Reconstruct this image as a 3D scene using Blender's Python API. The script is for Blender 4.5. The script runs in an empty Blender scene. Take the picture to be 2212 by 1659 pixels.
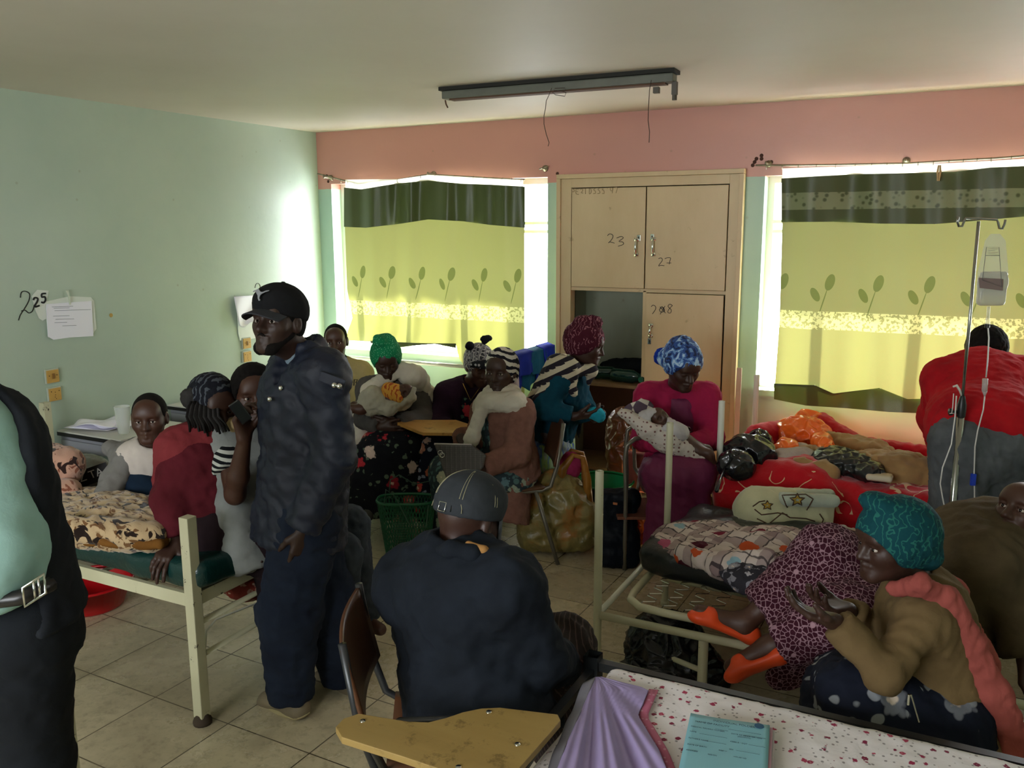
import bpy, bmesh, math, random
import numpy as np
from mathutils import Vector, Matrix
random.seed(7)
SC = bpy.context.scene
COL = SC.collection
# ---------------------------------------------------------------- camera
FPX = 1865.3; PITCH = math.radians(10.358); ROLL = math.radians(-0.258); YAW = math.radians(27.105); HC = 1.85
CX, CY = 1106.0, 829.5
def _room(v):
    X = np.array([math.cos(YAW), -math.sin(YAW), 0]); Y = np.array([math.sin(YAW), math.cos(YAW), 0])
    return np.array([v @ X, v @ Y, v[2]])
_F = np.array([0, math.cos(PITCH), -math.sin(PITCH)]); _U = np.array([0, math.sin(PITCH), math.cos(PITCH)]); _R = np.array([1., 0, 0])
CR = _room(_R * math.cos(ROLL) + _U * math.sin(ROLL)); CU = _room(-_R * math.sin(ROLL) + _U * math.cos(ROLL)); CF = _room(_F)
CP = np.array([0., 0., HC])
H0 = np.array([CF[0], CF[1], 0]); H0 /= np.linalg.norm(H0)      # horizontal heading of the photographer
RG = np.array([H0[1], -H0[0], 0.0])                            # horizontal right of the photographer
UPV = np.array([0, 0, 1.0])
def ray(u, v): return CF * FPX + (u - CX) * CR - (v - CY) * CU
def atD(u, v, t): return CP + ray(u, v) * t / FPX              # point at a distance t from the photographer
def atY(u, v, y): d = ray(u, v); return CP + d * y / d[1]
def atX(u, v, x): d = ray(u, v); return CP + d * x / d[0]
def atZ(u, v, z): d = ray(u, v); return CP + d * (z - HC) / d[2]
cam = bpy.data.objects.new('camera', bpy.data.cameras.new('camera')); COL.objects.link(cam)
cam.data.sensor_fit = 'HORIZONTAL'; cam.data.sensor_width = 36.0; cam.data.lens = FPX / 2212 * 36.0
cam.data.clip_start = 0.05
_m = Matrix(((CR[0], CU[0], -CF[0], 0), (CR[1], CU[1], -CF[1], 0), (CR[2], CU[2], -CF[2], 0), (0, 0, 0, 1)))
cam.matrix_world = Matrix.Translation(Vector(CP)) @ _m
SC.camera = cam
# ---------------------------------------------------------------- daylight and exposure
W = bpy.data.worlds.new('daylight'); SC.world = W; W.use_nodes = True
_bg = W.node_tree.nodes['Background']; _bg.inputs[0].default_value = (0.93, 0.97, 1.0, 1); _bg.inputs[1].default_value = 6.0
SUN_E = 34.0
_s = bpy.data.lights.new('sun', 'SUN'); _s.energy = SUN_E; _s.angle = math.radians(1.5); _s.color = (1, 0.95, 0.82)
sun = bpy.data.objects.new('sun', _s); COL.objects.link(sun)
sun.rotation_euler = Vector((-0.42, -0.62, -0.80)).to_track_quat('-Z', 'Y').to_euler(); sun.location = (1, 9, 6)
def portal(name, x0, x1, z0, z1, y, flip=1):
    l = bpy.data.lights.new(name, 'AREA'); l.shape = 'RECTANGLE'; l.size = x1 - x0; l.size_y = z1 - z0; l.cycles.is_portal = True
    o = bpy.data.objects.new(name, l); COL.objects.link(o); o.location = ((x0 + x1) / 2, y, (z0 + z1) / 2)
    o.rotation_euler = Vector((0, -flip, 0)).to_track_quat('-Z', 'Z').to_euler()
YB = 5.6; XL = -4.6; ZC = 2.585; XR = 1.55; YR = -1.6
W1 = (-4.47, -2.58, 0.87, 2.185); W2 = (-1.10, 1.05, 0.80, 2.15)
portal('daylight_portal', W1[0], W1[1], W1[2], W1[3], YB + 0.18)
portal('daylight_portal', W2[0], W2[1], W2[2], W2[3], YB + 0.18)
FILL_OPENING = (-2.9, -0.4, 1.2, 2.25)  # unseen opening behind the camera, added so sky light fills the front
portal('daylight_portal', FILL_OPENING[0], FILL_OPENING[1], FILL_OPENING[2], FILL_OPENING[3], YR - 0.1, -1)
VS = SC.view_settings; VS.view_transform = 'Standard'; VS.look = 'None'; VS.gamma = 1; VS.use_curve_mapping = False
VS.exposure = 1.6
SC.cycles.max_bounces = 8; SC.cycles.diffuse_bounces = 5; SC.cycles.transparent_max_bounces = 12; SC.cycles.transmission_bounces = 8
SC.cycles.sample_clamp_indirect = 6; SC.cycles.use_denoising = True
SC.cycles.caustics_reflective = False; SC.cycles.caustics_refractive = False
# ---------------------------------------------------------------- materials
def lin(c):
    if isinstance(c, str): c = [int(c[i:i + 2], 16) / 255 for i in (0, 2, 4)]
    return tuple(x / 12.92 if x <= .04045 else ((x + .055) / 1.055) ** 2.4 for x in c[:3]) + (1,)
class NT:
    def __init__(s, name):
        s.m = bpy.data.materials.new(name); s.m.use_nodes = True; s.t = s.m.node_tree; s.n = s.t.nodes
        s.b = s.n['Principled BSDF']; s.o = s.n['Material Output']; s.tc = s.n.new('ShaderNodeTexCoord')
    def new(s, ty, **kw):
        n = s.n.new(ty)
        for k, v in kw.items():
            if k.startswith('_'): n.inputs[k[1:].replace('_', ' ')].default_value = v
            else: setattr(n, k, v)
        return n
    def L(s, a, b): s.t.links.new(a, b)
    def co(s, scale=(1, 1, 1), rot=(0, 0, 0), loc=(0, 0, 0)):
        mp = s.n.new('ShaderNodeMapping'); mp.inputs[1].default_value = loc; mp.inputs[2].default_value = rot
        mp.inputs[3].default_value = scale if not isinstance(scale, (int, float)) else (scale,) * 3
        s.L(s.tc.outputs['Object'], mp.inputs[0]); return mp.outputs[0]
    def noise(s, scale, detail=3, rough=.55, vec=None, dist=0):
        n = s.new('ShaderNodeTexNoise'); n.inputs['Scale'].default_value = scale; n.inputs['Detail'].default_value = detail
        n.inputs['Roughness'].default_value = rough; n.inputs['Distortion'].default_value = dist
        s.L(vec if vec is not None else s.co(), n.inputs['Vector']); return n
    def vor(s, scale, vec=None, feature='F1', rnd=1.0):
        n = s.new('ShaderNodeTexVoronoi', feature=feature); n.inputs['Scale'].default_value = scale
        n.inputs['Randomness'].default_value = rnd
        s.L(vec if vec is not None else s.co(), n.inputs['Vector']); return n
    def ramp(s, fac, stops, interp='LINEAR'):
        r = s.n.new('ShaderNodeValToRGB'); r.color_ramp.interpolation = interp; e = r.color_ramp.elements
        while len(e) < len(stops): e.new(.5)
        for i, (p, c) in enumerate(stops):
            e[i].position = p; e[i].color = c if len(c) == 4 else c + (1,)
        s.L(fac, r.inputs[0]); return r.outputs[0]
    def step(s, fac, th, w=.02, inv=False):
        a, b = ((0, 0, 0, 1), (1, 1, 1, 1)) if not inv else ((1, 1, 1, 1), (0, 0, 0, 1))
        return s.ramp(fac, [(max(th - w, 0), a), (min(th + w, 1), b)])
    def mix(s, fac, a, b, mode='MIX'):
        n = s.n.new('ShaderNodeMix'); n.data_type = 'RGBA'; n.blend_type = mode
        for sock, val in ((n.inputs[0], fac), (n.inputs[6], a), (n.inputs[7], b)):
            if hasattr(val, 'node'): s.L(val, sock)
            else: sock.default_value = val if not isinstance(val, str) else lin(val)
        return n.outputs[2]
    def math(s, op, a, b=0.0, c=0.0):
        n = s.n.new('ShaderNodeMath'); n.operation = op
        for i, v in enumerate((a, b, c)):
            if hasattr(v, 'node'): s.L(v, n.inputs[i])
            else: n.inputs[i].default_value = v
        return n.outputs[0]
    def sep(s, vec):
        n = s.n.new('ShaderNodeSeparateXYZ'); s.L(vec, n.inputs[0]); return n.outputs
    def wave(s, scale, vec=None, dist=0, axis='X', dscale=1):
        n = s.new('ShaderNodeTexWave', bands_direction=axis); n.inputs['Scale'].default_value = scale; n.inputs['Distortion'].default_value = dist
        n.inputs['Detail Scale'].default_value = dscale
        s.L(vec if vec is not None else s.co(), n.inputs['Vector']); return n
    def col(s, c):
        if hasattr(c, 'node'): s.L(c, s.b.inputs['Base Color'])
        else: s.b.inputs['Base Color'].default_value = lin(c)
        return s
    def bump(s, h, strength=.3, dist=.01):
        n = s.n.new('ShaderNodeBump'); n.inputs['Strength'].default_value = strength; n.inputs['Distance'].default_value = dist
        s.L(h, n.inputs['Height']); s.L(n.outputs[0], s.b.inputs['Normal']); return s
    def fin(s, rough=.8, metal=0, spec=.4, sheen=0, coat=0, alpha=None, trans=0, sss=0):
        i = s.b.inputs; i['Roughness'].default_value = rough; i['Metallic'].default_value = metal
        i['Specular IOR Level'].default_value = spec; i['Coat Weight'].default_value = coat
        i['Transmission Weight'].default_value = trans
        if sheen: i['Sheen Weight'].default_value = sheen
        if alpha is not None: i['Alpha'].default_value = alpha
        return s.m
_mc = {}
def cached(f):
    def g(*a, **k):
        key = (f.__name__, a, tuple(sorted(k.items())))
        if key not in _mc: _mc[key] = f(*a, **k)
        return _mc[key]
    return g
@cached
def plain(name, c, rough=.6, metal=0, spec=.4, var=.0, coat=0):
    t = NT(name)
    if var:
        n = t.noise(9, 4); t.col(t.mix(t.math('MULTIPLY', n.outputs[0], var), c, '2a2620'))
    else: t.col(c)
    return t.fin(rough, metal, spec, coat=coat)
@cached
def cloth(name, c, c2=None, weave=900, rough=.9, sheen=.0, bump=.35, mott=7):
    t = NT(name); n = t.noise(mott, 4, .6); fine = t.noise(weave, 1, .5)
    t.col(t.mix(t.ramp(n.outputs[0], [(.35, (0, 0, 0)), (.7, (1, 1, 1))]), c, c2 or c))
    h = t.math('ADD', t.math('MULTIPLY', fine.outputs[0], .15), t.noise(28, 3, .5, dist=.6).outputs[0])
    t.bump(h, bump, .006); return t.fin(rough, spec=.15, sheen=sheen)
@cached
def skin(name, c='3a2219'):
    t = NT(name); n = t.noise(25, 4)
    t.col(t.mix(t.math('MULTIPLY', n.outputs[0], .5), c, '24140f')); t.bump(t.noise(220, 2).outputs[0], .15, .002)
    return t.fin(.5, spec=.45)
# ---------------------------------------------------------------- objects and tags
def link(name, me, mat=None, parent=None, loc=None, smooth=True):
    """mesh given in room coordinates; its origin goes to loc (or to the parent's origin)"""
    o = bpy.data.objects.new(name, me); COL.objects.link(o)
    if parent is not None:
        base = Vector(parent['_o']) if '_o' in parent else Vector((0, 0, 0)); o.parent = parent
        off = base
        while True: break
        me.transform(Matrix.Translation(-off)); o['_o'] = tuple(off)
    else:
        if loc is None:
            co = np.zeros(len(me.vertices) * 3); me.vertices.foreach_get('co', co); co = co.reshape(-1, 3)
            loc = ((co[:, 0].min() + co[:, 0].max()) / 2, (co[:, 1].min() + co[:, 1].max()) / 2, co[:, 2].min())
        off = Vector(loc); me.transform(Matrix.Translation(-off)); o.location = off; o['_o'] = tuple(off)
    if mat is not None: me.materials.append(mat)
    if smooth: me.shade_smooth()
    return o
def thing(name, label, cat, loc, group=None):
    o = bpy.data.objects.new(name, None); COL.objects.link(o); o.location = Vector(loc); o['_o'] = tuple(float(x) for x in loc)
    o.empty_display_size = .05; o['label'] = label; o['category'] = cat
    if group: o['group'] = group
    return o
def tag(o, label, cat=None, group=None, kind=None):
    if label: o['label'] = label
    if cat: o['category'] = cat
    if group: o['group'] = group
    if kind: o['kind'] = kind
    return o
def struct(name, me, mat, parent=None, smooth=False):
    o = link(name, me, mat, parent, smooth=smooth)
    if parent is None: o['kind'] = 'structure'
    return o
class B:
    """collects boxes, bars, tubes and grids into one mesh, in room coordinates"""
    def __init__(s): s.v = []; s.f = []
    def add(s, vs, fs):
        n = len(s.v); s.v += [tuple(map(float, p)) for p in vs]; s.f += [tuple(i + n for i in f) for f in fs]; return s
    def box(s, x0, y0, z0, x1, y1, z1):
        return s.add([(x, y, z) for x in (x0, x1) for y in (y0, y1) for z in (z0, z1)],
                     [(0, 1, 3, 2), (4, 6, 7, 5), (0, 4, 5, 1), (2, 3, 7, 6), (0, 2, 6, 4), (1, 5, 7, 3)])
    def obox(s, c, ax, ay, az, hx, hy, hz):
        c = np.array(c, float); ax = nrm(ax); ay = nrm(ay); az = nrm(az)
        return s.add([c + ax * hx * i + ay * hy * j + az * hz * k for i in (-1, 1) for j in (-1, 1) for k in (-1, 1)],
                     [(0, 1, 3, 2), (4, 6, 7, 5), (0, 4, 5, 1), (2, 3, 7, 6), (0, 2, 6, 4), (1, 5, 7, 3)])
    def tube(s, pts, r, n=10, close=False, cap=True, square=False):
        P = [np.array(p, float) for p in pts]; rr = r if hasattr(r, '__len__') else [r] * len(P); m = len(P)
        T = []
        for i in range(m):
            a = P[i - 1] if (i > 0 or close) else P[i]; b = P[(i + 1) % m] if (i < m - 1 or close) else P[i]
            T.append(nrm(b - a))
        up = np.array([0, 0, 1.]) if abs(T[0][2]) < .9 else np.array([0., 1, 0])
        N = nrm(np.cross(T[0], up)); rings = []
        for i in range(m):
            N = nrm(N - T[i] * (N @ T[i])); Bn = np.cross(T[i], N)
            k = 4 if square else n; ph = math.pi / 4 if square else 0; q = 1.414 if square else 1
            rings.append([P[i] + rr[i] * q * (N * math.cos(ph + 2 * math.pi * j / k) + Bn * math.sin(ph + 2 * math.pi * j / k)) for j in range(k)])
        k = len(rings[0]); vs = [p for R_ in rings for p in R_]; fs = []
        for i in range(m if close else m - 1):
            for j in range(k):
                a = i * k + j; b = i * k + (j + 1) % k; c = ((i + 1) % m) * k; fs.append((a, b, c + (j + 1) % k, c + j))
        if cap and not close: fs.append(tuple(range(k))[::-1]); fs.append(tuple((m - 1) * k + j for j in range(k)))
        return s.add(vs, fs)
    def bar(s, a, b, r): return s.tube([a, b], r, square=True)
    def ring(s, c, ax, r, t, n=24, m=8):
        ax = nrm(ax); u = nrm(np.cross(ax, (0.3, 0.9, 0.1))); w = np.cross(ax, u)
        return s.tube([np.array(c) + r * (u * math.cos(2 * math.pi * i / n) + w * math.sin(2 * math.pi * i / n)) for i in range(n)], t, m, close=True)
    def lathe(s, c, prof, n=28, ax=(0, 0, 1)):
        ax = nrm(ax); u = nrm(np.cross(ax, (0.31, 0.9, 0.12))); w = np.cross(ax, u); c = np.array(c, float); vs = []
        for r, h in prof:
            vs += [c + ax * h + r * (u * math.cos(2 * math.pi * i / n) + w * math.sin(2 * math.pi * i / n)) for i in range(n)]
        fs = [(i * n + j, i * n + (j + 1) % n, (i + 1) * n + (j + 1) % n, (i + 1) * n + j) for i in range(len(prof) - 1) for j in range(n)]
        return s.add(vs, fs)
    def prism(s, poly, d):
        """poly: 3D points of a flat outline, d: thickness vector"""
        n = len(poly); d = np.array(d, float); P = [np.array(p, float) for p in poly]
        return s.add(P + [p + d for p in P], [tuple(range(n)), tuple(range(2 * n - 1, n - 1, -1))] + [(i, i + n, (i + 1) % n + n, (i + 1) % n) for i in range(n)])
    def grid(s, fn, nu, nv, thick=None):
        vs = [fn(i / nu, j / nv) for j in range(nv + 1) for i in range(nu + 1)]
        fs = [(j * (nu + 1) + i, j * (nu + 1) + i + 1, (j + 1) * (nu + 1) + i + 1, (j + 1) * (nu + 1) + i) for j in range(nv) for i in range(nu)]
        return s.add(vs, fs)
    def mesh(s, name='m', solid=0, bevel=0):
        me = bpy.data.meshes.new(name); me.from_pydata(s.v, [], s.f)
        bm = bmesh.new(); bm.from_mesh(me); bmesh.ops.recalc_face_normals(bm, faces=bm.faces)
        if bevel: bmesh.ops.bevel(bm, geom=[e for e in bm.edges if e.calc_face_angle(0) > .6], offset=bevel, segments=2, affect='EDGES', profile=.6)
        if solid:
            bmesh.ops.solidify(bm, geom=bm.faces[:], thickness=solid)
        bm.to_mesh(me); bm.free(); return me
    def obj(s, name, mat, parent=None, smooth=False, solid=0, bevel=0, loc=None):
        o = link(name, s.mesh(name, solid, bevel), mat, parent, loc, smooth)
        if smooth and not solid: pass
        return o
def nrm(v):
    v = np.array(v, float); return v / max(np.linalg.norm(v), 1e-9)
def smooth_angle(o, a=40):
    me = o.data; me.shade_smooth(); me.set_sharp_from_angle(angle=math.radians(a)); return o
def stroke(pts, r=.003):
    b = B(); b.tube(pts, r, 6); return b
# ---------------------------------------------------------------- soft shapes: smooth union of round cones and ellipsoids, meshed with surface nets
def RC(a, b, ra, rb, k=.02, q=1, ax=None, op='u'): return ('c', np.array(a, float), np.array(b, float), ra, rb, k, q, ax, op)
def FC(a, b, ra, rb, k=.02, q=1, ax=None, op='u'): return ('f', np.array(a, float), np.array(b, float), ra, rb, k, q, ax, op)
def EL(c, r, rot=None, k=.02, op='u'): return ('e', np.array(c, float), np.array(r, float), rot, 0, k, 1, None, op)
def SP(c, r, k=.02, op='u'): return RC(c, c, r, r, k, op=op)
def BX(c, h, rot=None, k=.02, rd=.02, op='u'): return ('b', np.array(c, float), np.array(h, float), rot, rd, k, 1, None, op)
def _eval(p, X, Y, Z):
    t, a, b, ra, rb, k, q, ax, op = p
    if t in 'cf':
        px, py, pz = X - a[0], Y - a[1], Z - a[2]; d = b - a
        if q != 1:
            s = px * ax[0] + py * ax[1] + pz * ax[2]; g = (1 / q - 1); px = px + ax[0] * s * g; py = py + ax[1] * s * g; pz = pz + ax[2] * s * g
            d = d + np.array(ax) * (d @ np.array(ax)) * g
        dd = d @ d
        if dd < 1e-12: return np.sqrt(px * px + py * py + pz * pz) - ra
        h = (px * d[0] + py * d[1] + pz * d[2]) / dd; hc = np.clip(h, 0, 1)
        if t == 'c':
            return np.sqrt((px - d[0] * hc) ** 2 + (py - d[1] * hc) ** 2 + (pz - d[2] * hc) ** 2) - (ra + (rb - ra) * hc)
        L = math.sqrt(dd); pr = np.sqrt((px - d[0] * h) ** 2 + (py - d[1] * h) ** 2 + (pz - d[2] * h) ** 2) - (ra + (rb - ra) * hc)
        return np.maximum(pr, np.maximum(-h * L, (h - 1) * L))
    px, py, pz = X - a[0], Y - a[1], Z - a[2]
    if ra is not None:
        r = ra; px, py, pz = (px * r[0][0] + py * r[0][1] + pz * r[0][2], px * r[1][0] + py * r[1][1] + pz * r[1][2], px * r[2][0] + py * r[2][1] + pz * r[2][2])
    if t == 'e':
        k0 = np.sqrt((px / b[0]) ** 2 + (py / b[1]) ** 2 + (pz / b[2]) ** 2) + 1e-9
        k1 = np.sqrt((px / b[0] ** 2) ** 2 + (py / b[1] ** 2) ** 2 + (pz / b[2] ** 2) ** 2) + 1e-9
        return k0 * (k0 - 1) / k1
    qx, qy, qz = np.abs(px) - b[0] + rb, np.abs(py) - b[1] + rb, np.abs(pz) - b[2] + rb
    return np.sqrt(np.maximum(qx, 0) ** 2 + np.maximum(qy, 0) ** 2 + np.maximum(qz, 0) ** 2) + np.minimum(np.maximum(qx, np.maximum(qy, qz)), 0) - rb
def _bb(p):
    t, a, b, ra, rb, k, q, ax, op = p
    if t in 'cf':
        r = max(ra, rb); return np.minimum(a, b) - r, np.maximum(a, b) + r
    r = np.linalg.norm(b) if ra is not None else b
    return a - r, a + r
def _axis(lo, hi, h, fines):
    xs = [lo]
    while xs[-1] < hi:
        x = xs[-1]; s = h
        for c, w, hf in fines:
            if c - w - h < x < c + w: s = min(s, hf)
        xs.append(x + s)
    return np.array(xs)
def surf(prims, h=.012, fine=(), disp=None, name='soft'):
    lo = np.min([_bb(p)[0] for p in prims if p[8] == 'u'], 0) - 3 * h; hi = np.max([_bb(p)[1] for p in prims if p[8] == 'u'], 0) + 3 * h
    A = [_axis(lo[i], hi[i], h, [(c[i], w, hf) for c, w, hf in fine]) for i in range(3)]
    G = np.full((len(A[0]), len(A[1]), len(A[2])), 1.0, np.float32)
    for p in prims:
        pl, ph = _bb(p); m = p[5] + 2.5 * h
        s = [slice(max(np.searchsorted(A[i], pl[i] - m) - 1, 0), np.searchsorted(A[i], ph[i] + m) + 1) for i in range(3)]
        sub = G[s[0], s[1], s[2]]
        if sub.size == 0: continue
        X = A[0][s[0]].astype(np.float32)[:, None, None]; Y = A[1][s[1]].astype(np.float32)[None, :, None]; Z = A[2][s[2]].astype(np.float32)[None, None, :]
        d = _eval(p, X, Y, Z); k = max(p[5], 1e-4)
        if p[8] == 'u': hh = np.maximum(k - np.abs(sub - d), 0) / k; sub[:] = np.minimum(sub, d) - hh * hh * k * .25
        elif p[8] == 's': hh = np.maximum(k - np.abs(sub + d), 0) / k; sub[:] = np.maximum(sub, -d) + hh * hh * k * .25
    return nets(A, G, disp, name)
def nets(A, G, disp=None, name='soft'):
    S = G < 0; n = np.array(G.shape)
    c = [S[i:n[0] - 1 + i, j:n[1] - 1 + j, k:n[2] - 1 + k] for i in (0, 1) for j in (0, 1) for k in (0, 1)]
    sm = sum(x.astype(np.int8) for x in c); act = (sm > 0) & (sm < 8); idx = np.full(act.shape, -1, np.int32); I, J, K = np.nonzero(act)
    idx[I, J, K] = np.arange(len(I)); acc = np.zeros((len(I), 3)); cnt = np.zeros(len(I)); P = [np.stack([A[0][I + i], A[1][J + j], A[2][K + k]], 1) for i in (0, 1) for j in (0, 1) for k in (0, 1)]
    V = [G[I + i, J + j, K + k] for i in (0, 1) for j in (0, 1) for k in (0, 1)]
    for a, b in ((0, 1), (2, 3), (4, 5), (6, 7), (0, 2), (1, 3), (4, 6), (5, 7), (0, 4), (1, 5), (2, 6), (3, 7)):
        x = (V[a] < 0) != (V[b] < 0); t = np.where(x, V[a] / np.where(x, V[a] - V[b], 1), 0)[:, None]
        acc += np.where(x[:, None], P[a] + (P[b] - P[a]) * t, 0); cnt += x
    v = acc / cnt[:, None]; F = []
    for ax in range(3):
        o1, o2 = [(1, 2), (2, 0), (0, 1)][ax]
        a = [slice(1, -1)] * 3; a[ax] = slice(0, None)
        s0 = [slice(1, n[q] - 1) for q in range(3)]; s1 = list(s0); s0[ax] = slice(0, n[ax] - 1); s1[ax] = slice(1, n[ax])
        a0 = S[tuple(s0)]; a1 = S[tuple(s1)]
        for flip in (0, 1):
            m = (a0 & ~a1) if flip == 0 else (~a0 & a1); q = np.stack(np.nonzero(m), 1)
            for z in range(3):
                if z != ax: q[:, z] += 1
            def cell(d1, d2):
                r = q.copy(); r[:, o1] += d1; r[:, o2] += d2; return idx[r[:, 0], r[:, 1], r[:, 2]]
            f = np.stack([cell(-1, -1), cell(0, -1), cell(0, 0), cell(-1, 0)], 1)
            F.append(f if flip == 0 else f[:, ::-1])
    F = np.concatenate(F); F = F[(F >= 0).all(1)]
    me = bpy.data.meshes.new(name)
    if disp is not None:
        N = vnorm(v, F); v = disp(v, N)
    me.vertices.add(len(v)); me.vertices.foreach_set('co', v.astype(np.float32).ravel())
    me.loops.add(len(F) * 4); me.loops.foreach_set('vertex_index', F.ravel().astype(np.int32))
    me.polygons.add(len(F)); me.polygons.foreach_set('loop_start', np.arange(0, len(F) * 4, 4, dtype=np.int32))
    me.polygons.foreach_set('loop_total', np.full(len(F), 4, np.int32)); me.update(calc_edges=True); me.validate()
    return me
def vnorm(v, F):
    fn = np.cross(v[F[:, 2]] - v[F[:, 0]], v[F[:, 3]] - v[F[:, 1]]); N = np.zeros_like(v)
    for i in range(4): np.add.at(N, F[:, i], fn)
    return N / np.maximum(np.linalg.norm(N, axis=1), 1e-12)[:, None]
def sines(p, sc, seed, n=5):
    r = np.random.RandomState(seed); s = 0
    w = np.sin(p @ r.normal(size=(3, 3)) * sc * .6 + r.rand(3) * 6) * .35 / sc
    q = p + w
    for i in range(n):
        d = r.normal(size=3); d /= np.linalg.norm(d); s = s + np.sin(q @ d * sc * (1 + .7 * i) + r.rand() * 6.28) / (1 + .5 * i)
    return s / n * 1.4
def crumple(amp=.014, cell=.06, seed=1):
    def f(v, N):
        r = np.random.RandomState(seed); lo, hi = v.min(0), v.max(0); n = int(np.clip(np.prod((hi - lo) / cell) * 1.6, 14, 160)); C_ = lo + r.rand(n, 3) * (hi - lo)
        best = np.full(len(v), 9.); sec = np.full(len(v), 9.); idx = np.zeros(len(v), int)
        for i in range(n):
            d = np.linalg.norm(v - C_[i], axis=1); m = d < best; sec = np.where(m, best, np.minimum(sec, d)); idx[m] = i; best = np.where(m, d, best)
        g = np.clip((sec - best) / (cell * .55), 0, 1); tilt = r.normal(size=(n, 3)); h = ((v - C_[idx]) * tilt[idx]).sum(1) / cell * .35 * g
        return v + N * (amp * ((1 - g) * 1.1 - .5 + h))[:, None]
    return f
def folds(amp=.006, sc=14, seed=1, ridge=.6, squash=(1, 1, 1)):
    sq = np.array(squash); sc = sc * 4 if sc < 60 else sc
    def f(v, N):
        p = v * sq; a = sines(p, sc, seed); b = 1 - 2 * np.abs(sines(p, sc * .8, seed + 5)); c = sines(p, sc * 1.9, seed + 9)
        return v + N * (amp * ((1 - ridge) * a + ridge * b + .3 * c))[:, None]
    return f
# ---------------------------------------------------------------- room
def paint_wall(name, c, c2, split=None, cc=None):
    t = NT(name); n = t.noise(1.3, 5, .6); f = t.noise(14, 4, .65)
    base = t.mix(t.ramp(n.outputs[0], [(.35, (0, 0, 0)), (.7, (1, 1, 1))]), c, c2)
    if split is not None:
        z = t.sep(t.new('ShaderNodeNewGeometry').outputs['Position'])[2]
        zz = t.math('ADD', z, t.math('MULTIPLY', f.outputs[0], .012)); base = t.mix(t.math('GREATER_THAN', zz, split), base, cc)
    sp = t.vor(6); st = t.step(sp.outputs['Distance'], .045, .02, inv=True)
    base = t.mix(t.math('MULTIPLY', st, .35), base, '8a7a5c'); t.col(base)
    t.bump(t.math('ADD', t.math('MULTIPLY', t.noise(3, 3).outputs[0], 2.0), f.outputs[0]), .12, .01); return t.fin(.38, spec=.5)
m_green = paint_wall('green_gloss_paint', 'b2c1b0', 'a8b9a9')
m_back = paint_wall('back_wall_paint', 'a6bfae', '9cb8a8', 2.152, 'c48d80')
t = NT('ceiling_paint'); n = t.noise(.9, 5, .6)
t.col(t.mix(n.outputs[0], 'd2c9bb', 'bdb2a0')); t.bump(t.noise(2.5, 3).outputs[0], .12, .03); m_ceil = t.fin(.6, spec=.3)
TA = math.radians(28.36 - 27.105)
t = NT('floor_tiles'); v = t.co(1, rot=(0, 0, TA))
br = t.new('ShaderNodeTexBrick'); br.offset = 0; br.squash = 1
for k, x in (('Scale', 1.0), ('Mortar Size', .003), ('Brick Width', .4), ('Row Height', .4), ('Mortar Smooth', .3)): br.inputs[k].default_value = x
br.inputs['Color1'].default_value = lin('d2c6a6'); br.inputs['Color2'].default_value = lin('c0b394'); br.inputs['Mortar'].default_value = lin('4a4234'); br.inputs['Bias'].default_value = .1
t.L(v, br.inputs['Vector'])
d = t.noise(2.2, 6, .7); sp = t.noise(30, 5, .7); vs_ = t.vor(5.5); chip = t.step(vs_.outputs['Distance'], .06, .03, inv=True)
c = t.mix(t.ramp(d.outputs[0], [(.4, (0, 0, 0)), (.75, (.75, .75, .75))]), br.outputs[0], '857860')
c = t.mix(t.ramp(sp.outputs[0], [(.5, (0, 0, 0)), (.8, (.5, .5, .5))]), c, '5a5040'); c = t.mix(t.math('MULTIPLY', chip, .3), c, '4a4030')
t.col(c); t.bump(br.outputs['Fac'], -.3, .003)
rr = t.ramp(d.outputs[0], [(.3, (.2, .2, .2)), (.8, (.42, .42, .42))]); t.L(rr, t.b.inputs['Roughness']); t.b.inputs['Specular IOR Level'].default_value = .5; m_floor = t.m
struct('floor', B().box(XL - .3, YR - .3, -.12, XR + .3, YB + .6, 0).mesh(), m_floor)
struct('ceiling', B().box(XL - .3, YR - .3, ZC, XR + .3, YB + .9, ZC + .15).mesh(), m_ceil)
struct('wall_left', B().box(XL - .2, YR - .2, 0, XL, YB + .0, ZC).mesh(), m_green)
struct('wall_right', B().box(XR, YR - .2, 0, XR + .2, YB + .0, ZC).mesh(), m_green)
b = B(); ww = .22
CABX = (-2.455, -1.245); CABZ = 2.165
def wallcells(b, xs, openings, y0, y1):
    for i in range(len(xs) - 1):
        o = [q for q in openings if abs(q[0] - xs[i]) < 1e-6]
        if o:
            if o[0][2] > 0: b.box(xs[i], y0, 0, xs[i + 1], y1, o[0][2])
            b.box(xs[i], y0, o[0][3], xs[i + 1], y1, ZC)
        else: b.box(xs[i], y0, 0, xs[i + 1], y1, ZC)
wallcells(b, [XL - .2, W1[0], W1[1], CABX[0], CABX[1], W2[0], W2[1], XR + .2], [W1, W2, (CABX[0], 0, 0, CABZ)], YB, YB + ww)
struct('wall_back', b.mesh(), m_back)
b = B(); wallcells(b, [XL - .2, FILL_OPENING[0], FILL_OPENING[1], XR + .2], [FILL_OPENING], YR - .2, YR)  # rear wall cut open for the added fill light
struct('wall_rear', b.mesh(), m_green)
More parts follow.
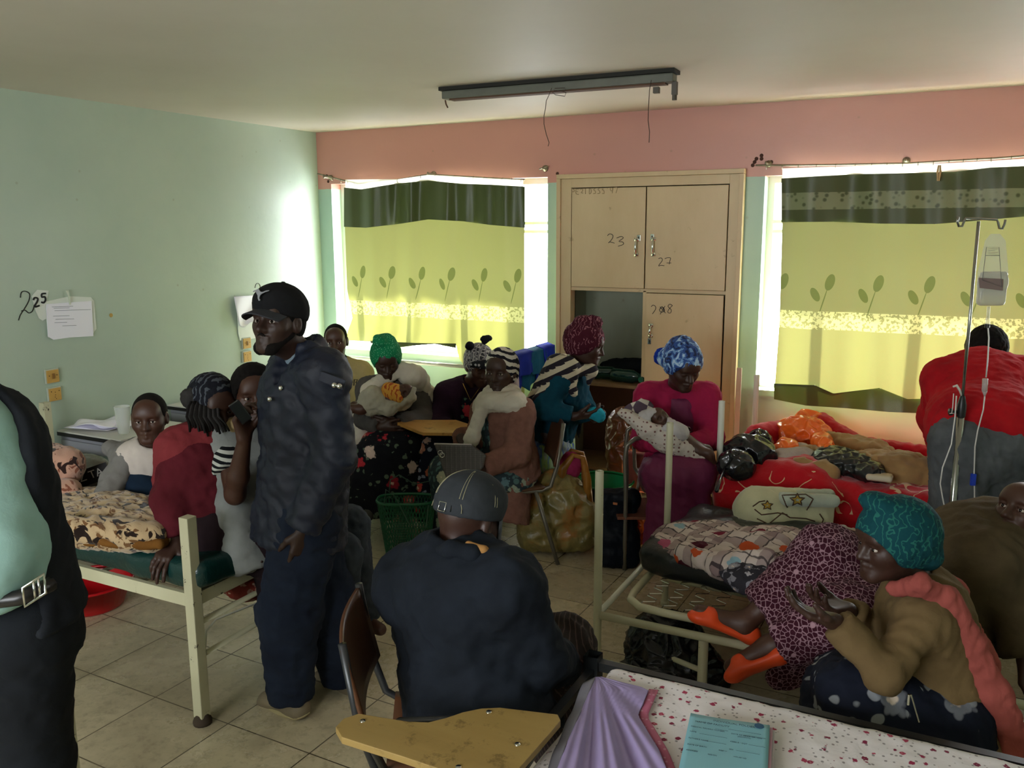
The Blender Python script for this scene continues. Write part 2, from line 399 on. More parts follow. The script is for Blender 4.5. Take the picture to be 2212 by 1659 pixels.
# windows: white steel casements
m_steel = plain('white_window_steel', 'd8dcd8', .5)
t = NT('window_glass'); t.col('ffffff'); m_glass = None
gl = t.new('ShaderNodeBsdfGlossy'); gl.inputs['Roughness'].default_value = .02; tr = t.new('ShaderNodeBsdfTransparent'); mx = t.new('ShaderNodeMixShader'); mx.inputs[0].default_value = .04
t.L(tr.outputs[0], mx.inputs[1]); t.L(gl.outputs[0], mx.inputs[2]); t.L(mx.outputs[0], t.o.inputs['Surface']); m_glass = t.m
for i, (w, cols) in enumerate(((W1, 4), (W2, 4))):
    r = thing('window_%d' % (i + 1), '', '', ((w[0] + w[1]) / 2, YB + .15, w[2])); del r['label']; del r['category']; r['kind'] = 'structure'
    y0, y1 = YB + .12, YB + .16; b = B()
    b.box(w[0], y0, w[2], w[0] + .04, y1, w[3]); b.box(w[1] - .04, y0, w[2], w[1], y1, w[3]); b.box(w[0] + .04, y0, w[2], w[1] - .04, y1, w[2] + .04); b.box(w[0] + .04, y0, w[3] - .04, w[1] - .04, y1, w[3])
    for k in range(1, cols):
        x = w[0] + (w[1] - w[0]) * k / cols; b.box(x - .018, y0 + .004, w[2] + .04, x + .018, y1 - .004, w[3] - .04)
    for z in (1.80, 1.86): b.box(w[0] + .04, y0 + .008, z, w[1] - .04, y1 - .008, z + .022)
    b.obj('window_frame', m_steel, r)
    b = B(); b.box(w[0] + .03, YB + .138, w[2] + .03, w[1] - .03, YB + .142, w[3] - .03); b.obj('window_pane', m_glass, r)
    b = B(); b.box(w[0] + .001, YB - .02, w[2] - .03, w[1] - .001, YB + .119, w[2] + .008); b.obj('window_sill', m_back, r)
# roof overhang outside that shades the upper part of both windows
m_out = plain('outer_render', 'b9b2a4', .9)
b = B(); b.box(XL - .2, YB + ww, 2.45, XR + .4, YB + .42, 2.56); struct('trim_1', b.mesh(), m_out)
# ---------------------------------------------------------------- built-in cupboard
def wood_paint(name, c, c2):
    t = NT(name); n = t.noise(3, 5, .65, vec=t.co((1, 1, .35))); g = t.noise(40, 3, .6, vec=t.co((1, 1, .1)))
    c_ = t.mix(t.ramp(n.outputs[0], [(.4, (0, 0, 0)), (.8, (1, 1, 1))]), c, c2); sc = t.step(t.noise(11, 6, .7).outputs[0], .68, .03)
    t.col(t.mix(t.math('MULTIPLY', sc, .35), c_, '6b5236')); t.bump(g.outputs[0], .08, .004); return t.fin(.42, spec=.45)
m_cab = wood_paint('cream_cupboard_paint', 'cdb790', 'bfa67c'); m_cabin = wood_paint('bare_inside_board', '8d7453', '6f573d'); m_dark = plain('dark_gap', '2a2119', .9)
m_chrome = plain('chrome', 'cfcfc8', .18, 1.0); m_marker = plain('marker_ink', '1c1a18', .6)
cup = thing('built_in_cupboard', 'cream painted built-in cupboard between the two windows with numbered doors', 'cupboard', ((CABX[0] + CABX[1]) / 2, YB, 0))
YF = YB - .04
def cu(u, v): return atY(u, v, YF)
xL, xR_ = CABX; b = B()
b.box(xL, YF - .01, 0, xL + .075, YB + .03, CABZ); b.box(xR_ - .06, YF - .01, 0, xR_, YB + .03, CABZ)
b.box(xL + .0751, YF - .01, CABZ - .06, xR_ - .0601, YB + .03, CABZ)
b.box(xL - .03, YF - .025, 0, xL - .001, YF + .03, CABZ); b.box(xR_ + .001, YF - .025, 0, xR_ + .03, YF + .03, CABZ); b.box(xL - .03, YF - .026, CABZ + .001, xR_ + .03, YF + .03, CABZ + .03)
xM = float(cu(1391, 700)[0]); zD = float(cu(1400, 628)[2]); zS = float(cu(1300, 828)[2]); zB = float(atY(1330, 1030, YF)[2])
zL = float(cu(1500, 858)[2])
b.box(xM - .012, YF + .0, 0, xM + .012, YB + .38, zD)
b.box(xL + .075, YF, zD - .012, xR_ - .06, YB + .03, zD + .012)
b.obj('face_frame', m_cab, cup, bevel=.002)
b = B(); YI = YB + .42
b.box(xL - .02, YB + .03, .0, xL + .0, YI, CABZ); b.box(xR_, YB + .03, 0, xR_ + .02, YI, CABZ); b.box(xL - .02, YI, 0, xR_ + .02, YI + .02, CABZ); b.box(xL, YB + .03, CABZ, xR_, YI, CABZ + .02)
b.box(xL, YB + .031, zD - .011, xR_, YI, zD + .011)
b.obj('carcass', wood_paint('cupboard_inside_paint', '9aa08a', '8b8f78'), cup)
b = B(); b.box(xL + .002, YF + .0, zS - .022, xM - .013, YI - .001, zS); b.obj('shelf', m_cabin, cup)
b = B(); b.box(xL + .002, YF + .0, .16 - .022, xM - .013, YI - .001, .16); b.obj('shelf', m_cabin, cup)
b = B(); b.box(xL + .002, YI - .03, .161, xM - .013, YI - .004, zS - .023); b.obj('back_board', plain('brown_board', '6a4a38', .7, var=.5), cup)
yd = YF - .012
def door(x0, x1, z0, z1, nm='cupboard_door'):
    b = B(); b.box(x0, yd, z0, x1, yd + .02, z1); return b.obj(nm, m_cab, cup, bevel=.003)
d1 = door(xL + .08, xM - .004, zD + .014, CABZ - .066); d2 = door(xM + .004, xR_ - .066, zD + .014, CABZ - .066)
d3 = door(xM + .014, xR_ - .07, zL + .006, zD - .016); d4 = door(xM + .014, xR_ - .07, .06, zL - .006)
def handle(u, v, par, hgt=.1):
    p = atY(u, v, yd - .002); x, y, z = p
    h = hgt / 2; b = B(); b.box(x - .014, y - .006, z + h - .012, x + .014, y + .002, z + h + .012); b.box(x - .014, y - .006, z - h - .012, x + .014, y + .002, z - h + .012)
    b.tube([(x, y - .004, z + h), (x, y - .022, z + h * .7), (x, y - .026, z), (x, y - .022, z - h * .7), (x, y - .004, z - h)], [.006, .007, .009, .007, .006], 8)
    link('handle', b.mesh(), m_chrome, par)
def keyhole(u, v, par):
    x, y, z = atY(u, v, yd - .002); b = B(); b.box(x - .012, y - .003, z - .02, x + .012, y + .002, z + .02); o = link('lock_plate', b.mesh(bevel=.002), m_chrome, par, smooth=False)
    b = B(); b.box(x - .003, y - .0045, z - .009, x + .003, y - .0031, z + .009); link('keyhole', b.mesh(), m_dark, o, smooth=False)
handle(1375, 534, d1); keyhole(1380, 514, d1); handle(1412, 533, d2); keyhole(1409, 512, d2); handle(1406, 714, d3, .07); keyhole(1403, 737, d3)
def scrawl(name, strokes, mapf, par, mat, r=.0035, lift=None):
    b = B()
    for s in strokes:
        pts = [mapf(*p) for p in s]
        # smooth with Catmull-Rom
        P = [np.array(p) for p in pts]; P = [P[0]] + P + [P[-1]]; o = []
        for i in range(1, len(P) - 2):
            for q in (0, .33, .66):
                a, b_, c, d = P[i - 1], P[i], P[i + 1], P[i + 2]
                o.append(.5 * (2 * b_ + (c - a) * q + (2 * a - 5 * b_ + 4 * c - d) * q * q + (3 * b_ - a - 3 * c + d) * q ** 3))
        o.append(P[-2]); b.tube(o, r, 6)
    return link(name, b.mesh(), mat, par)
TWO = [(0, .8), (.15, 1), (.45, .95), (.55, .7), (.4, .4), (.1, .05), (.25, .12), (.6, .02)]
def dg(pts, u0, v0, w, h): return [(u0 + x * w, v0 + (1 - y) * h) for x, y in pts]
fm = lambda u, v: atY(u, v, yd - .001)
scrawl('written_number', [dg([(0, .8), (.3, 1), (.7, .85), (.6, .5), (.15, .1), (.3, .2), (.9, .08)], 1312, 505, 17, 22),
                         dg([(0, .85), (.6, 1), (.9, .85), (.3, .5), (.8, .45), (.9, .2), (.2, 0)], 1332, 511, 16, 21)], fm, d1, m_marker, .0022)
scrawl('written_number', [dg([(.1, .9), (.5, 1), (.7, .7), (.1, .05), (.5, .1), (1, .05)], 1421, 557, 14, 18),
                         dg([(0, .8), (.4, .95), (.9, .9), (.75, .4), (.7, 0)], 1436, 556, 14, 15), dg([(0, 0), (1, 0)], 1440, 566, 10, 2)], fm, d2, m_marker, .002)
scrawl('written_number', [dg([(0, .8), (.3, 1), (.8, .85), (.8, .5), (.2, 0)], 1407, 659, 11, 19), dg([(.1, .5), (.5, 1), (.9, .4), (.4, .1), (.1, .5), (.6, .8), (.9, .2)], 1423, 662, 14, 14),
                         dg([(.2, 0), (.9, 1)], 1423, 661, 15, 18), dg([(.9, .1), (.1, .9)], 1424, 661, 15, 17), dg([(.9, .85), (.5, 1), (.2, .75), (.7, .4), (.6, .05), (.2, .1), (.3, .4), (.9, .85)], 1440, 657, 14, 20)], fm, d3, m_marker, .002)
m_fade = plain('faded_brown_ink', '9a8460', .7)
st = []
for i, g in enumerate(([[(0, 0), (0, 1), (.6, .9), (.6, .5), (0, .5)]], [[(.7, .9), (0, .9), (0, .1), (.7, 0)], [(0, .5), (.5, .5)]], [[(0, .8), (.5, 1), (.6, .6), (.2, .3), (.7, .2)]], [[(.2, 1), (.2, 0)]],
                       [[(.1, 1), (.1, 0), (.6, .3), (.5, .9), (.1, 1)]], [[(.5, 1), (.1, .7), (.5, .5), (.6, .1), (0, 0)]], [[(.5, 1), (.1, .7), (.5, .5), (.6, .1), (0, 0)]], [[(.3, .9), (.1, .6), (.5, .6), (.6, 0), (.1, 0)]],
                       [[(.3, .9), (.35, .8)]], [[(.0, 1), (0, .5), (.6, .5), (.6, 1), (.5, 0)]], [[(0, 1), (.7, 1), (.3, 0)]])):
    for s in g: st.append(dg(s, 1235 + i * 9.3, 408 - i * .3, 8, 12))
scrawl('faded_writing', st, fm, d1, m_fade, .0022)
b = B(); p = atY(1541, 865, yd - .003); q = atY(1549, 945, yd - .003); b.box(p[0], yd - .003, q[2], q[0] + .01, yd - .001, p[2]); link('red_sticker', b.mesh(), plain('red_paper', 'd02025', .6), d4, smooth=False)
# a narrow pale pipe casing on the wall right of the cupboard
p = atY(1599, 800, YF); q = atY(1604, 935, YF); b = B(); b.box(p[0] - .016, YF - .03, 0.02, p[0] + .016, YF - .0255, p[2] + .02); struct('trim_2', b.mesh(), plain('pale_casing', 'd3c2b0', .5))
# ---------------------------------------------------------------- curtains
def lerp(pts, x):
    for (a, b), (c, d) in zip(pts, pts[1:]):
        if x <= c: return b + (d - b) * (x - a) / (c - a)
    return pts[-1][1]
def curtain_mat(name, c, ct, tl, satin=.55, pattern=None, folds_=9):
    t = NT(name); co = t.co(); x, y, z = t.sep(co)[0:3]; base = c; tc = ct
    w = t.noise(60, 3, .6, vec=t.co((1, 1, .15)))
    colA = t.mix(t.math('MULTIPLY', w.outputs[0], .4), lin(c), lin(c)); colB = lin(ct); fac = None
    def ell(xx, zz, cx, cz, a, b_, ang):
        dx = t.math('SUBTRACT', xx, cx); dz = t.math('SUBTRACT', zz, cz); ca, sa = math.cos(ang), math.sin(ang)
        p = t.math('ADD', t.math('MULTIPLY', dx, ca / a), t.math('MULTIPLY', dz, sa / a)); q = t.math('ADD', t.math('MULTIPLY', dx, -sa / b_), t.math('MULTIPLY', dz, ca / b_))
        return t.math('LESS_THAN', t.math('ADD', t.math('MULTIPLY', p, p), t.math('MULTIPLY', q, q)), 1.0)
    if pattern:
        per, zl, zb, off = pattern
        xx = t.math('MULTIPLY', t.math('SUBTRACT', t.math('FRACT', t.math('DIVIDE', t.math('ADD', x, off), per)), .5), per)
        m = t.math('MAXIMUM', ell(xx, z, .045, zl + .03, .026, .05, -.25), ell(xx, z, -.035, zl - .045, .022, .045, .5))
        m = t.math('MAXIMUM', m, ell(xx, z, .012, zl - .09, .0035, .085, -.25)); m = t.math('MULTIPLY', m, .75)
        vz = t.vor(26, vec=t.co((1, .05, 1)), feature='DISTANCE_TO_EDGE')
        band = t.math('MULTIPLY', t.math('LESS_THAN', t.math('ABSOLUTE', t.math('SUBTRACT', z, zb)), .055), t.math('GREATER_THAN', t.noise(55, 3, .6).outputs[0], .47))
        colA = t.mix(m, colA, '4d5a24'); colB = t.mix(m, colB, '5c6a22'); colA = t.mix(t.math('MULTIPLY', band, .6), colA, 'e6e6a0'); colB = t.mix(t.math('MULTIPLY', band, .6), colB, 'f4f2a0')
    df = t.new('ShaderNodeBsdfPrincipled'); df.inputs['Roughness'].default_value = satin; df.inputs['Specular IOR Level'].default_value = .4
    tr = t.new('ShaderNodeBsdfTranslucent'); mx = t.new('ShaderNodeMixShader'); mx.inputs[0].default_value = tl
    for s_, v in ((df.inputs[0], colA), (tr.inputs[0], colB)):
        if hasattr(v, 'node'): t.L(v, s_)
        else: s_.default_value = v
    bp = t.new('ShaderNodeBump'); bp.inputs['Strength'].default_value = .25; bp.inputs['Distance'].default_value = .003; t.L(t.noise(300, 2).outputs[0], bp.inputs['Height'])
    t.L(bp.outputs[0], df.inputs['Normal'])
    t.L(df.outputs[0], mx.inputs[1]); t.L(tr.outputs[0], mx.inputs[2]); t.L(mx.outputs[0], t.o.inputs['Surface']); return t.m
def cgrid(top, bot, y, u0, u1, nu=160, nv=60, amp=.018, seed=3, freq=26, wig=.0, lef=None):
    r = random.Random(seed); ph = [r.random() * 6 for _ in range(6)]
    def fn(a, b):
        u = u0 + (u1 - u0) * a
        if lef: u += lerp(lef, b) * (1 - a) ** 2
        v = lerp(top, u) * (1 - b) + lerp(bot, u) * b
        s = a * freq; am = amp * (.35 + .65 * b if wig >= 0 else 1)
        d = math.sin(s + ph[0] + 1.5 * math.sin(s * .31 + ph[1]) + .25 * b) * am + math.sin(s * 2.3 + ph[2]) * am * .35 + math.sin(s * .37 + ph[3] + 2 * b) * am * .5
        return atY(u, v, y + d)
    return B().grid(fn, nu, nv)
YC = YB - .10
CZ = lambda u, v: float(atY(u, v, YC)[2])
c1 = thing('curtain', 'yellow-green tulip curtain with plain dark satin valance on the window left of the cupboard', 'curtain', atY(940, 750, YC), None)
m_c1 = curtain_mat('lime_curtain_fabric', '96985a', '9fa05c', .080, pattern=(.27, CZ(940, 600) - c1.location.z, CZ(940, 672) - c1.location.z, .02))
m_val = curtain_mat('olive_satin', '3f4726', '3a4616', .03, satin=.32)
T1 = [(743, 405), (780, 409), (860, 396), (925, 390), (1000, 397), (1060, 399), (1133, 403)]
V1 = [(743, 490), (790, 492), (860, 484), (925, 474), (1000, 478), (1060, 486), (1133, 492)]
B1 = [(743, 735), (800, 738), (985, 745), (992, 775), (1010, 800), (1070, 830), (1133, 850)]
L1 = [(0, 0), (.6, 8), (.85, 40), (1, 10)]
cgrid(V1, B1, YC, 745, 1133, seed=3, lef=[(0, 0), (.55, 5), (.8, 16), (1, 0)], nu=220).obj('panel', m_c1, c1, smooth=True)
cgrid(T1, V1, YC - .012, 743, 1134, nv=16, seed=3, amp=.026, nu=220, wig=-1).obj('valance', m_val, c1, smooth=True)
m_sheer = curtain_mat('sheer_heading', 'f0f0d8', 'fbfbe6', .35)
cgrid([(743, 388), (860, 387), (925, 378), (1030, 385), (1133, 389)], T1, YC, 746, 1130, nv=4, seed=3, amp=.008).obj('heading_tape', m_sheer, c1, smooth=True)
# dark hem lining showing along the bottom left
cgrid([(800, 736), (900, 741), (985, 742)], [(800, 741), (850, 752), (900, 746), (940, 743), (985, 752)], YC - .03, 800, 985, nv=3, nu=40, amp=.005).obj('hem', m_val, c1, smooth=True)
c2 = thing('curtain', 'green tulip curtain with flowered dark valance on the window behind the drip stand', 'curtain', atY(1950, 880, YC))
m_c2 = curtain_mat('moss_curtain_fabric', '8f9058', '96965a', .075, pattern=(.27, CZ(1950, 625) - c2.location.z, CZ(1950, 700) - c2.location.z, .09))
T2 = [(1680, 386), (1760, 381), (1860, 376), (1960, 374), (2060, 371), (2140, 362), (2300, 355)]
V2 = [(1680, 480), (1800, 479), (1900, 483), (2020, 484), (2120, 476), (2300, 460)]
H2 = [(1660, 828), (1760, 832), (1800, 850), (1900, 838), (1960, 862), (2060, 860), (2300, 850)]
E2 = [(1660, 860), (1740, 876), (1830, 882), (1920, 890), (2000, 893), (2300, 900)]
cgrid(V2, H2, YC, 1690, 2290, seed=8, freq=22, lef=[(0, 0), (.6, -6), (1, -16)], nu=220).obj('panel', m_c2, c2, smooth=True)
cgrid(H2, E2, YC, 1672, 2290, nv=6, seed=8, freq=22, amp=.018, wig=-1, nu=220).obj('hem', m_val, c2, smooth=True)
t = NT('flowered_olive_border')
vv = t.vor(30, vec=t.co((1, .1, 1))); ed = t.step(vv.outputs['Distance'], .32, .12)
z_ = t.sep(t.co())[2]; bz = CZ(1900, 432) - c2.location.z
bd = t.math('MULTIPLY', t.math('LESS_THAN', t.math('ABSOLUTE', t.math('SUBTRACT', z_, bz)), .05), ed)
t.col(t.mix(t.math('MULTIPLY', bd, .7), '49512e', '8d9470')); m_val2 = t.fin(.45, spec=.4)
cgrid(T2, V2, YC - .012, 1688, 2290, nv=16, seed=8, freq=22, amp=.022, nu=220, wig=-1).obj('valance', m_val2, c2, smooth=True)
cgrid([(1688, 364), (1860, 358), (2060, 352), (2300, 338)], T2, YC, 1690, 2290, nv=4, seed=8, amp=.008).obj('heading_tape', m_sheer, c2, smooth=True)
m_rod = plain('tarnished_rod', '8f8672', .35, .6)
def rod(pts, brackets, label):
    P = [atY(u, v, YB - .085) for u, v in pts]; r = thing('curtain_rod', label, 'curtain rod', P[0])
    b = B(); b.tube(P, .0055, 8); b.obj('rod', m_rod, r, smooth=True)
    for i in range(18):
        f = (i + .7) / 18 * (len(P) - 1); k = int(f); q = P[k] + (P[k + 1] - P[k]) * (f - k)
        b = B(); b.ring(q - np.array([0, 0, .008]), (1, .1, 0), .014, .0018, 14, 5); b.obj('ring', m_rod, r, smooth=True)
    for u, v in brackets:
        p = atY(u, v, YB - .002); b = B(); b.lathe(p, [(0, .0), (.022, 0), (.02, .01), (.008, .014), (.007, .085)], 14, (0, -1, 0)); b.tube([p + (0, -.08, .01), p + (0, -.09, -.008)], .006); b.obj('bracket', m_rod, r, smooth=True)
    return r
rod([(686, 375), (735, 388), (776, 399), (860, 388), (925, 377), (1030, 383), (1080, 386), (1133, 388)], [(715, 384), (937, 376)], 'thin sagging metal curtain rod over the window left of the cupboard')
rod([(1632, 357), (1735, 357), (1860, 355), (1960, 353), (2060, 347), (2150, 342), (2300, 330)], [(1660, 354), (1958, 347)], 'thin metal curtain rod over the window behind the drip stand')
p = atY(1178, 364, YB); b = B(); b.lathe(p, [(0, 0), (.024, 0), (.02, .012), (.008, .018), (.006, .05), (0, .052)], 14, (0, -1, 0)); b.tube([p + (-.03, -.03, -.005), p + (.035, -.03, .012)], .006)
tag(b.obj('curtain_bracket', m_rod, smooth=True, loc=p), 'empty curtain rod bracket on the pink wall above the cupboard\'s left corner', 'bracket')
hol = [(1634, 343), (1630, 350), (1645, 336), (1626, 357), (1645, 343), (706, 380), (709, 392), (1204, 375), (1220, 380), (1666, 350)]
for u, v in hol:
    p = atY(u, v, YB - .001); b = B(); b.lathe(p, [(.012, 0), (.009, .0015), (0, .0012)], 12, (0, -1, 0)); struct('trim_%d' % (10 + hol.index((u, v))), b.mesh(), plain('plaster_hole', '4c3229', .9))
pg = thing('clothes_peg', 'small wooden clothes peg clipped on the flowered dark valance', 'clothes peg', atY(2028, 400, YC - .05))
m_peg = plain('pale_wood', 'b79a6a', .6); p = atY(2028, 375, YC - .05)
for s in (-1, 1):
    b = B(); b.tube([p + (s * .004, 0, .045), p + (s * .007, 0, .01), p + (s * .003, 0, -.04)], [.004, .006, .004], 6); b.obj('jaw', m_peg, pg)
# ---------------------------------------------------------------- ceiling lamp
m_lamp = plain('dirty_grey_enamel', '6f7164', .5, var=.6); m_wire = plain('brown_wire', '3a2a22', .7); m_rust = plain('rusty_metal', '5a4030', .8)
pa = atZ(958, 196, ZC - .012); pb = atZ(1463, 155, ZC - .012); dl = nrm(pb - pa); dp = nrm(np.cross(dl, (0, 0, 1)))
fx = thing('fluorescent_lamp_fitting', 'empty grey fluorescent lamp fitting under the ceiling with dangling wires', 'ceiling light', (pa + pb) / 2)
mid = (pa + pb) / 2; mid[2] = ZC; L_ = np.linalg.norm(pb - pa) / 2
b = B(); b.obox(mid - (0, 0, .010), dl, dp, (0, 0, 1), L_, .055, .009); b.obj('back_plate', plain('black_gap', '23221d', .8), fx)
b = B(); b.obox(mid - (0, 0, .040), dl, dp, (0, 0, 1), L_ - .01, .040, .0205); b.obj('housing', m_lamp, fx, bevel=.006)
b = B(); b.obox(mid - (0, 0, .064), dl, dp, (0, 0, 1), L_ - .05, .028, .0035); b.obj('cover_plate', m_rust, fx)
q = pb + dl * (-.01); b = B(); b.obox(q - (0, 0, .075) + dp * 0, dl, dp, (0, 0, 1), .012, .014, .03); b.tube([q - (0, 0, .1), q - (0, 0, .13)], .012, 10); b.obj('lamp_holder', plain('old_plastic', '4a4438', .5), fx)
q = pb + dl * (-.10); b = B(); b.obox(q - (0, 0, .078), dl, dp, (0, 0, 1), .014, .014, .014); b.obj('starter', plain('old_plastic', '4a4438', .5), fx)
q = pa + dl * .01; b = B(); b.tube([q - (0, 0, .05), q - (0, 0, .07) + dl * .004, q - (0, 0, .09) + dl * .015], .004); b.obj('bent_clip', m_rust, fx)
dw = float(np.dot(atZ(1190, 190, ZC - .06) - CP, CF))
def hang(pts, r=.0018):
    return B().tube([atD(u, v, dw + k) for u, v, k in pts], r, 6)
hang([(1192, 190, .02), (1186, 205, .02), (1180, 218, .02), (1178, 236, .02), (1175, 250, .03), (1175, 268, .03), (1180, 290, .03), (1186, 308, .03), (1184, 316, .03)]).obj('loose_wire', m_wire, fx, smooth=True)
hang([(1198, 191, .02), (1220, 190, .02), (1222, 195, .02), (1205, 196, .02), (1193, 200, .03), (1200, 205, .03), (1220, 208, .02), (1223, 200, .02), (1212, 197, .02), (1196, 195, .02)]).obj('loose_wire', m_wire, fx, smooth=True)
hang([(1407, 173, -.22), (1403, 195, -.22), (1401, 230, -.22), (1400, 260, -.22), (1403, 285, -.22), (1402, 308, -.22)]).obj('loose_wire', m_wire, fx, smooth=True)
# ---------------------------------------------------------------- things on the left wall
m_paper = plain('white_paper', 'f0eefa', .7); m_paper2 = plain('thin_paper', 'dfe4dc', .7); m_print = plain('grey_print', '8f8f9e', .8)
def wp(u, v, off=.0): return atX(u, v, XL + off)
def sheetp(uv, off, thick=.0015):
    return B().prism([wp(u, v, off + k) for (u, v, k) in [(*q, 0) if len(q) == 2 else q for q in uv]], (thick, 0, 0))
def socket(u, v, label, kind):
    p = wp(u, v, 0); r = thing('wall_socket' if kind else 'light_switch', label, 'socket' if kind else 'switch', p, None)
    b = B(); b.box(XL + .001, p[1] - .042, p[2] - .042, XL + .014, p[1] + .042, p[2] + .042); b.obj('back_box', plain('grey_plastic', 'b8beb0', .4), r, bevel=.003)
    b = B(); b.box(XL + .0141, p[1] - .038, p[2] - .038, XL + .020, p[1] + .038, p[2] + .036); b.obj('plate', plain('yellowed_plastic', 'c39a52', .35), r, bevel=.003)
    for s in (-1, 1):
        b = B(); b.lathe((XL + .0203, p[1] + s * .024, p[2] + (.018 if kind else .004)), [(.003, 0), (.003, .001), (0, .001)], 8, (1, 0, 0)); b.obj('screw', m_dark, r)
    b = B()
    if kind:
        for dy, dz in ((0, .012), (0, -.004), (-.003, -.016), (.003, -.026)): b.box(XL + .0201, p[1] + dy - .002, p[2] + dz - .002, XL + .0212, p[1] + dy + .002, p[2] + dz + .002)
        b.obj('contact_holes', m_dark, r)
    else: b.box(XL + .0201, p[1] - .007, p[2] - .015, XL + .026, p[1] + .007, p[2] + .016); b.obj('rocker', plain('brown_rocker', '8b6430', .4), r, bevel=.001)
socket(110, 812, 'upper yellowed switch plate on the green wall below the number 25', 0); socket(115, 851, 'lower yellowed socket plate on the green wall below the number 25', 1)
socket(530, 741, 'yellowed switch plate directly under the hanging papers beside the capped man', 0); socket(531, 770, 'lower yellowed socket plate below the papers beside the capped man', 1)
pp = thing('hanging_papers', 'bundle of white printed sheets pegged to the green wall beside the number 25', 'papers', wp(150, 730))
sheetp([(96, 652), (150, 640), (196, 642), (203, 650), (208, 710), (200, 722), (104, 729)], .004).obj('under_sheet', m_paper2, pp)
sheetp([(100, 657), (140, 654), (197, 650), (201, 726), (150, 729), (115, 734), (103, 727)], .012, .004).obj('sheet_bundle', m_paper, pp)
b = B()
for v, a, c in ((663, 112, 158), (666, 116, 150), (671, 118, 196), (683, 115, 150), (690, 120, 160), (697, 118, 145), (704, 135, 165)):
    b.tube([wp(a, v, .0165), wp(c, v - (c - a) * .03, .0165)], .0012, 4)
b.obj('printed_lines', m_print, pp)
b = B(); p = wp(143, 627, .02); q = wp(151, 658, .022); b.tube([p, (p + q) / 2 + (0, .008, 0), q], [.005, .004, .004], 6); b.tube([p + (0, .01, 0), q], [.004, .004], 6); b.obj('peg', plain('white_peg', 'c9d0bc', .5), pp)
nt = thing('number_note', 'torn paper strip numbered 25 taped on the green wall', 'paper note', wp(85, 690))
sheetp([(68, 640), (80, 626), (105, 628), (100, 655), (100, 688), (92, 693), (84, 688), (76, 670)], .003).obj('paper', m_paper2, nt)
fw = lambda u, v: wp(u, v, .006)
scrawl('printed_digit', [dg([(.05, .75), (.3, 1), (.75, .9), (.65, .55), (.2, 0), (1, .15)], 71, 643, 14, 20)], fw, nt, plain('black_ink', '141414', .6), .0052)
scrawl('printed_digit', [dg([(.9, 1), (.2, .95), (.2, .6), (.7, .65), (.85, .3), (.5, 0), (.1, .08)], 88, 634, 12, 20)], fw, nt, plain('black_ink', '141414', .6), .0052)
fw = lambda u, v: wp(u, v, .001)
tag(scrawl('painted_number', [[(44, 643), (46, 632), (54, 629), (64, 635), (62, 650), (52, 668), (44, 680), (40, 692)], [(46, 672), (54, 670), (62, 676), (70, 672), (74, 660)]], fw, None, m_marker, .003), 'big hand-drawn figure 2 on the green wall left of the taped note', 'wall writing')
tag(scrawl('painted_number', [[(551, 622), (553, 614), (558, 612), (562, 618), (560, 630), (554, 642)], [(580, 618), (574, 619), (569, 627), (568, 636)]], fw, None, m_marker, .002), 'thin hand-drawn number on the green wall above the right-hand papers', 'wall writing')
p2 = thing('hanging_papers', 'crumpled white sheets hanging on the green wall behind the capped man', 'papers', wp(535, 725))
sheetp([(511, 655), (560, 660), (565, 728), (518, 736), (514, 720)], .004, .004).obj('under_sheet', m_paper2, p2)
b = B(); b.grid(lambda a, c: wp(505 + 52 * a + 12 * c * (1 - a), 641 + 62 * c + 5 * math.sin(a * 7) * c - 4 * a, .014 + .012 * math.sin(a * 5 + c * 4) + .02 * c), 14, 14); b.obj('top_sheet', m_paper, p2, smooth=True, solid=.002)
b = B(); b.lathe(wp(240, 681, .001), [(0, .001), (.011, .001), (.013, 0)], 12, (1, 0, 0)); struct('trim_3', b.mesh(), plain('ochre_stain', 'b99a55', .7))
# ---------------------------------------------------------------- painted steel for the beds
def chipped(name, c, chip='3a3026', amt=.62, sc=16):
    t = NT(name); n = t.noise(sc, 8, .75); v = t.noise(4, 3)
    m = t.step(n.outputs[0], amt, .01); base = t.mix(v.outputs[0], c, 'b0aa8c'); t.col(t.mix(m, base, chip))
    t.bump(m, -.5, .002); return t.fin(.42, spec=.45)
m_bed = chipped('chipped_cream_steel', 'd6d4b4', amt=.63); m_bed2 = chipped('scuffed_cream_tube', 'cfceb4', amt=.66, sc=22); m_bed3 = plain('white_tube', 'd8d8cc', .35)
m_blackst = plain('black_square_tube', '24282c', .4, .3, var=.3); m_foot = plain('rusty_foot', '40352a', .9)
def rubber(name, c, rough=.28):
    t = NT(name); n = t.noise(5, 4, .6, dist=.5); t.col(t.mix(n.outputs[0], c, '0c1a1a')); t.bump(t.math('ADD', n.outputs[0], t.noise(18, 3, dist=1.2).outputs[0]), .2, .02); return t.fin(rough, spec=.5)
def mattress(x0, x1, y0, y1, z0, z1, mat, par, name='mattress', sag=.015, seed=2, rot=0):
    c = np.array([(x0 + x1) / 2, (y0 + y1) / 2, (z0 + z1) / 2]); R_ = [[math.cos(rot), math.sin(rot), 0], [-math.sin(rot), math.cos(rot), 0], [0, 0, 1]]
    me = surf([BX(c, ((x1 - x0) / 2, (y1 - y0) / 2, (z1 - z0) / 2), rot=R_, rd=.045)], .022, disp=folds(sag * .5, 3.2, seed, .2), name=name)
    return link(name, me, mat, par)
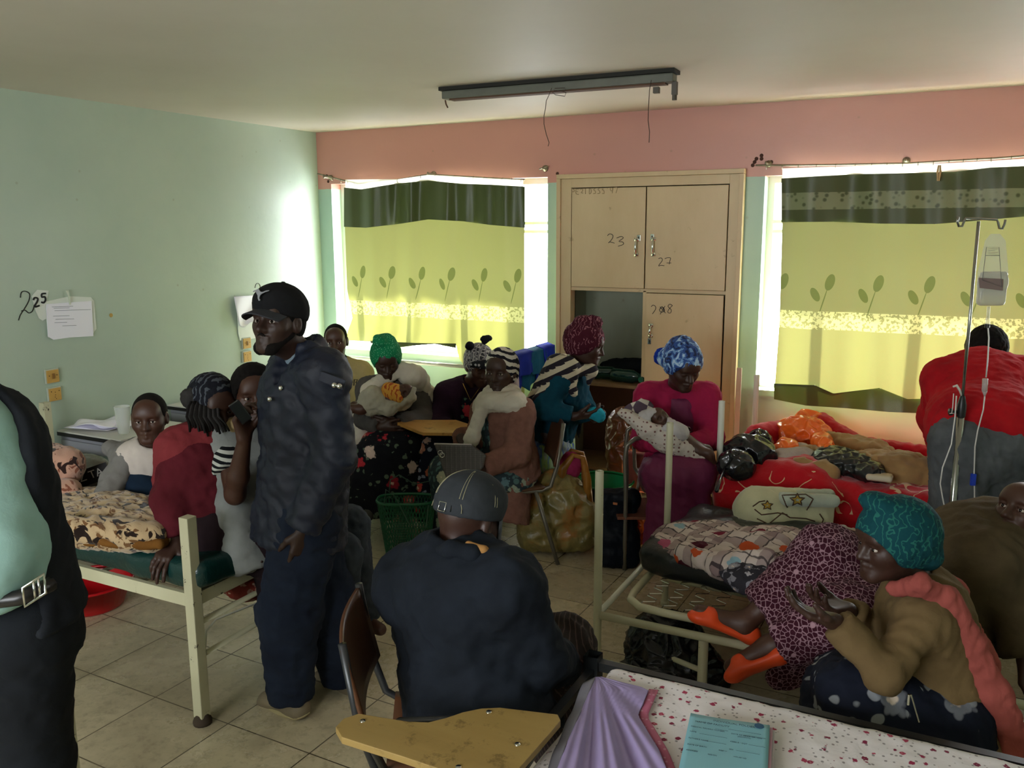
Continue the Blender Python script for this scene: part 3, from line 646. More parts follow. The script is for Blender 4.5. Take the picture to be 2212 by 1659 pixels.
# left bed
bl = thing('hospital_bed', 'cream chipped steel bed with green mattress against the green wall', 'bed', (-3.4, 2.58, 0))
X0, X1, Y0, Y1 = -4.45, -2.413, 2.127, 3.0
for x, y in ((X1, Y0), (X1, Y1), (X0, Y0), (X0, Y1)):
    b = B(); b.box(x - .022, y - .022, .03, x + .022, y + .022, .82 if x == X1 else .9); o = b.obj('post', m_bed, bl, bevel=.003)
    b = B(); b.lathe((x, y, 0), [(0, 0), (.034, 0), (.036, .012), (.024, .04), (.02, .045)], 14); link('foot', b.mesh(), m_foot, o)
for y in (Y0, Y1):
    b = B(); b.box(X0 + .023, y - .016, .475, X1 - .023, y + .003, .525); b.box(X0 + .023, min(y, y) - .016 if y == Y1 else y, .475, X1 - .023, y + .02 if y == Y0 else y + .003, .481); b.obj('side_rail', m_bed, bl)
for x in (X0, X1):
    b = B(); b.box(x - .014, Y0 + .023, .475, x + .014, Y1 - .023, .525); b.obj('end_rail', m_bed, bl)
    for z in (.40, .27):
        b = B(); b.tube([(x, Y0 + .023, z), (x, Y1 - .023, z)], .011, 10); b.obj('cross_bar', m_bed, bl, smooth=True)
b = B(); b.tube([(X1 + .01, Y0 + .03, .3), (X1 + .01, Y0 + .04, .36), (X1 + .01, Y0 + .09, .385), (X1 + .01, Y1 - .35, .34), (X1 + .01, Y1 - .2, .32)], .004, 6); b.obj('bent_rod', m_bed3, bl, smooth=True)
b = B()
for i in range(9): x = X0 + .2 + i * .22; b.box(x - .012, Y0 + .02, .505, x + .012, Y1 - .017, .512)
b.obj('slats', m_bed, bl)
mattress(X0 + .04, X1 + .05, Y0 - .01, Y1 + .02, .528, .64, rubber('dark_green_vinyl', '10403c'), bl, sag=.03)
# black-mattress bed on the right
PBX = (-1.16, 3.0); br_ = thing('hospital_bed', 'low cream tubular bed with black mattress and exposed spring base', 'bed', (-.3, 3.45, 0))
yF = 3.92; zr = .335
def post(x, y, h, par, r=.0165, mat=m_bed2):
    b = B(); b.tube([(x, y, .02), (x, y, h)], r, 14, cap=False); b.tube([(x, y, h), (x, y, h - .05)], r * .8, 14, cap=False); b.tube([(x, y, .0), (x, y, .022)], r * 1.3, 14); return b.obj('post', mat, par, smooth=True)
post(PBX[0], PBX[1], .925, br_); post(PBX[0], yF, .925, br_)
for y in (PBX[1] + .0, yF):
    b = B(); b.tube([(PBX[0] + .01, y, zr), (1.0, y, zr)], .0155, 12); b.obj('side_rail', m_bed2, br_, smooth=True)
    b = B(); b.tube([(PBX[0] + .01, y, .14), (-.745, y + .02, .12)], .0145, 12); b.obj('lower_bar', m_bed2, br_, smooth=True)
b = B(); b.tube([(PBX[0], PBX[1] + .01, zr), (PBX[0], yF - .01, zr)], .0125, 10); b.obj('end_bar', m_bed3, br_, smooth=True)
for y in (PBX[1] + .0, yF):
    b = B(); b.tube([(-.735, y + .0, .02), (-.735, y, zr - .012)], .019, 12); b.tube([(-.735, y, 0), (-.735, y, .03)], .03, 12); b.obj('leg', m_bed2, br_, smooth=True)
b = B(); b.tube([(-.75, PBX[1] + .02, .19), (-1.0, PBX[1] + .25, .10), (-1.05, PBX[1] + .4, .12)], .011, 8); b.obj('brace', m_bed2, br_, smooth=True)
zf = .385; b = B()
fr = [(-.72, PBX[1] + .03, zf), (-.9, PBX[1] + .03, zf), (-1.0, PBX[1] + .04, zf), (-1.055, PBX[1] + .09, zf), (-1.065, PBX[1] + .16, zf), (-1.065, yF - .1, zf), (-1.04, yF - .04, zf), (-.95, yF - .03, zf), (.6, yF - .03, zf)]
b.tube(fr, .0155, 12); b.obj('mattress_frame', m_bed2, br_, smooth=True)
for i in range(4):
    x = -.98 + i * .085; pts = []
    for k in range(40):
        pts.append((x + .022 * (1 if (k // 2) % 2 else -1) + .0, PBX[1] + .06 + k * .0125 * 1.7, zf + .004))
    b = B(); b.tube(pts, .0022, 5); b.obj('spring', m_chrome, br_)
mattress(-1.085, .85, 3.21, 3.95, .40, .52, rubber('black_vinyl', '1c1a1a', .33), br_, sag=.05, seed=5, rot=-.10)
# red-blanket bed under the right window
bd_ = thing('hospital_bed', 'white tubular bed under the right window covered by the red blanket', 'bed', (.1, 4.8, 0))
p = atZ(1520, 850, .98); xr, yr = float(p[0]), 0
post(-1.035, 4.42, .95, bd_, .017, m_bed3); post(-1.035, 5.3, .95, bd_, .017, m_bed3)
b = B(); b.tube([(-1.035, 4.44, .42), (-1.0, 4.46, .33), (-.9, 4.48, .29), (-.4, 4.48, .29), (1.0, 4.48, .29)], .016, 10); b.obj('side_rail', m_bed3, bd_, smooth=True)
b = B(); b.tube([(-1.035, 4.43, .36), (-1.035, 5.29, .36)], .014, 10); b.obj('end_bar', m_bed3, bd_, smooth=True)
b = B(); b.tube([(-1.035, 5.3, .32), (1.0, 5.3, .32)], .016, 10); b.obj('side_rail', m_bed3, bd_, smooth=True)
for y in (4.48, 5.3):
    b = B(); b.tube([(.95, y, 0), (.95, y, .3)], .018, 10); b.obj('leg', m_bed3, bd_, smooth=True)
mattress(-.98, 1.0, 4.40, 5.38, .30, .56, rubber('dark_vinyl', '2a2020', .4), bd_)
# bed along the back wall behind the seated visitors
bb = thing('hospital_bed', 'white tubular bed in the corner behind the row of seated visitors', 'bed', (-3.6, 4.95, 0))
FX = -2.44
for x in (-4.42, FX):
    for y in (4.5, 5.38): post(x, y, 1.05 if x == FX else .86, bb, .015, m_bed3)
    b = B(); b.tube([(x, 4.5, 1.035 if x == FX else .85), (x, 5.38, 1.035 if x == FX else .85)], .014, 10); b.obj('end_bar', m_bed3, bb, smooth=True)
for y in (4.5, 5.38):
    b = B(); b.tube([(-4.42, y, .4), (FX, y, .4)], .016, 10); b.obj('side_rail', m_bed3, bb, smooth=True)
b = B(); b.tube([(-4.2, 5.40, .84), (-2.7, 5.40, .84)], .014, 10); b.tube([(-3.06, 5.4, .4), (-3.06, 5.4, .84)], .01, 8); b.tube([(-4.2, 5.4, .4), (-4.2, 5.4, .84)], .01, 8); b.tube([(-2.7, 5.4, .4), (-2.7, 5.4, .84)], .01, 8); b.obj('guard_rail', m_bed3, bb, smooth=True)
mattress(-4.38, FX - .05, 4.48, 5.36, .41, .54, plain('pale_sheet', 'a8a594', .9), bb)
# black steel bed in the foreground
bk = thing('steel_bed', 'black square-tube bed frame in the foreground under the flowered sheet', 'bed', (.0, 1.8, 0))
KX, KY = -.868, 2.215
b = B(); b.tube([(KX, KY, 0), (KX, KY, .605)], .022, square=True, cap=False); b.tube([(KX, KY, .605), (KX, KY, .5)], .019, square=True, cap=False); b.obj('post', m_blackst, bk)
b = B(); b.tube([(KX, 1.15, 0), (KX, 1.15, .605)], .022, square=True); b.obj('post', m_blackst, bk)
b = B(); b.tube([(1.05, KY, 0), (1.05, KY, .605)], .022, square=True); b.obj('post', m_blackst, bk)
b = B(); b.tube([(1.05, 1.15, 0), (1.05, 1.15, .605)], .022, square=True); b.obj('post', m_blackst, bk)
b = B(); b.tube([(KX + .023, KY, .575), (1.03, KY, .575)], .0135, square=True); b.obj('side_rail', m_blackst, bk)
b = B(); b.tube([(KX + .023, 1.15, .575), (1.03, 1.15, .575)], .0135, square=True); b.obj('side_rail', m_blackst, bk)
b = B(); b.tube([(KX, KY - .023, .555), (KX, 1.17, .555)], .012, square=True); b.obj('end_rail', m_blackst, bk)
mattress(KX + .05, 1.0, 1.16, KY - .10, .50, .595, plain('foam', 'b8b09a', .9), bk, sag=.008)
# ---------------------------------------------------------------- bedside cabinets
def cabinet(x0, x1, y0, y1, h, label, knob=True):
    r = thing('bedside_cabinet', label, 'cabinet', ((x0 + x1) / 2, (y0 + y1) / 2, 0))
    b = B(); b.box(x0 + .015, y0 + .015, .04, x1 - .015, y1 - .01, h - .03); b.obj('body', plain('grey_cabinet_panel', '8f9098', .5), r)
    b = B(); b.box(x0, y0, h - .029, x1, y1, h - .008); b.obj('edge_band', plain('black_edge', '1c1a1a', .5), r)
    b = B(); b.box(x0 + .003, y0 + .003, h - .0079, x1 - .003, y1 - .003, h); b.obj('top', plain('cream_laminate', 'cfcdc4', .35), r)
    b = B(); b.box(x0 + .03, y0 + .002, .08, x1 - .03, y0 + .0145, h - .05); d = b.obj('door', plain('grey_cabinet_panel', '8f9098', .5), r)
    b = B(); b.obox((x0 + .19, y0 - .006, h - .14), (.4, 0, -1), (0, 1, 0), (1, 0, .4), .045, .006, .008); link('handle', b.mesh(), plain('white_handle', 'd8d6cc', .4), d, smooth=False)
    b = B(); b.box(x0 + .03, y0 + .03, 0, x1 - .03, y1 - .03, .04); b.obj('plinth', m_dark, r); return r
cabinet(-4.56, -4.02, 3.13, 3.60, .70, 'grey bedside cabinet with papers on top next to the green-mattress bed')
cabinet(-4.57, -4.1, 3.93, 4.36, .70, 'grey bedside cabinet farther along the green wall behind the braided woman')
# ---------------------------------------------------------------- tablet chairs
def plywood(name, c, c2, sc=1):
    t = NT(name); n = t.noise(2.2 * sc, 5, .6, vec=t.co((1, 6, 1), rot=(0, 0, .5))); s = t.noise(18, 6, .75)
    c_ = t.mix(n.outputs[0], c, c2); t.col(t.mix(t.math('MULTIPLY', t.step(s.outputs[0], .6, .05), .5), c_, '3f2c14')); t.bump(n.outputs[0], .1, .003); return t.fin(.4, spec=.45)
m_ply = plywood('worn_varnished_plywood', 'a58a52', '806636'); m_plyB = plywood('brown_plywood', '5d3a22', '47291a'); m_edge = plain('plywood_edge', '4a3620', .8)
m_tubeG = plain('grey_tube', '3a3c3e', .35, .5, var=.4)
f13 = nrm((.86, .51, 0)); r13 = np.array([f13[1], -f13[0], 0]); c13 = np.array([-1.19, 1.93, 0])
tabpx = [(725, 1570), (742, 1552), (775, 1541), (830, 1550), (880, 1558), (925, 1560), (965, 1550), (1000, 1538), (1040, 1530), (1080, 1528), (1205, 1543), (1211, 1556), (1160, 1615), (1110, 1672), (1080, 1690), (1000, 1678), (870, 1634), (800, 1612), (738, 1592)]
TAB = [((q - c13) @ r13, (q - c13) @ f13) for q in (atZ(u, v, .68) for u, v in tabpx)]
def tablet_chair(c, f, label, mtab, mback, tab=True, zt=.68, mtube=m_tubeG, poly=None):
    f = nrm(f); r = np.array([f[1], -f[0], 0]); c = np.array(c, float); U = lambda x, y, z: c + r * x + f * y + np.array([0, 0, z])
    o = thing('tablet_chair', label, 'chair', c)
    if tab:
        b = B(); b.prism(poly if poly else [U(x, y, zt - .018) for x, y in TAB], (0, 0, .018)); w = b.obj('writing_tablet', mtab, o, bevel=.002)
        for i in () if poly else (1, 12, 9, 15):
            x, y = TAB[i]; mx, my = sum(q[0] for q in TAB) / len(TAB), sum(q[1] for q in TAB) / len(TAB); x, y = x + (mx - x) * .2, y + (my - y) * .2
            b = B(); b.lathe(U(x, y, zt + .0002), [(.007, 0), (.006, .002), (0, .002)], 12); link('screw', b.mesh(), m_chrome, w)
        b = B(); b.tube([U(.20, -.17, .44), U(.30, -.2, .60), U(.31, -.12, zt - .03), U(.31, .2, zt - .03)] + ([U(.31, .4, zt - .03)] if poly else [U(.30, .26, .62), U(.2, .2, .44)]), .011, 10); b.obj('tablet_arm', mtube, o, smooth=True)
    b = B(); b.grid(lambda a, d: U(-.19 + .38 * a, -.17 + .38 * d, .435 + .012 * math.cos(a * 6.28) - .01 * math.sin(d * 3.1)), 10, 10); b.obj('seat', mback, o, smooth=True, solid=.012)
    b = B(); b.grid(lambda a, d: U(-.2 + .4 * a, -.225 - .05 * d - .02 * math.sin(a * 3.14), .56 + .23 * d), 12, 8); b.obj('backrest', mback, o, smooth=True, solid=.012)
    for s in (-1, 1):
        b = B(); b.tube([U(s * .185, .17, .0), U(s * .18, .16, .41), U(s * .178, .13, .424), U(s * .178, -.15, .424), U(s * .19, -.2, .45), U(s * .19, -.235, .56), U(s * .19, -.27, .80)], .0115, 10); b.obj('side_frame', mtube, o, smooth=True)
        b = B(); b.tube([U(s * .18, -.12, .42), U(s * .2, -.24, .0)], .0115, 10); b.obj('leg', mtube, o, smooth=True)
    b = B(); b.tube([U(-.18, .165, .18), U(.18, .165, .18)], .009, 8); b.obj('stretcher', mtube, o, smooth=True)
    return o
tablet_chair(c13, f13, 'worn wooden tablet chair in the foreground under the man in black blazer', m_ply, m_plyB)
# ---------------------------------------------------------------- people
def S(u, v, s): d = ray(u, v); return CP + d * s / (d @ H0)     # point at horizontal distance s
def W3_(r, b, u): return RG * r + H0 * b + UPV * u              # right, away, up
m_skin = skin('dark_brown_skin', '3d251b'); m_skin2 = skin('brown_skin', '4c2f22'); m_skin3 = skin('weathered_brown_skin', '39241b')
m_hair = cloth('black_curly_hair', '0e0c0b', '191513', bump=.6); m_beard = m_hair
t = NT('eye_white'); t.col('b8aca0'); m_eye = t.fin(.25, spec=.5); m_iris = plain('dark_iris', '120a07', .15)
class Person:
    def __init__(s, label, J, yaw=0, pitch=0, roll=0, hs=1.0, sk=None, base=None, group=None, bs=1.0):
        s.J = {k: (S(*v) if len(v) == 3 else np.array(v[:3])) for k, v in J.items()}
        J = s.J; s.hs = hs; s.bs = bs; s.sk = sk or m_skin
        y, p, r = map(math.radians, (yaw, pitch, roll))
        s.hf = nrm((-H0 * math.cos(y) + RG * math.sin(y)) * math.cos(p) - UPV * math.sin(p))
        hr = nrm(np.cross(s.hf, UPV)); hu = np.cross(hr, s.hf)
        s.hr = hr * math.cos(r) + hu * math.sin(r); s.hu = np.cross(s.hr, s.hf)
        s.P = (J['hipL'] + J['hipR']) / 2; s.N = J['neck']; s.ax = nrm(J['shR'] - J['shL']); s.up = nrm(s.N - s.P)
        s.fr = nrm(np.cross(s.up, s.ax)); s.prims = []; s.fine = []
        if base is None: base = (s.P[0], s.P[1], 0)
        s.root = thing('person', label, 'person', base, group)
        for a, b_, nm, lo, hi in (('shL', 'elL', 'uaL', .24, .34), ('shR', 'elR', 'uaR', .24, .34), ('elL', 'wrL', 'faL', .2, .3), ('elR', 'wrR', 'faR', .2, .3), ('hipL', 'knL', 'thL', .36, .5), ('hipR', 'knR', 'thR', .36, .5), ('knL', 'anL', 'shinL', .34, .48), ('knR', 'anR', 'shinR', .34, .48), ('shL', 'shR', 'shw', .3, .42), ('neck', 'hipL', 'torso', .42, .6), ('neck', 'head', 'neckhead', .12, .22)):
            if a in J and b_ in J:
                L = np.linalg.norm(J[a] - J[b_]) / bs
                if DBG and not lo <= L <= hi: print('  BONE', label[:30], nm, round(L, 2), 'want', lo, hi, 'z', round(J[a][2], 2), round(J[b_][2], 2))
        if DBG: print('P', label[:34], 'head z', round(J['head'][2], 2), 'hip z', round(s.P[2], 2), 'kn', round(J['knL'][2], 2), 'an', round(J['anL'][2], 2), round(J['anR'][2], 2))
    def H(s, x, y, z): return s.J['head'] + (s.hr * x + s.hf * y + s.hu * z) * s.hs
    def rot(s): return [list(s.hr), list(s.hf), list(s.hu)]
    def head(s, eyes=True, lips=1.0, beard=False, brows=True, ears=True, h=.0045):
        q = s.hs; H = s.H; R_ = s.rot(); e = lambda c, r, k=.02, op='u': EL(H(*c), np.array(r) * q, R_, k, op)
        c = lambda a, b_, ra, rb, k=.02, op='u': RC(H(*a), H(*b_), ra * q, rb * q, k, op=op)
        P = [e((0, -.015, .028), (.074, .092, .085)), e((0, .020, -.03), (.060, .065, .072), .035), e((0, .035, -.07), (.044, .045, .034), .03), c((-.012, .072, -.094), (.012, .072, -.094), .019, .019, .03),
             c((-.043, .05, -.018), (-.036, .058, -.022), .022, .02, .03), c((.043, .05, -.018), (.036, .058, -.022), .022, .02, .03),
             c((-.036, .074, .024), (.036, .074, .024), .012, .012, .02), e((0, .062, .05), (.05, .03, .035), .04)]
        P += [e((-.031, .092, .003), (.020, .020, .014), .014, 's'), e((.031, .092, .003), (.020, .020, .014), .014, 's')]
        P += [c((0, .082, .012), (0, .103, -.028), .008, .0125, .014), c((-.013, .090, -.031), (-.013, .090, -.031), .0095, .0095, .008), c((.013, .090, -.031), (.013, .090, -.031), .0095, .0095, .008)]
        P += [c((-.023, .083, -.055), (0, .090, -.0535), .0055, .0085 * lips, .006), c((.023, .083, -.055), (0, .090, -.0535), .0055, .0085 * lips, .006), c((-.021, .081, -.068), (0, .087, -.069), .0055, .0095 * lips, .006), c((.021, .081, -.068), (0, .087, -.069), .0055, .0095 * lips, .006),
              c((-.026, .090, -.0612), (0, .1015, -.0608), .0022, .0026, .003, 's'), c((.026, .090, -.0612), (0, .1015, -.0608), .0022, .0026, .003, 's')]
        if eyes:
            for x in (-.031, .031): P += [e((x, .0745, .009), (.0165, .0125, .0062), .006), e((x, .0735, -.0075), (.015, .011, .0045), .006)]
        else:
            for x in (-.031, .031): P += [e((x, .0715, .001), (.0165, .0135, .0115), .006), c((x - .014, .083, -.005), (x + .014, .083, -.005), .0012, .0012, .003, 's')]
        if ears:
            for x in (-1, 1): P += [e((x * .077, -.006, -.004), (.010, .019, .031), .01), e((x * .086, .002, .0), (.006, .010, .018), .006, 's')]
        s.prims += P; s.fine.append((s.J['head'], .115 * q, h))
        mid = s.H(0, -.02, -.06); s.prims += [RC(s.N, mid, .056 * s.bs, .05 * s.bs, .04)]
        s.eyes = eyes; s.brows = brows; s.beard = beard; return s
    def hand(s, side, d=None, n=(0, -1, 0), curl=.6, spread=.0, thumb=1.0, q=1.0):
        q *= s.bs; wr = s.J['wr' + side]; el = s.J['el' + side]
        d = nrm(wr - el) if d is None else nrm(W3_(*d)); n = W3_(*n); n = nrm(n - d * (n @ d)); l = np.cross(d, n) * (1 if side == 'R' else -1)
        P = []; K = [wr + (d * a + l * b_) * q for a, b_ in ((.088, .031), (.092, .010), (.088, -.011), (.080, -.030))]
        for i, k_ in enumerate(K): P.append(RC(wr + (d * .012 + l * (.012 - .008 * i)) * q, k_, .0145 * q, .0115 * q, .018 * q))
        for i, k_ in enumerate(K):
            L = [x * (.95, 1.05, 1.0, .8)[i] * q for x in (.043, .026, .021)]; th = 0; p = k_; cv = curl * (1 + .08 * (i - 1))
            for j in range(3):
                th += cv * (.85, 1.15, .7)[j]; dr = nrm(d * math.cos(th) + n * math.sin(th) + l * spread * (1.5 - i) * .3); e_ = p + dr * L[j]
                P.append(RC(p, e_, (.0098, .0088, .0078)[j] * q, (.0088, .0078, .0068)[j] * q, .005)); p = e_
        b0 = wr + (l * .018 + d * .022) * q; b1 = b0 + nrm(l * .75 * thumb + d * .7 + n * .35) * .042 * q; b2 = b1 + nrm(d * .85 + l * .35 * thumb + n * (.3 + .4 * curl)) * .032 * q; b3 = b2 + nrm(d * .8 + l * .05 + n * (.4 + .5 * curl)) * .025 * q
        P += [RC(b0, b1, .015 * q, .0125 * q, .015), RC(b1, b2, .0115 * q, .0098 * q, .006), RC(b2, b3, .0098 * q, .0078 * q, .006)]
        s.prims += P; s.fine.append((wr + d * .08 * q + n * .02 * q, .10 * q, .0048)); return s
    def limbs(s, feet=True):
        J = s.J; q = s.bs; P = []
        P += [RC(J['shL'], J['shR'], .045 * q, .045 * q, .04), RC(s.N + (s.P - s.N) * .3, s.N + (s.P - s.N) * .65, .125 * q, .11 * q, .05, q=.65, ax=s.fr), RC(s.N + (s.P - s.N) * .65, s.P, .11 * q, .13 * q, .05, q=.7, ax=s.fr)]
        for a in 'LR':
            P += [RC(J['sh' + a], J['el' + a], .046 * q, .037 * q, .03), RC(J['el' + a], J['el' + a] + (J['wr' + a] - J['el' + a]) * .35, .037 * q, .038 * q, .02), RC(J['el' + a] + (J['wr' + a] - J['el' + a]) * .35, J['wr' + a], .038 * q, .0245 * q, .02)]
            P += [RC(J['hip' + a], J['kn' + a], .078 * q, .052 * q, .03), RC(J['kn' + a], J['kn' + a] + (J['an' + a] - J['kn' + a]) * .35, .050 * q, .052 * q, .02), RC(J['kn' + a] + (J['an' + a] - J['kn' + a]) * .35, J['an' + a], .052 * q, .034 * q, .02)]
            if 'toe' + a in J:
                A = J['an' + a]; T = J['toe' + a]; f = nrm(T - A); dn = -nrm(A - J['kn' + a]) if False else -UPV
                hl = A - f * .02 * q + nrm(J['an' + a] - J['kn' + a]) * .035 * q
                P += [RC(A, hl, .034 * q, .03 * q, .02), RC(A, T, .033 * q, .020 * q, .03), RC(hl, T, .026 * q, .02 * q, .03)]
        s.prims += P; return s
    def body(s, h=.011):
        o = link('body', surf(s.prims, h, fine=s.fine, name='body'), s.sk, s.root); q = s.hs
        if s.eyes:
            for x in (-.031, .031):
                b = B(); c = s.H(x, .0705, .0005); b.lathe(c, [(.0125 * q * math.sin(a), -.0125 * q * math.cos(a)) for a in np.linspace(0, math.pi, 9)], 14, s.hf); e = b.obj('eye', m_eye, s.root, smooth=True)
                b = B(); d = nrm(s.hf * .95 + nrm(CP - c) * s.look) if hasattr(s, 'look') else s.hf; b.lathe(c + d * .0088 * q, [(.0062 * q * math.sin(a), -.0062 * q * math.cos(a)) for a in np.linspace(0, math.pi, 7)], 12, d); link('iris', b.mesh(), m_iris, e)
        if s.brows:
            for x in (-1, 1):
                b = B(); b.tube([s.H(x * .014, .0855, .0215), s.H(x * .030, .0865, .0265), s.H(x * .048, .075, .0215)], [.0022 * q, .0032 * q, .0016 * q], 6); b.obj('eyebrow', m_hair, s.root, smooth=True)
        if s.beard:
            c = lambda a, b_, r, r2, k=.02, op='u': RC(s.H(*a), s.H(*b_), r * q, r2 * q, k, op=op)
            P = [c((-.060, .004, -.040), (-.028, .060, -.088), .011, .019), c((.060, .004, -.040), (.028, .060, -.088), .011, .019), c((-.018, .068, -.094), (.018, .068, -.094), .0215, .0215), c((-.026, .082, -.058), (-.004, .0925, -.0465), .0028, .0058, .006), c((.026, .082, -.058), (.004, .0925, -.0465), .0028, .0058, .006), e_(s, (0, .0, .0), (.0725, .083, .096), 's')]
            P = P[:5]; link('beard', surf(P, .004, disp=folds(.0018, 220, 3), name='beard'), s.beard, s.root)
        return o
    def hair(s, kind='short', g=.006, mat=None, h=.005, low=-.02):
        R_ = s.rot(); q = s.hs
        P = [EL(s.H(0, -.015, .028), (np.array((.074, .092, .085)) + g) * q, R_, .02), EL(s.H(0, -.03, -.02), np.array((.066, .068, .05)) * q, R_, .03), EL(s.H(0, .075, -.045), np.array((.09, .09, .115)) * q, R_, .01, 's'), EL(s.H(0, .02, -.11), np.array((.12, .12, .075)) * q, R_, .01, 's')]
        amp = .0045 if kind == 'curly' else .0012
        link('hair', surf(P, h, disp=folds(amp * q, 110 if kind == 'curly' else 300, 5, .7), name='hair'), mat or m_hair, s.root)
    def wrap(s, mat, g=.014, knots=(), h=.006, amp=.004, brow=.045, name='headscarf', low=-.04, seed=3, nape=True, extra=()):
        R_ = s.rot(); q = s.hs
        P = [EL(s.H(0, -.02, .03), (np.array((.076, .096, .088)) + g) * q, R_, .02)]
        if nape: P.append(EL(s.H(0, -.05, -.03), np.array((.07, .06, .055)) * q, R_, .03))
        for c, r, *k in knots: P.append(EL(s.H(*c), np.array(r) * q, R_, k[0] if k else .02))
        P += list(extra)
        P += [EL(s.H(0, .095, brow - .125), np.array((.10, .10, .118)) * q, R_, .006, 's'), EL(s.H(0, .01, -.125), np.array((.13, .12, .075)) * q, R_, .01, 's'), EL(s.H(0, .0, -.02), np.array((.07, .08, .07)) * q, R_, .004, 's')]
        return link(name, surf(P, h, disp=folds(amp * q, 22, seed, .7), name=name), mat, s.root)
    def part(s, name, prims, mat, h=.012, fold=(.006, 16, 1), fine=(), ridge=.55, parent=None):
        return link(name, surf(prims, h, fine=fine, disp=folds(*fold, ridge=ridge) if fold else None, name=name), mat, parent or s.root)
    # ----- prim lists for clothes
    def torso(s, g=.02, to=1.0, hole=.062, lat=.15, q=.70, hem=None, hr=None):
        b_ = s.bs; N, Pm = s.N, s.P; C = N + (Pm - N) * .28; Bl = N + (Pm - N) * .68; E_ = Pm if hem is None else hem
        P = [RC(s.J['shL'], s.J['shR'], (.052 + g) * b_, (.052 + g) * b_, .05), RC(C, Bl, (lat + g) * b_, (lat - .012 + g) * b_, .05, q=q, ax=s.fr), FC(Bl, E_, (lat - .012 + g) * b_, (hr or (lat + .01)) * b_ + g, .05, q=q + .05, ax=s.fr)]
        P += [RC(N - s.up * .01, N + s.up * .01, .06 * b_, .06 * b_, .03)]
        s._hole = [RC(N + s.up * .055 * b_ + s.fr * .015, N + s.up * .16 * b_, hole * b_, hole * b_ * 1.2, .01, op='s')]
        return P
    def sleeve(s, a, g=.016, to=.93, ra=.052, rb=.042, rc=.034, up=1.0):
        J = s.J; q = s.bs; sh, el, wr = J['sh' + a], J['el' + a], J['wr' + a]
        P = [RC(sh, el, (ra + g) * q, (rb + g) * q, .035)]
        if to > 0: P.append(FC(el, el + (wr - el) * to, (rb + g) * q, (rc + g) * q, .03)); P.append(SP(el, (rb + g) * q, .02))
        return P
    def shortsleeve(s, a, g=.02, to=.6): J = s.J; q = s.bs; return [FC(J['sh' + a], J['sh' + a] + (J['el' + a] - J['sh' + a]) * to, (.055 + g) * q, (.055 + g) * q, .04), SP(J['sh' + a], (.052 + g) * q)]
    def trouser(s, a, g=.02, r=(.085, .062, .055), to=1.0):
        J = s.J; q = s.bs; h_, k_, n_ = J['hip' + a], J['kn' + a], J['an' + a]
        return [RC(h_, k_, (r[0] + g) * q, (r[1] + g) * q, .04), SP(k_, (r[1] + g) * q, .03), FC(k_, k_ + (n_ - k_) * to, (r[1] + g) * q, (r[2] + g) * q, .03)]
    def shoe(s, a, mat, sole=None, q=1.0, name='shoe'):
        A, T = s.J['an' + a], s.J['toe' + a]; f = nrm(T - A); dn = nrm(A - s.J['kn' + a]); dn = nrm(dn - f * (dn @ f)); l = np.cross(f, dn)
        hl = A - f * .03 + dn * .045; tt = T + f * .02 + dn * .01; k = .025
        P = [RC(hl, A + dn * .03, .036, .036, k), RC(hl + dn * -.0, T, .034, .030, .04), RC(T - f * .03, tt, .036, .026, .03, q=.75, ax=dn), RC(A - dn * .06, A - dn * .02, .034, .034, .01, op='s')]
        o = s.part(name, P, mat, .007, None)
        if sole: b = B(); 
        if sole:
            P = [RC(hl + dn * .028, tt + dn * .012, .038, .036, .02, q=.30, ax=dn)]; s.part('sole', P, sole, .007, None, parent=o)
        return o
def e_(s, c, r, op='u'): return EL(s.H(*c), np.array(r) * s.hs, s.rot(), .01, op)
DBG = 0
# ----- cloth patterns
@cached
def floral(name, base, cols, scale=16, dens=.28, leaf='3a4a3a', sc2=30, rough=.85):
    t = NT(name); w = t.noise(8, 2); cv = t.co()
    v1 = t.vor(scale, cv); v2 = t.vor(sc2, cv); c = t.mix(0.0, base, base)
    v3 = t.vor(scale * 5, cv)
    leafm = t.math('MULTIPLY', t.step(v2.outputs['Distance'], dens, .03, inv=True), t.math('GREATER_THAN', t.noise(sc2 * .4, 2).outputs[0], .48)); c = t.mix(leafm, c, leaf)
    pick = t.sep(v1.outputs['Color'])[0]; stops = [(i / len(cols), lin(x)) for i, x in enumerate(cols)]
    fc = t.ramp(pick, stops, 'CONSTANT'); rad = t.math('ADD', v1.outputs['Distance'], t.math('MULTIPLY', t.math('SUBTRACT', v3.outputs['Distance'], .4), .25))
    fm_ = t.math('MULTIPLY', t.step(rad, dens, .03, inv=True), t.math('GREATER_THAN', t.sep(v1.outputs['Color'])[1], .3)); c = t.mix(fm_, c, fc)
    core = t.step(rad, dens * .35, .03, inv=True); c = t.mix(t.math('MULTIPLY', core, t.math('MULTIPLY', fm_, .6)), c, 'f0d8c0')
    t.col(c); t.bump(t.noise(26, 3, dist=.6).outputs[0], .35, .006); return t.fin(rough, spec=.15)
@cached
def stripes(name, a, b_, scale, axis=(0, 0, 1), dist=.0, rough=.9, w=.5):
    t = NT(name); ax = nrm(axis); sx = t.sep(t.co()); d = t.math('ADD', t.math('ADD', t.math('MULTIPLY', sx[0], float(ax[0])), t.math('MULTIPLY', sx[1], float(ax[1]))), t.math('MULTIPLY', sx[2], float(ax[2])))
    if dist: d = t.math('ADD', d, t.math('MULTIPLY', t.noise(7, 3).outputs[0], dist))
    f = t.math('FRACT', t.math('MULTIPLY', d, scale)); t.col(t.mix(t.math('GREATER_THAN', f, w), a, b_)); t.bump(t.noise(30, 3).outputs[0], .3, .005); return t.fin(rough, spec=.15)
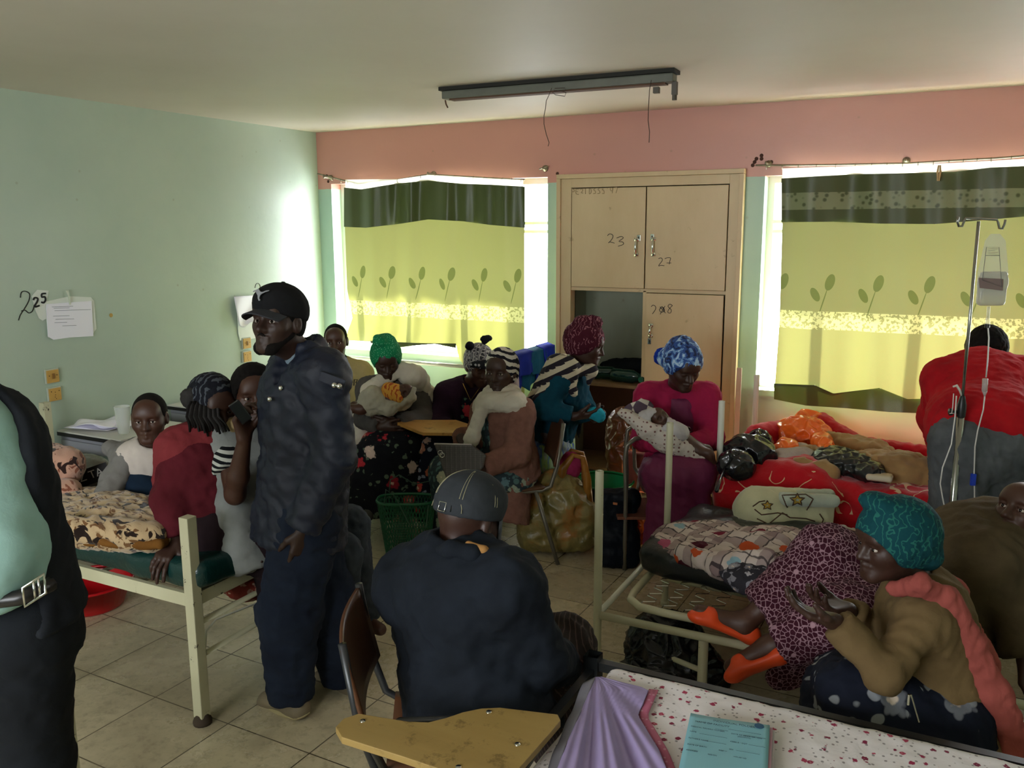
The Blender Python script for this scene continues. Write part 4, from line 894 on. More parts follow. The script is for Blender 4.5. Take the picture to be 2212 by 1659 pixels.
@cached
def plaid(name, base, c1_, c2_, sc, flor=None, rot=(0, 0, .3)):
    t = NT(name); sx = t.sep(t.co(1, rot=rot)); c = t.mix(0.0, base, base)
    for i in (0, 1):
        f = t.math('FRACT', t.math('MULTIPLY', sx[i], sc)); c = t.mix(t.math('MULTIPLY', t.math('GREATER_THAN', f, .72), .55), c, c1_); g = t.math('FRACT', t.math('MULTIPLY', sx[i], sc * 2)); c = t.mix(t.math('MULTIPLY', t.math('GREATER_THAN', g, .93), .8), c, c2_)
    if flor:
        cv = t.co(1, rot=rot); v = t.vor(9, cv); v2 = t.vor(60, cv); rad = t.math('ADD', v.outputs['Distance'], t.math('MULTIPLY', v2.outputs['Distance'], .08)); m = t.math('MULTIPLY', t.step(rad, .42, .01, inv=True), t.math('GREATER_THAN', t.sep(v.outputs['Color'])[1], .35))
        c = t.mix(m, c, t.ramp(t.sep(v.outputs['Color'])[0], [(i / len(flor), lin(x)) for i, x in enumerate(flor)], 'CONSTANT'))
    t.col(c); t.bump(t.noise(26, 3, dist=.6).outputs[0], .35, .006); return t.fin(.9, spec=.15)
@cached
def cells(name, base, line, fill2, scale=30, w=.10, spot='c79aa4', rough=.9):
    t = NT(name); cv = t.co(); v = t.vor(scale, cv, 'DISTANCE_TO_EDGE', .75); f = t.vor(scale, cv, 'F1', .75); big = t.vor(scale / 4.2, cv)
    c = t.mix(t.step(v.outputs['Distance'], w, .02, inv=True), base, line); c = t.mix(t.step(big.outputs['Distance'], .13, .02, inv=True), c, spot)
    c = t.mix(t.math('MULTIPLY', t.math('GREATER_THAN', t.sep(f.outputs['Color'])[0], .7), .0), c, fill2); t.col(c); t.bump(t.noise(26, 3, dist=.6).outputs[0], .35, .006); return t.fin(rough, spec=.15)
@cached
def leopard(name, base, spot, brown, scale=9, rough=.95):
    t = NT(name); n = t.noise(5, 3); cv = t.co((1, 1.8, 1.4)); v = t.noise(scale, 2, .5, vec=cv, dist=1.2); v2 = t.noise(scale * 1.2, 2, .5, vec=t.co((1, 1.8, 1.4), loc=(3, 5, 1)), dist=1.3)
    c = t.mix(t.ramp(n.outputs[0], [(.4, (0, 0, 0)), (.65, (1, 1, 1))]), base, brown if False else base); c = t.mix(t.step(v2.outputs[0], .58, .015), c, brown); c = t.mix(t.step(v.outputs[0], .60, .012), c, spot)
    t.col(c); t.bump(t.noise(160, 2).outputs[0], .3, .004); return t.fin(rough, spec=.1, sheen=.3)
@cached
def swirl(name, base, line, scale=9, dist=6, w=.42, rough=.85, thr=.5):
    t = NT(name); wv = t.wave(scale, dist=dist, dscale=2.2); m = t.step(wv.outputs['Fac'], 1 - w * .5, .04); m = t.math('MULTIPLY', m, t.math('GREATER_THAN', t.noise(14, 2).outputs[0], thr - .1))
    t.col(t.mix(m, base, line)); t.bump(t.noise(30, 3, dist=.6).outputs[0], .35, .006); return t.fin(rough, spec=.15)
# ---- standing man with the black cap
navy = cloth('navy_jacket_cloth', '1c2233', '131827', rough=.55, bump=.4); navy.node_tree.nodes['Principled BSDF'].inputs['Specular IOR Level'].default_value = .4
p = Person('standing man in dark navy jacket and black cap looking at the camera', dict(
    head=(603, 697, 3.03), neck=(652, 768, 3.08), shL=(698, 812, 2.93), shR=(633, 800, 3.25), elL=(722, 985, 2.92), wrL=(655, 1140, 2.9), elR=(610, 965, 3.32), wrR=(590, 1125, 3.25),
    hipL=(665, 1122, 3.0), hipR=(655, 1122, 3.18), knL=(625, 1320, 3.03), knR=(708, 1300, 3.22), anL=(628, 1505, 3.05), anR=(742, 1462, 3.25), toeL=(575, 1510, 3.14), toeR=(690, 1465, 3.36)), yaw=-24, pitch=-9, hs=1.0, sk=m_skin3)
p.look = .6; p.head(beard=m_hair).limbs().hand('L', d=(-.15, 0, -1), n=(-.6, .8, 0), curl=.5).hand('R', curl=.5).body()
p.hair('short', .004)
jk = p.torso(g=.035, hem=S(648, 1160, 3.09), hr=.16, lat=.155, q=.80) + p.sleeve('L', .026, .97) + p.sleeve('R', .024, .97) + [RC(S(655, 765, 3.08), S(672, 790, 3.1), .082, .085, .03), BX(S(612, 1110, 3.12), (.05, .1, .06), k=.05)]
jk += p._hole + [RC(S(610, 770, 3.0), S(600, 830, 2.96), .05, .012, .01, op='s')]
jo = p.part('jacket', jk, navy, .010, (.014, 11, 4), ridge=.75)
sh = p.torso(g=.012, lat=.14); p.part('shirt', sh + [RC(p.N, p.N + p.up * .03, .064, .062)] + [RC(p.N + p.up * .05, p.N + p.up * .15, .052, .07, .01, op='s')], cloth('pale_blue_shirt', '7d8d9a', '6d7d8b'), .010, (.003, 20, 2))
for u, v in ((607, 838), (583, 862), (722, 832), (733, 834)):
    q = S(u, v, 2.80 if u > 700 else 2.92); b = B(); b.lathe(q, [(.009, 0), (.009, .004), (.004, .006), (0, .006)], 12, nrm(CP - q)); b.obj('snap_button', m_chrome, jo, smooth=True)
b = B(); b.obox(S(718, 822, 2.83), RG * .9 + UPV * -.35, UPV + RG * .3, H0, .045, .018, .006); b.obj('shoulder_tab', navy, jo, bevel=.004)
tr = p.trouser('L', .028, (.09, .085, .052)) + p.trouser('R', .028, (.09, .082, .055)) + [RC(p.P, p.P + UPV * .1, .15, .14, .05, q=.8, ax=p.fr)]
p.part('trousers', tr, cloth('dark_blue_trousers', '222a3a', '181e2c', bump=.4), .011, (.012, 10, 9), ridge=.7)
m_shoe = plain('worn_tan_shoe', '8d7f66', .7, var=.6); m_sole = plain('pale_rubber_sole', 'b8a87c', .7, var=.4)
p.shoe('L', m_shoe, m_sole); p.shoe('R', m_shoe, m_sole)
m_capb = cloth('black_cap_cloth', '1a1a1c', '141416', bump=.25)
def cap(p, mat, name='cap', g=.011, brimmat=None, dip=0, emb=None, brim=.085, tilt=0):
    R_ = p.rot(); q = p.hs
    P = [EL(p.H(0, -.012, .045), (np.array((.078, .096, .082)) + g) * q, R_, .02), EL(p.H(0, .02, .075), np.array((.07, .085, .055)) * q, R_, .03), BX(p.H(0, -.02, -.073) , np.array((.17, .17, .088)) * q, [list(p.hr), list(nrm(p.hf + p.hu * .09)), list(nrm(p.hu - p.hf * .09))], .006, .01, 's'), EL(p.H(0, -.01, .0), np.array((.078, .095, .085)) * q, R_, .004, 's')]
    o = link(name, surf(P, .005, disp=folds(.0015, 30, 4), name=name), mat, p.root)
    def br(a, c):
        th = (a - .5) * 2.5; r = (1.0 - .12 * abs(a - .5)) ; x = math.sin(th) * .082 * r; y0 = .025 + math.cos(th) * .072; L = brim * math.cos(th * .62) ** 1.2
        return p.H(x * (1 + .02 * c), y0 + L * c, .044 - .020 * c - (x / .08) ** 2 * .026 + dip * c)
    b = B(); b.grid(br, 24, 10); link('brim', b.mesh(solid=.004), brimmat or mat, o)
    b = B(); b.lathe(p.H(0, -.012, .142 * 1), [(.0, .004), (.006, .003), (.008, 0), (.008, -.004)], 10, p.hu); link('top_button', b.mesh(), mat, o)
    return o
cp = cap(p, m_capb, brim=.062, brimmat=cloth('dark_grey_brim', '3c3d42', '34353a', bump=.2))
def onhead(p, x, z, g=.0125): # point on the cap front, x to the person's right
    q = p.hs; a, c = .070 + g, .055 + g; zz = z - .075; k = 1 - (x / a) ** 2 - (zz / c) ** 2; return p.H(x, .02 + (.085 + g) * math.sqrt(max(k, .02)) + .001, z)
cat = [(-.037, .012), (-.030, .017), (-.020, .019), (-.012, .024), (-.002, .018), (.006, .012), (.016, .012), (.026, .018), (.035, .020), (.034, .016), (.024, .011), (.014, .004), (.009, -.002), (.007, -.012), (.012, -.020), (.006, -.023), (.001, -.014), (-.001, -.003), (-.010, .006), (-.018, .012), (-.026, .012), (-.032, .010)]
b = B(); P_ = [onhead(p, -x * .9 - .002, z * .9 + .088, .0135) for x, z in cat]; b.prism(P_, p.hf * .0022); link('leaping_cat_emblem', b.mesh(), plain('grey_embroidery', '8b8d92', .7), cp, smooth=False)
# ---- foreground man seated on the tablet chair, seen from behind
c_ = cloth('black_wool', '191e26', '12161c', bump=.4)
p = Person('man in black blazer and stitched grey cap sitting on the foreground tablet chair', dict(
    head=(1012, 1126, 2.36), neck=(985, 1212, 2.30), shL=(895, 1252, 2.44), shR=(1092, 1268, 2.18), elL=(905, 1400, 2.62), wrL=(1060, 1430, 2.72), elR=(1168, 1420, 2.22), wrR=(1215, 1440, 2.45),
    hipL=(960, 1500, 2.40), hipR=(1065, 1540, 2.20), knL=(1130, 1380, 2.72), knR=(1215, 1395, 2.50), anL=(1130, 1560, 2.75), anR=(1205, 1640, 2.56), toeL=(1190, 1590, 2.72), toeR=(1275, 1665, 2.50)), yaw=140, pitch=22, hs=1.03, sk=m_skin, base=tuple(c13 + [.03, .03, 0]))
p.head(eyes=True).limbs().hand('L', curl=.5).hand('R', curl=.7).body()
pr_ = p.torso(g=.05, lat=.165, hem=S(1050, 1600, 2.22), hr=.19, q=.78, hole=.058) + p.sleeve('L', .026, .97) + p.sleeve('R', .030, .95) + [EL(S(870, 1270, 2.36), (.08, .08, .10), k=.05), RC(p.N - p.up * .03, p.N + p.up * .045, .078, .066, .03)] + p._hole
jo = p.part('blazer', pr_, c_, .010, (.015, 9, 14), ridge=.7)
p.part('collar', [RC(S(938, 1196, 2.26), S(975, 1186, 2.20), .020, .022, .02), RC(S(975, 1186, 2.20), S(1020, 1196, 2.19), .022, .022, .02), RC(S(1020, 1196, 2.19), S(1062, 1216, 2.22), .022, .018, .02)], c_, .007, None, parent=jo)
p.part('shirt_collar', [RC(S(1012, 1176, 2.205), S(1045, 1188, 2.19), .010, .011, .01), RC(S(1045, 1188, 2.19), S(1074, 1204, 2.215), .011, .008, .01)], cloth('tan_collar', '9a7040'), .004, None, parent=jo)
p.part('trousers', p.trouser('L', .024) + p.trouser('R', .03) + [RC(p.P, p.P + UPV * .05, .16, .14, .05)], stripes('brown_pinstripe', '2b2321', '4a3c38', 70, (.8, .2, .3), w=.8), .011, (.012, 14, 9), ridge=.75)
p.shoe('L', plain('black_shoe', '17171a', .4), None); p.shoe('R', plain('black_shoe', '17171a', .4), None)
m_capg = cloth('grey_green_canvas', '33363a', '2a2d30', bump=.4)
cp = cap(p, m_capg, g=.014, brimmat=cloth('worn_grey_brim', '4a4b4f', '5a5b5f'), dip=-.25, brim=.075)
m_th = plain('pale_thread', '8a8468', .8)
def capseam(x_, y_, n_=12):
    pts = []
    for i in range(n_):
        a = i / (n_ - 1) * 1.45; zx = math.cos(a); pts.append(p.H(x_ * math.sin(a) * .0928, -.012 + y_ * math.sin(a) * .1108, .045 + .0965 * zx))
    return pts
for k in range(6):
    an = k * math.pi / 3 + .52
    for o_ in (-.045, .045): link('stitching', B().tube(capseam(math.sin(an + o_), math.cos(an + o_)), .0011, 5).mesh(), m_th, cp)
b = B(); b.tube([p.H(.055 * math.cos(a) , -.012 - .1110 * math.sqrt(1 - (.055 * math.cos(a) / .0925) ** 2 - (.05 * math.sin(a) / .12) ** 2), .020 + .05 * math.sin(a)) for a in np.linspace(0, math.pi, 14)], .0012, 5); link('stitching', b.mesh(), m_th, cp)
b = B(); R_ = p.hf; b.obox(p.H(0, -.117, .026), p.hr, p.hu, p.hf, .030, .009, .002); st_ = link('back_strap', b.mesh(), m_capg, cp, smooth=False)
b = B(); b.tube([p.H(x, -.121, z + .014) for x, z in ((-.012, .0), (.012, .0), (.012, .024), (-.012, .024))], .0016, 6, close=True); link('buckle', b.mesh(), m_chrome, cp)
# ---- man at the left edge
p = Person('person in open black jacket and mint sweater cut off by the left edge', dict(
    head=(-170, 700, 1.72), neck=(-140, 856, 1.74), shL=(-30, 955, 1.80), shR=(-280, 930, 1.84), elL=(30, 1105, 1.86), wrL=(75, 1262, 1.92), elR=(-310, 1150, 1.8), wrR=(-200, 1330, 1.75),
    hipL=(50, 1330, 1.80), hipR=(-85, 1340, 1.88), knL=(72, 1640, 1.84), knR=(-30, 1660, 1.95), anL=(90, 1960, 1.88), anR=(-40, 2000, 2.0), toeL=(170, 2010, 1.82), toeR=(50, 2040, 1.9)), yaw=40, pitch=5, hs=1.0)
p.head().limbs().hand('L', curl=.6, n=(-1, 0, 0)).hand('R', curl=.5).body(); p.hair('short')
mint = cloth('mint_sweater', '93b5ae', '86a89f', bump=.25)
p.part('sweater', p.torso(g=.022, lat=.15, q=.85, hem=S(-30, 1288, 1.80), hr=.145) + [EL(S(-45, 1185, 1.70), (.125, .12, .13), k=.06)] + p._hole, mint, .010, (.006, 9, 3))
jk = p.torso(g=.042, lat=.15, q=.88, hem=S(-20, 1340, 1.82), hr=.16)
jk += [RC(S(-215, 880, 1.60), S(-80, 1340, 1.58), .20, .18, .02, op='s'), RC(p.N + p.up * .02, p.N + p.up * .2, .066, .09, .01, op='s')]
jk += p.sleeve('L', .028, .9) + p.sleeve('R', .03, .9) + [RC(S(20, 1000, 1.76), S(100, 1350, 1.80), .045, .045, .04, q=.6, ax=H0), RC(S(40, 1050, 1.80), S(95, 1350, 1.86), .06, .06, .05)]
jo = p.part('jacket', jk, cloth('black_fleece', '15171b', '1d2024', bump=.4), .010, (.010, 10, 8), ridge=.6)
p.part('trousers', p.trouser('L', .018) + p.trouser('R', .018) + [FC(S(15, 1290, 1.83), S(10, 1350, 1.84), .155, .17, .05, q=.75, ax=p.fr)], cloth('black_trousers', '15181c', '101215'), .012, (.008, 10, 8))
P_ = [S(-80, 1300, 1.70), S(-20, 1300, 1.655), S(40, 1292, 1.64), S(75, 1280, 1.655), S(110, 1262, 1.70)]
b = B(); b.tube([q for q in P_], .016, 8); bo = b.obj('belt', plain('black_leather', '1a1816', .35), p.root, smooth=True)
q = S(74, 1275, 1.635); b = B(); ex = nrm(S(95, 1262, 1.655) - S(55, 1288, 1.635)); b.tube([q + ex * x + UPV * z for x, z in ((-.022, -.02), (.022, -.02), (.022, .02), (-.022, .02))], .0035, 8, close=True); b.tube([q - UPV * .02, q + UPV * .02], .0028, 6); b.tube([q - UPV * .018 + ex * .01, q + UPV * .018 + ex * .01], .0025, 6); link('buckle', b.mesh(), m_chrome, bo)
p.shoe('L', plain('black_shoe', '17171a', .4), None); p.shoe('R', plain('black_shoe', '17171a', .4), None)
# ---- boy on the left bed
p = Person('boy in white T-shirt with grey hooded sweater leaning on the green-mattress bed', dict(
    head=(323, 903, 3.72), neck=(325, 962, 3.76), shL=(362, 985, 3.84), shR=(278, 985, 3.72), elL=(385, 1060, 3.80), wrL=(360, 1110, 3.62), elR=(248, 1035, 3.66), wrR=(208, 1108, 3.50),
    hipL=(355, 1088, 3.86), hipR=(310, 1088, 3.80), knL=(470, 1065, 3.66), knR=(440, 1075, 3.50), anL=(500, 1090, 3.40), anR=(400, 1105, 3.34), toeL=(540, 1090, 3.3), toeR=(440, 1115, 3.22)), yaw=10, pitch=2, hs=.93, bs=.80, sk=m_skin2, base=tuple(S(330, 1100, 3.8)[:2]) + (.64,))
p.look = .3; p.head(h=.004).limbs().hand('L', curl=.8).hand('R', d=(-.2, -.4, -.9), n=(0, .3, -.4), curl=1.1).body(); p.hair('short', .004)
p.part('t_shirt', p.torso(g=.016, lat=.155, hole=.066) + p._hole, cloth('white_cotton', 'c8beb4', 'b8aea6', bump=.2), .009, (.004, 16, 2))
gh = cloth('grey_marl_jersey', '7c7a76', '6c6a66'); nv = cloth('navy_fleece', '16283a', '101e2e')
p.part('hooded_sweater', p.sleeve('R', .020, .98) + [RC(S(262, 985, 3.76), S(300, 962, 3.80), .05, .04, .04), RC(S(238, 968, 3.80), S(290, 985, 3.74), .035, .03, .03)], gh, .009, (.007, 18, 3), ridge=.7)
p.part('sweater_body', [RC(S(282, 1010, 3.76), S(300, 1082, 3.74), .085, .11, .04, q=.8, ax=p.fr), RC(S(300, 1050, 3.7), S(345, 1080, 3.66), .07, .07, .04)], nv, .010, (.006, 12, 3))
p.part('trousers', p.trouser('L', .015) + p.trouser('R', .015), cloth('dark_jersey', '22252a'), .011, (.005, 12, 9))
b = B(); q = S(352, 1003, 3.64); dd = nrm(CP - q); b.ring(q + dd * .0, dd, .018, .0016, 24, 5)
for a in (1.57, -1.57, -.7, 3.84): e1 = nrm(np.cross(dd, UPV)); b.tube([q, q + (e1 * math.cos(a) + UPV * math.sin(a)) * .018], .0014, 5)
b.obj('printed_emblem', m_marker, p.root, smooth=True)
# ---- woman in maroon cardigan
p = Person('woman in maroon cardigan with dark headband and long braids on the green bed', dict(
    head=(462, 880, 3.34), neck=(440, 948, 3.34), shL=(480, 985, 3.50), shR=(398, 985, 3.26), elL=(530, 1080, 3.52), wrL=(560, 1150, 3.40), elR=(368, 1075, 3.20), wrR=(385, 1166, 3.14),
    hipL=(480, 1150, 3.50), hipR=(450, 1160, 3.26), knL=(640, 1150, 3.55), knR=(620, 1165, 3.32), anL=(650, 1340, 3.6), anR=(640, 1360, 3.36), toeL=(700, 1360, 3.56), toeR=(690, 1380, 3.33)), yaw=42, pitch=8, hs=1.0, base=tuple(S(460, 1170, 3.35)[:2]) + (.64,))
p.look = .5; p.head().limbs().hand('L', curl=.6).hand('R', d=(-.35, -.75, -.45), n=(0, .2, -1), curl=.35, spread=.3).body()
p.hair('short', .010)
p.wrap(swirl('black_grey_headband', '16171f', '4a4f57', 12, 7, .5), g=.016, brow=.05, knots=[((-.02, -.125, .045), (.036, .036, .036))], amp=.005)
m_br = cloth('grey_black_braids', '3c3a3a', '14130f')
rr_ = random.Random(4)
for i in range(14):
    a = -.9 + i * .13; x0, y0 = 0, 0; q_ = S(414 + i * 4.2, 868, 3.25 + .004 * i)
    st_ = q_; e0 = S(410 + i * 6.6, 930 + rr_.random() * 14, 3.22 + .02 * math.sin(i)); m1 = S(404 + i * 5.2, 900, 3.22)
    b = B(); b.tube([st_, (st_ + m1) / 2 + UPV * .01, m1, (m1 + e0) / 2 + RG * .004, e0], [.006, .0065, .006, .0055, .004], 7); b.obj('braid', m_br if i % 2 else m_hair, p.root, smooth=True)
p.part('hair_bun', [SP(S(411, 858, 3.30), .036), RC(S(415, 868, 3.3), S(440, 862, 3.3), .03, .03)], m_br, .006, (.005, 40, 3))
mar = cloth('maroon_knit', '5a1c26', '471219', bump=.4)
p.part('cardigan', p.torso(g=.035, lat=.165, q=.85, hem=S(470, 1185, 3.36), hr=.17) + p.sleeve('L', .022, .96) + p.sleeve('R', .024, .93) + p._hole, mar, .010, (.009, 14, 6), ridge=.6)
p.part('scarf', [RC(S(395, 975, 3.26), S(450, 945, 3.30), .090, .080, .04), RC(S(450, 945, 3.3), S(478, 965, 3.36), .075, .06, .03), RC(S(392, 975, 3.27), S(366, 1040, 3.24), .096, .06, .04)], cloth('dusty_red_scarf', '7c3034', '6c262b'), .009, (.009, 14, 6), ridge=.6)
p.part('skirt', p.trouser('L', .05, (.10, .09, .09)) + p.trouser('R', .05, (.10, .09, .09)), cloth('dark_skirt', '23181c'), .012, (.008, 12, 9))
# ---- man with the phone in grey vest
p = Person('man in grey sleeveless hoodie and striped T-shirt holding a phone before his mouth', dict(
    head=(549, 853, 3.36), neck=(538, 925, 3.40), shL=(600, 948, 3.52), shR=(485, 948, 3.32), elL=(640, 1050, 3.45), wrL=(600, 1120, 3.25), elR=(508, 1068, 3.14), wrR=(528, 950, 3.06),
    hipL=(590, 1180, 3.50), hipR=(545, 1175, 3.36), knL=(735, 1195, 3.30), knR=(752, 1135, 3.52), anL=(735, 1390, 3.30), anR=(783, 1335, 3.58), toeL=(790, 1420, 3.28), toeR=(822, 1360, 3.50)), yaw=22, pitch=0, hs=1.0, sk=m_skin2, base=tuple(S(560, 1190, 3.40)[:2]) + (.64,))
p.look = .4; p.head().limbs().hand('L', curl=.6).hand('R', d=(-.08, .0, 1), n=(.35, -.2, .1), curl=.75).body(); p.hair('curly', .014)
gm = cloth('light_grey_fleece', '8a8d8b', '777a79', bump=.45, sheen=.2)
p.part('t_shirt', p.shortsleeve('R', .014, .62) + p.shortsleeve('L', .014, .62) + p.torso(g=.004, lat=.14), stripes('black_white_stripes', '14161a', 'b8bab4', 48, (0.15, 0, 1)), .008, (.003, 16, 2))
p.part('sleeveless_hoodie', [x for x in p.torso(g=.045, lat=.155, q=.86, hem=S(575, 1215, 3.36), hr=.185)] + [RC(S(470, 955, 3.38), S(475, 1130, 3.34), .07, .09, .06), RC(S(490, 1000, 3.25), S(520, 1190, 3.2), .05, .085, .06)] + [SP(p.J['shR'] - RG * .035, .075, .01, op='s')] + p._hole, gm, .010, (.010, 11, 12), ridge=.6)
p.part('hood', [RC(S(500, 925, 3.30), S(560, 915, 3.5), .04, .045, .03), RC(S(478, 935, 3.3), S(522, 912, 3.25), .028, .022, .03)], cloth('cream_lining', 'a08c64', '8e7c58'), .008, (.006, 20, 3))
jn = cloth('grey_jeans', '3f444c', '2f343b', bump=.5)
p.part('trousers', p.trouser('L', .016) + p.trouser('R', .018), jn, .010, (.010, 16, 3), ridge=.7)
ph = thing('mobile_phone', 'black mobile phone with grey edge in the hand of the man in striped sleeves', 'phone', S(520, 893, 3.0))
q = S(519, 890, 2.985); ax = nrm(W3_(.5, .1, -.8)); ay = nrm(np.cross(ax, nrm(W3_(.3, -1, .1)))); az = np.cross(ax, ay)
b = B(); b.obox(q, ax, ay, az, .042, .021, .006); b.obj('case', plain('black_glossy_plastic', '15161a', .2), ph, bevel=.004)
b = B(); b.obox(q + az * .0065, ax, ay, az, .036, .018, .0008); b.obj('screen', plain('dark_screen', '10131c', .08), ph)
# ---- man in cream jacket in the corner
p = Person('bald elderly man in cream jacket sitting in the corner by the window', dict(
    head=(725, 737, 5.74), neck=(730, 786, 5.78), shL=(778, 808, 5.78), shR=(678, 808, 5.78), elL=(790, 875, 5.68), wrL=(752, 905, 5.50), elR=(670, 880, 5.68), wrR=(710, 915, 5.50),
    hipL=(755, 925, 5.86), hipR=(705, 925, 5.86), knL=(770, 938, 5.44), knR=(712, 938, 5.44), anL=(772, 1060, 5.40), anR=(715, 1060, 5.42), toeL=(775, 1085, 5.2), toeR=(712, 1085, 5.2)), yaw=6, pitch=2, hs=1.0, sk=m_skin2, base=tuple(S(730, 940, 5.82)[:2]) + (.55,))
p.look = .3; p.head(h=.005).limbs().hand('L', curl=.4, n=(0, .5, -1)).hand('R', curl=.4, n=(0, .5, -1)).body(); p.hair('short', .0025, h=.006)
p.part('shirt', p.torso(g=.01, lat=.15) + [RC(p.N, p.N + p.up * .04, .066, .062)] + [RC(p.N + p.up * .06, p.N + p.up * .15, .052, .07, .01, op='s')], cloth('dark_navy_shirt', '15181f'), .010, (.003, 20, 2))
p.part('jacket', p.torso(g=.035, lat=.155, hem=S(735, 915, 5.8), hr=.16) + p.sleeve('L', .024, .95) + p.sleeve('R', .024, .95) + p._hole + [RC(p.N + p.fr * .14 + p.up * .06, p.P + p.fr * .2, .05, .075, .02, op='s')], cloth('cream_jacket_cloth', 'b0a070', 'a09062', bump=.35), .010, (.009, 14, 6), ridge=.6)
q = S(757, 820, 5.60); b = B(); dx = RG
for k in (0, 1):
    o_ = q + RG * .035 * k - UPV * .02 * k; b.tube([o_ + RG * x + UPV * z for x, z in ((-.014, -.02), (-.01, .02), (.012, .018), (.0, .002), (.014, -.02))], .004, 6)
b.obj('chest_letters', m_marker, p.root)
p.part('trousers', p.trouser('L', .02) + p.trouser('R', .02), cloth('brown_trousers', '4a3522', '3c2a1a'), .012, (.008, 12, 3))
p.shoe('L', plain('brown_shoe', '2c2018', .5), None); p.shoe('R', plain('brown_shoe', '2c2018', .5), None)
# ---- woman with green headscarf holding a baby
def skirt(p, r1=.12, r2=.15, hem=.05, q=.85, kn=.02, flare=.06):
    J = p.J; K = (J['knL'] + J['knR']) / 2; A = (J['anL'] + J['anR']) / 2; w = np.linalg.norm(J['knL'] - J['knR']) / 2 + .09 + kn
    l = nrm(J['knR'] - J['knL']); f = nrm(np.cross(UPV, l)); A = A + nrm(A - K) * hem
    P = [RC(J['hipL'], J['knL'], r1, .085, .07), RC(J['hipR'], J['knR'], r1, .085, .07), RC(J['knL'], J['knR'], .085, .085, .05), RC(p.P, K, .13, .09, .08)]
    P += [FC(K - UPV * .02, A, w, w + flare, .06, q=q * .62, ax=f)]
    return P
p = Person('woman with green dotted headscarf and white shawl cradling a baby', dict(
    head=(834, 778, 5.26), neck=(848, 822, 5.34), shL=(903, 842, 5.36), shR=(797, 842, 5.34), elL=(915, 905, 5.22), wrL=(858, 915, 5.02), elR=(788, 902, 5.20), wrR=(822, 922, 5.00),
    hipL=(885, 958, 5.42), hipR=(820, 958, 5.42), knL=(885, 968, 5.00), knR=(815, 968, 5.00), anL=(872, 1090, 5.00), anR=(802, 1090, 5.00), toeL=(875, 1112, 4.85), toeR=(795, 1112, 4.85)), yaw=14, pitch=20, hs=1.0, base=tuple(S(845, 960, 5.4)[:2]) + (.5,))
p.head(eyes=False, h=.005).limbs().hand('L', d=(-.9, -.2, .1), n=(0, 1, .3), curl=.5).hand('R', d=(.8, -.2, -.2), n=(0, 1, .4), curl=.5).body(); p.hair('short', .008, h=.006)
t = NT('green_dotted_scarf'); v = t.vor(95); t.col(t.mix(t.step(v.outputs['Distance'], .22, .05, inv=True), '0f7a4e', '7fc9a0')); t.bump(t.noise(40, 3, dist=.6).outputs[0], .4, .006); m_gs = t.fin(.75, spec=.2)
p.wrap(m_gs, g=.020, brow=.064, h=.005, amp=.0045, knots=[((.04, .01, .135), (.04, .045, .028)), ((.055, .0, .155), (.022, .025, .018)), ((0, -.05, .11), (.06, .06, .04))])
grk = cloth('grey_ribbed_cardigan', '56524f', '494644', bump=.6)
p.part('cardigan', p.torso(g=.028, lat=.15) + p.sleeve('L', .022, .95) + p.sleeve('R', .022, .95) + p._hole + [RC(p.N + p.fr * .15 + p.up * .06, p.P + p.fr * .22, .07, .08, .02, op='s')], grk, .010, (.006, 24, 6), ridge=.7)
p.part('top', p.torso(g=.012, lat=.15, hole=.07) + p._hole, cloth('bright_red_top', 'c0202c', '9c1824'), .010, (.004, 18, 2))
wsh = cloth('white_cotton_shawl', 'cfc8ba', 'bdb6a8', bump=.5)
J = p.J; p.part('shawl', [RC(S(852, 800, 5.26), S(800, 845, 5.20), .045, .05, .04, q=.7, ax=H0), RC(S(800, 845, 5.2), S(775, 900, 5.24), .05, .04, .03, q=.6, ax=H0), RC(S(780, 890, 5.24), S(780, 945, 5.2), .05, .05, .03, q=.6, ax=H0), RC(S(855, 795, 5.30), S(895, 815, 5.28), .05, .07, .04, q=.8, ax=H0), RC(S(895, 815, 5.3), S(925, 860, 5.34), .06, .06, .05, q=.8, ax=H0), RC(S(925, 860, 5.36), S(938, 925, 5.38), .06, .07, .04, q=.5, ax=H0), RC(S(800, 838, 5.42), S(905, 825, 5.44), .07, .07, .04)], wsh, .010, (.009, 20, 5), ridge=.7)
m_rose = floral('black_skirt_with_red_roses', '15161c', ('b8303c', 'c98a80', 'd04a50', 'cfb8b0', '8a2030'), 9, .36, '5a6a5a', 26)
p.part('skirt', skirt(p, .14, hem=.04, flare=.10), m_rose, .012, (.012, 13, 7), ridge=.7)
p.shoe('L', plain('grey_canvas_shoe', '4a4844', .8), None); p.shoe('R', plain('grey_canvas_shoe', '4a4844', .8), None)
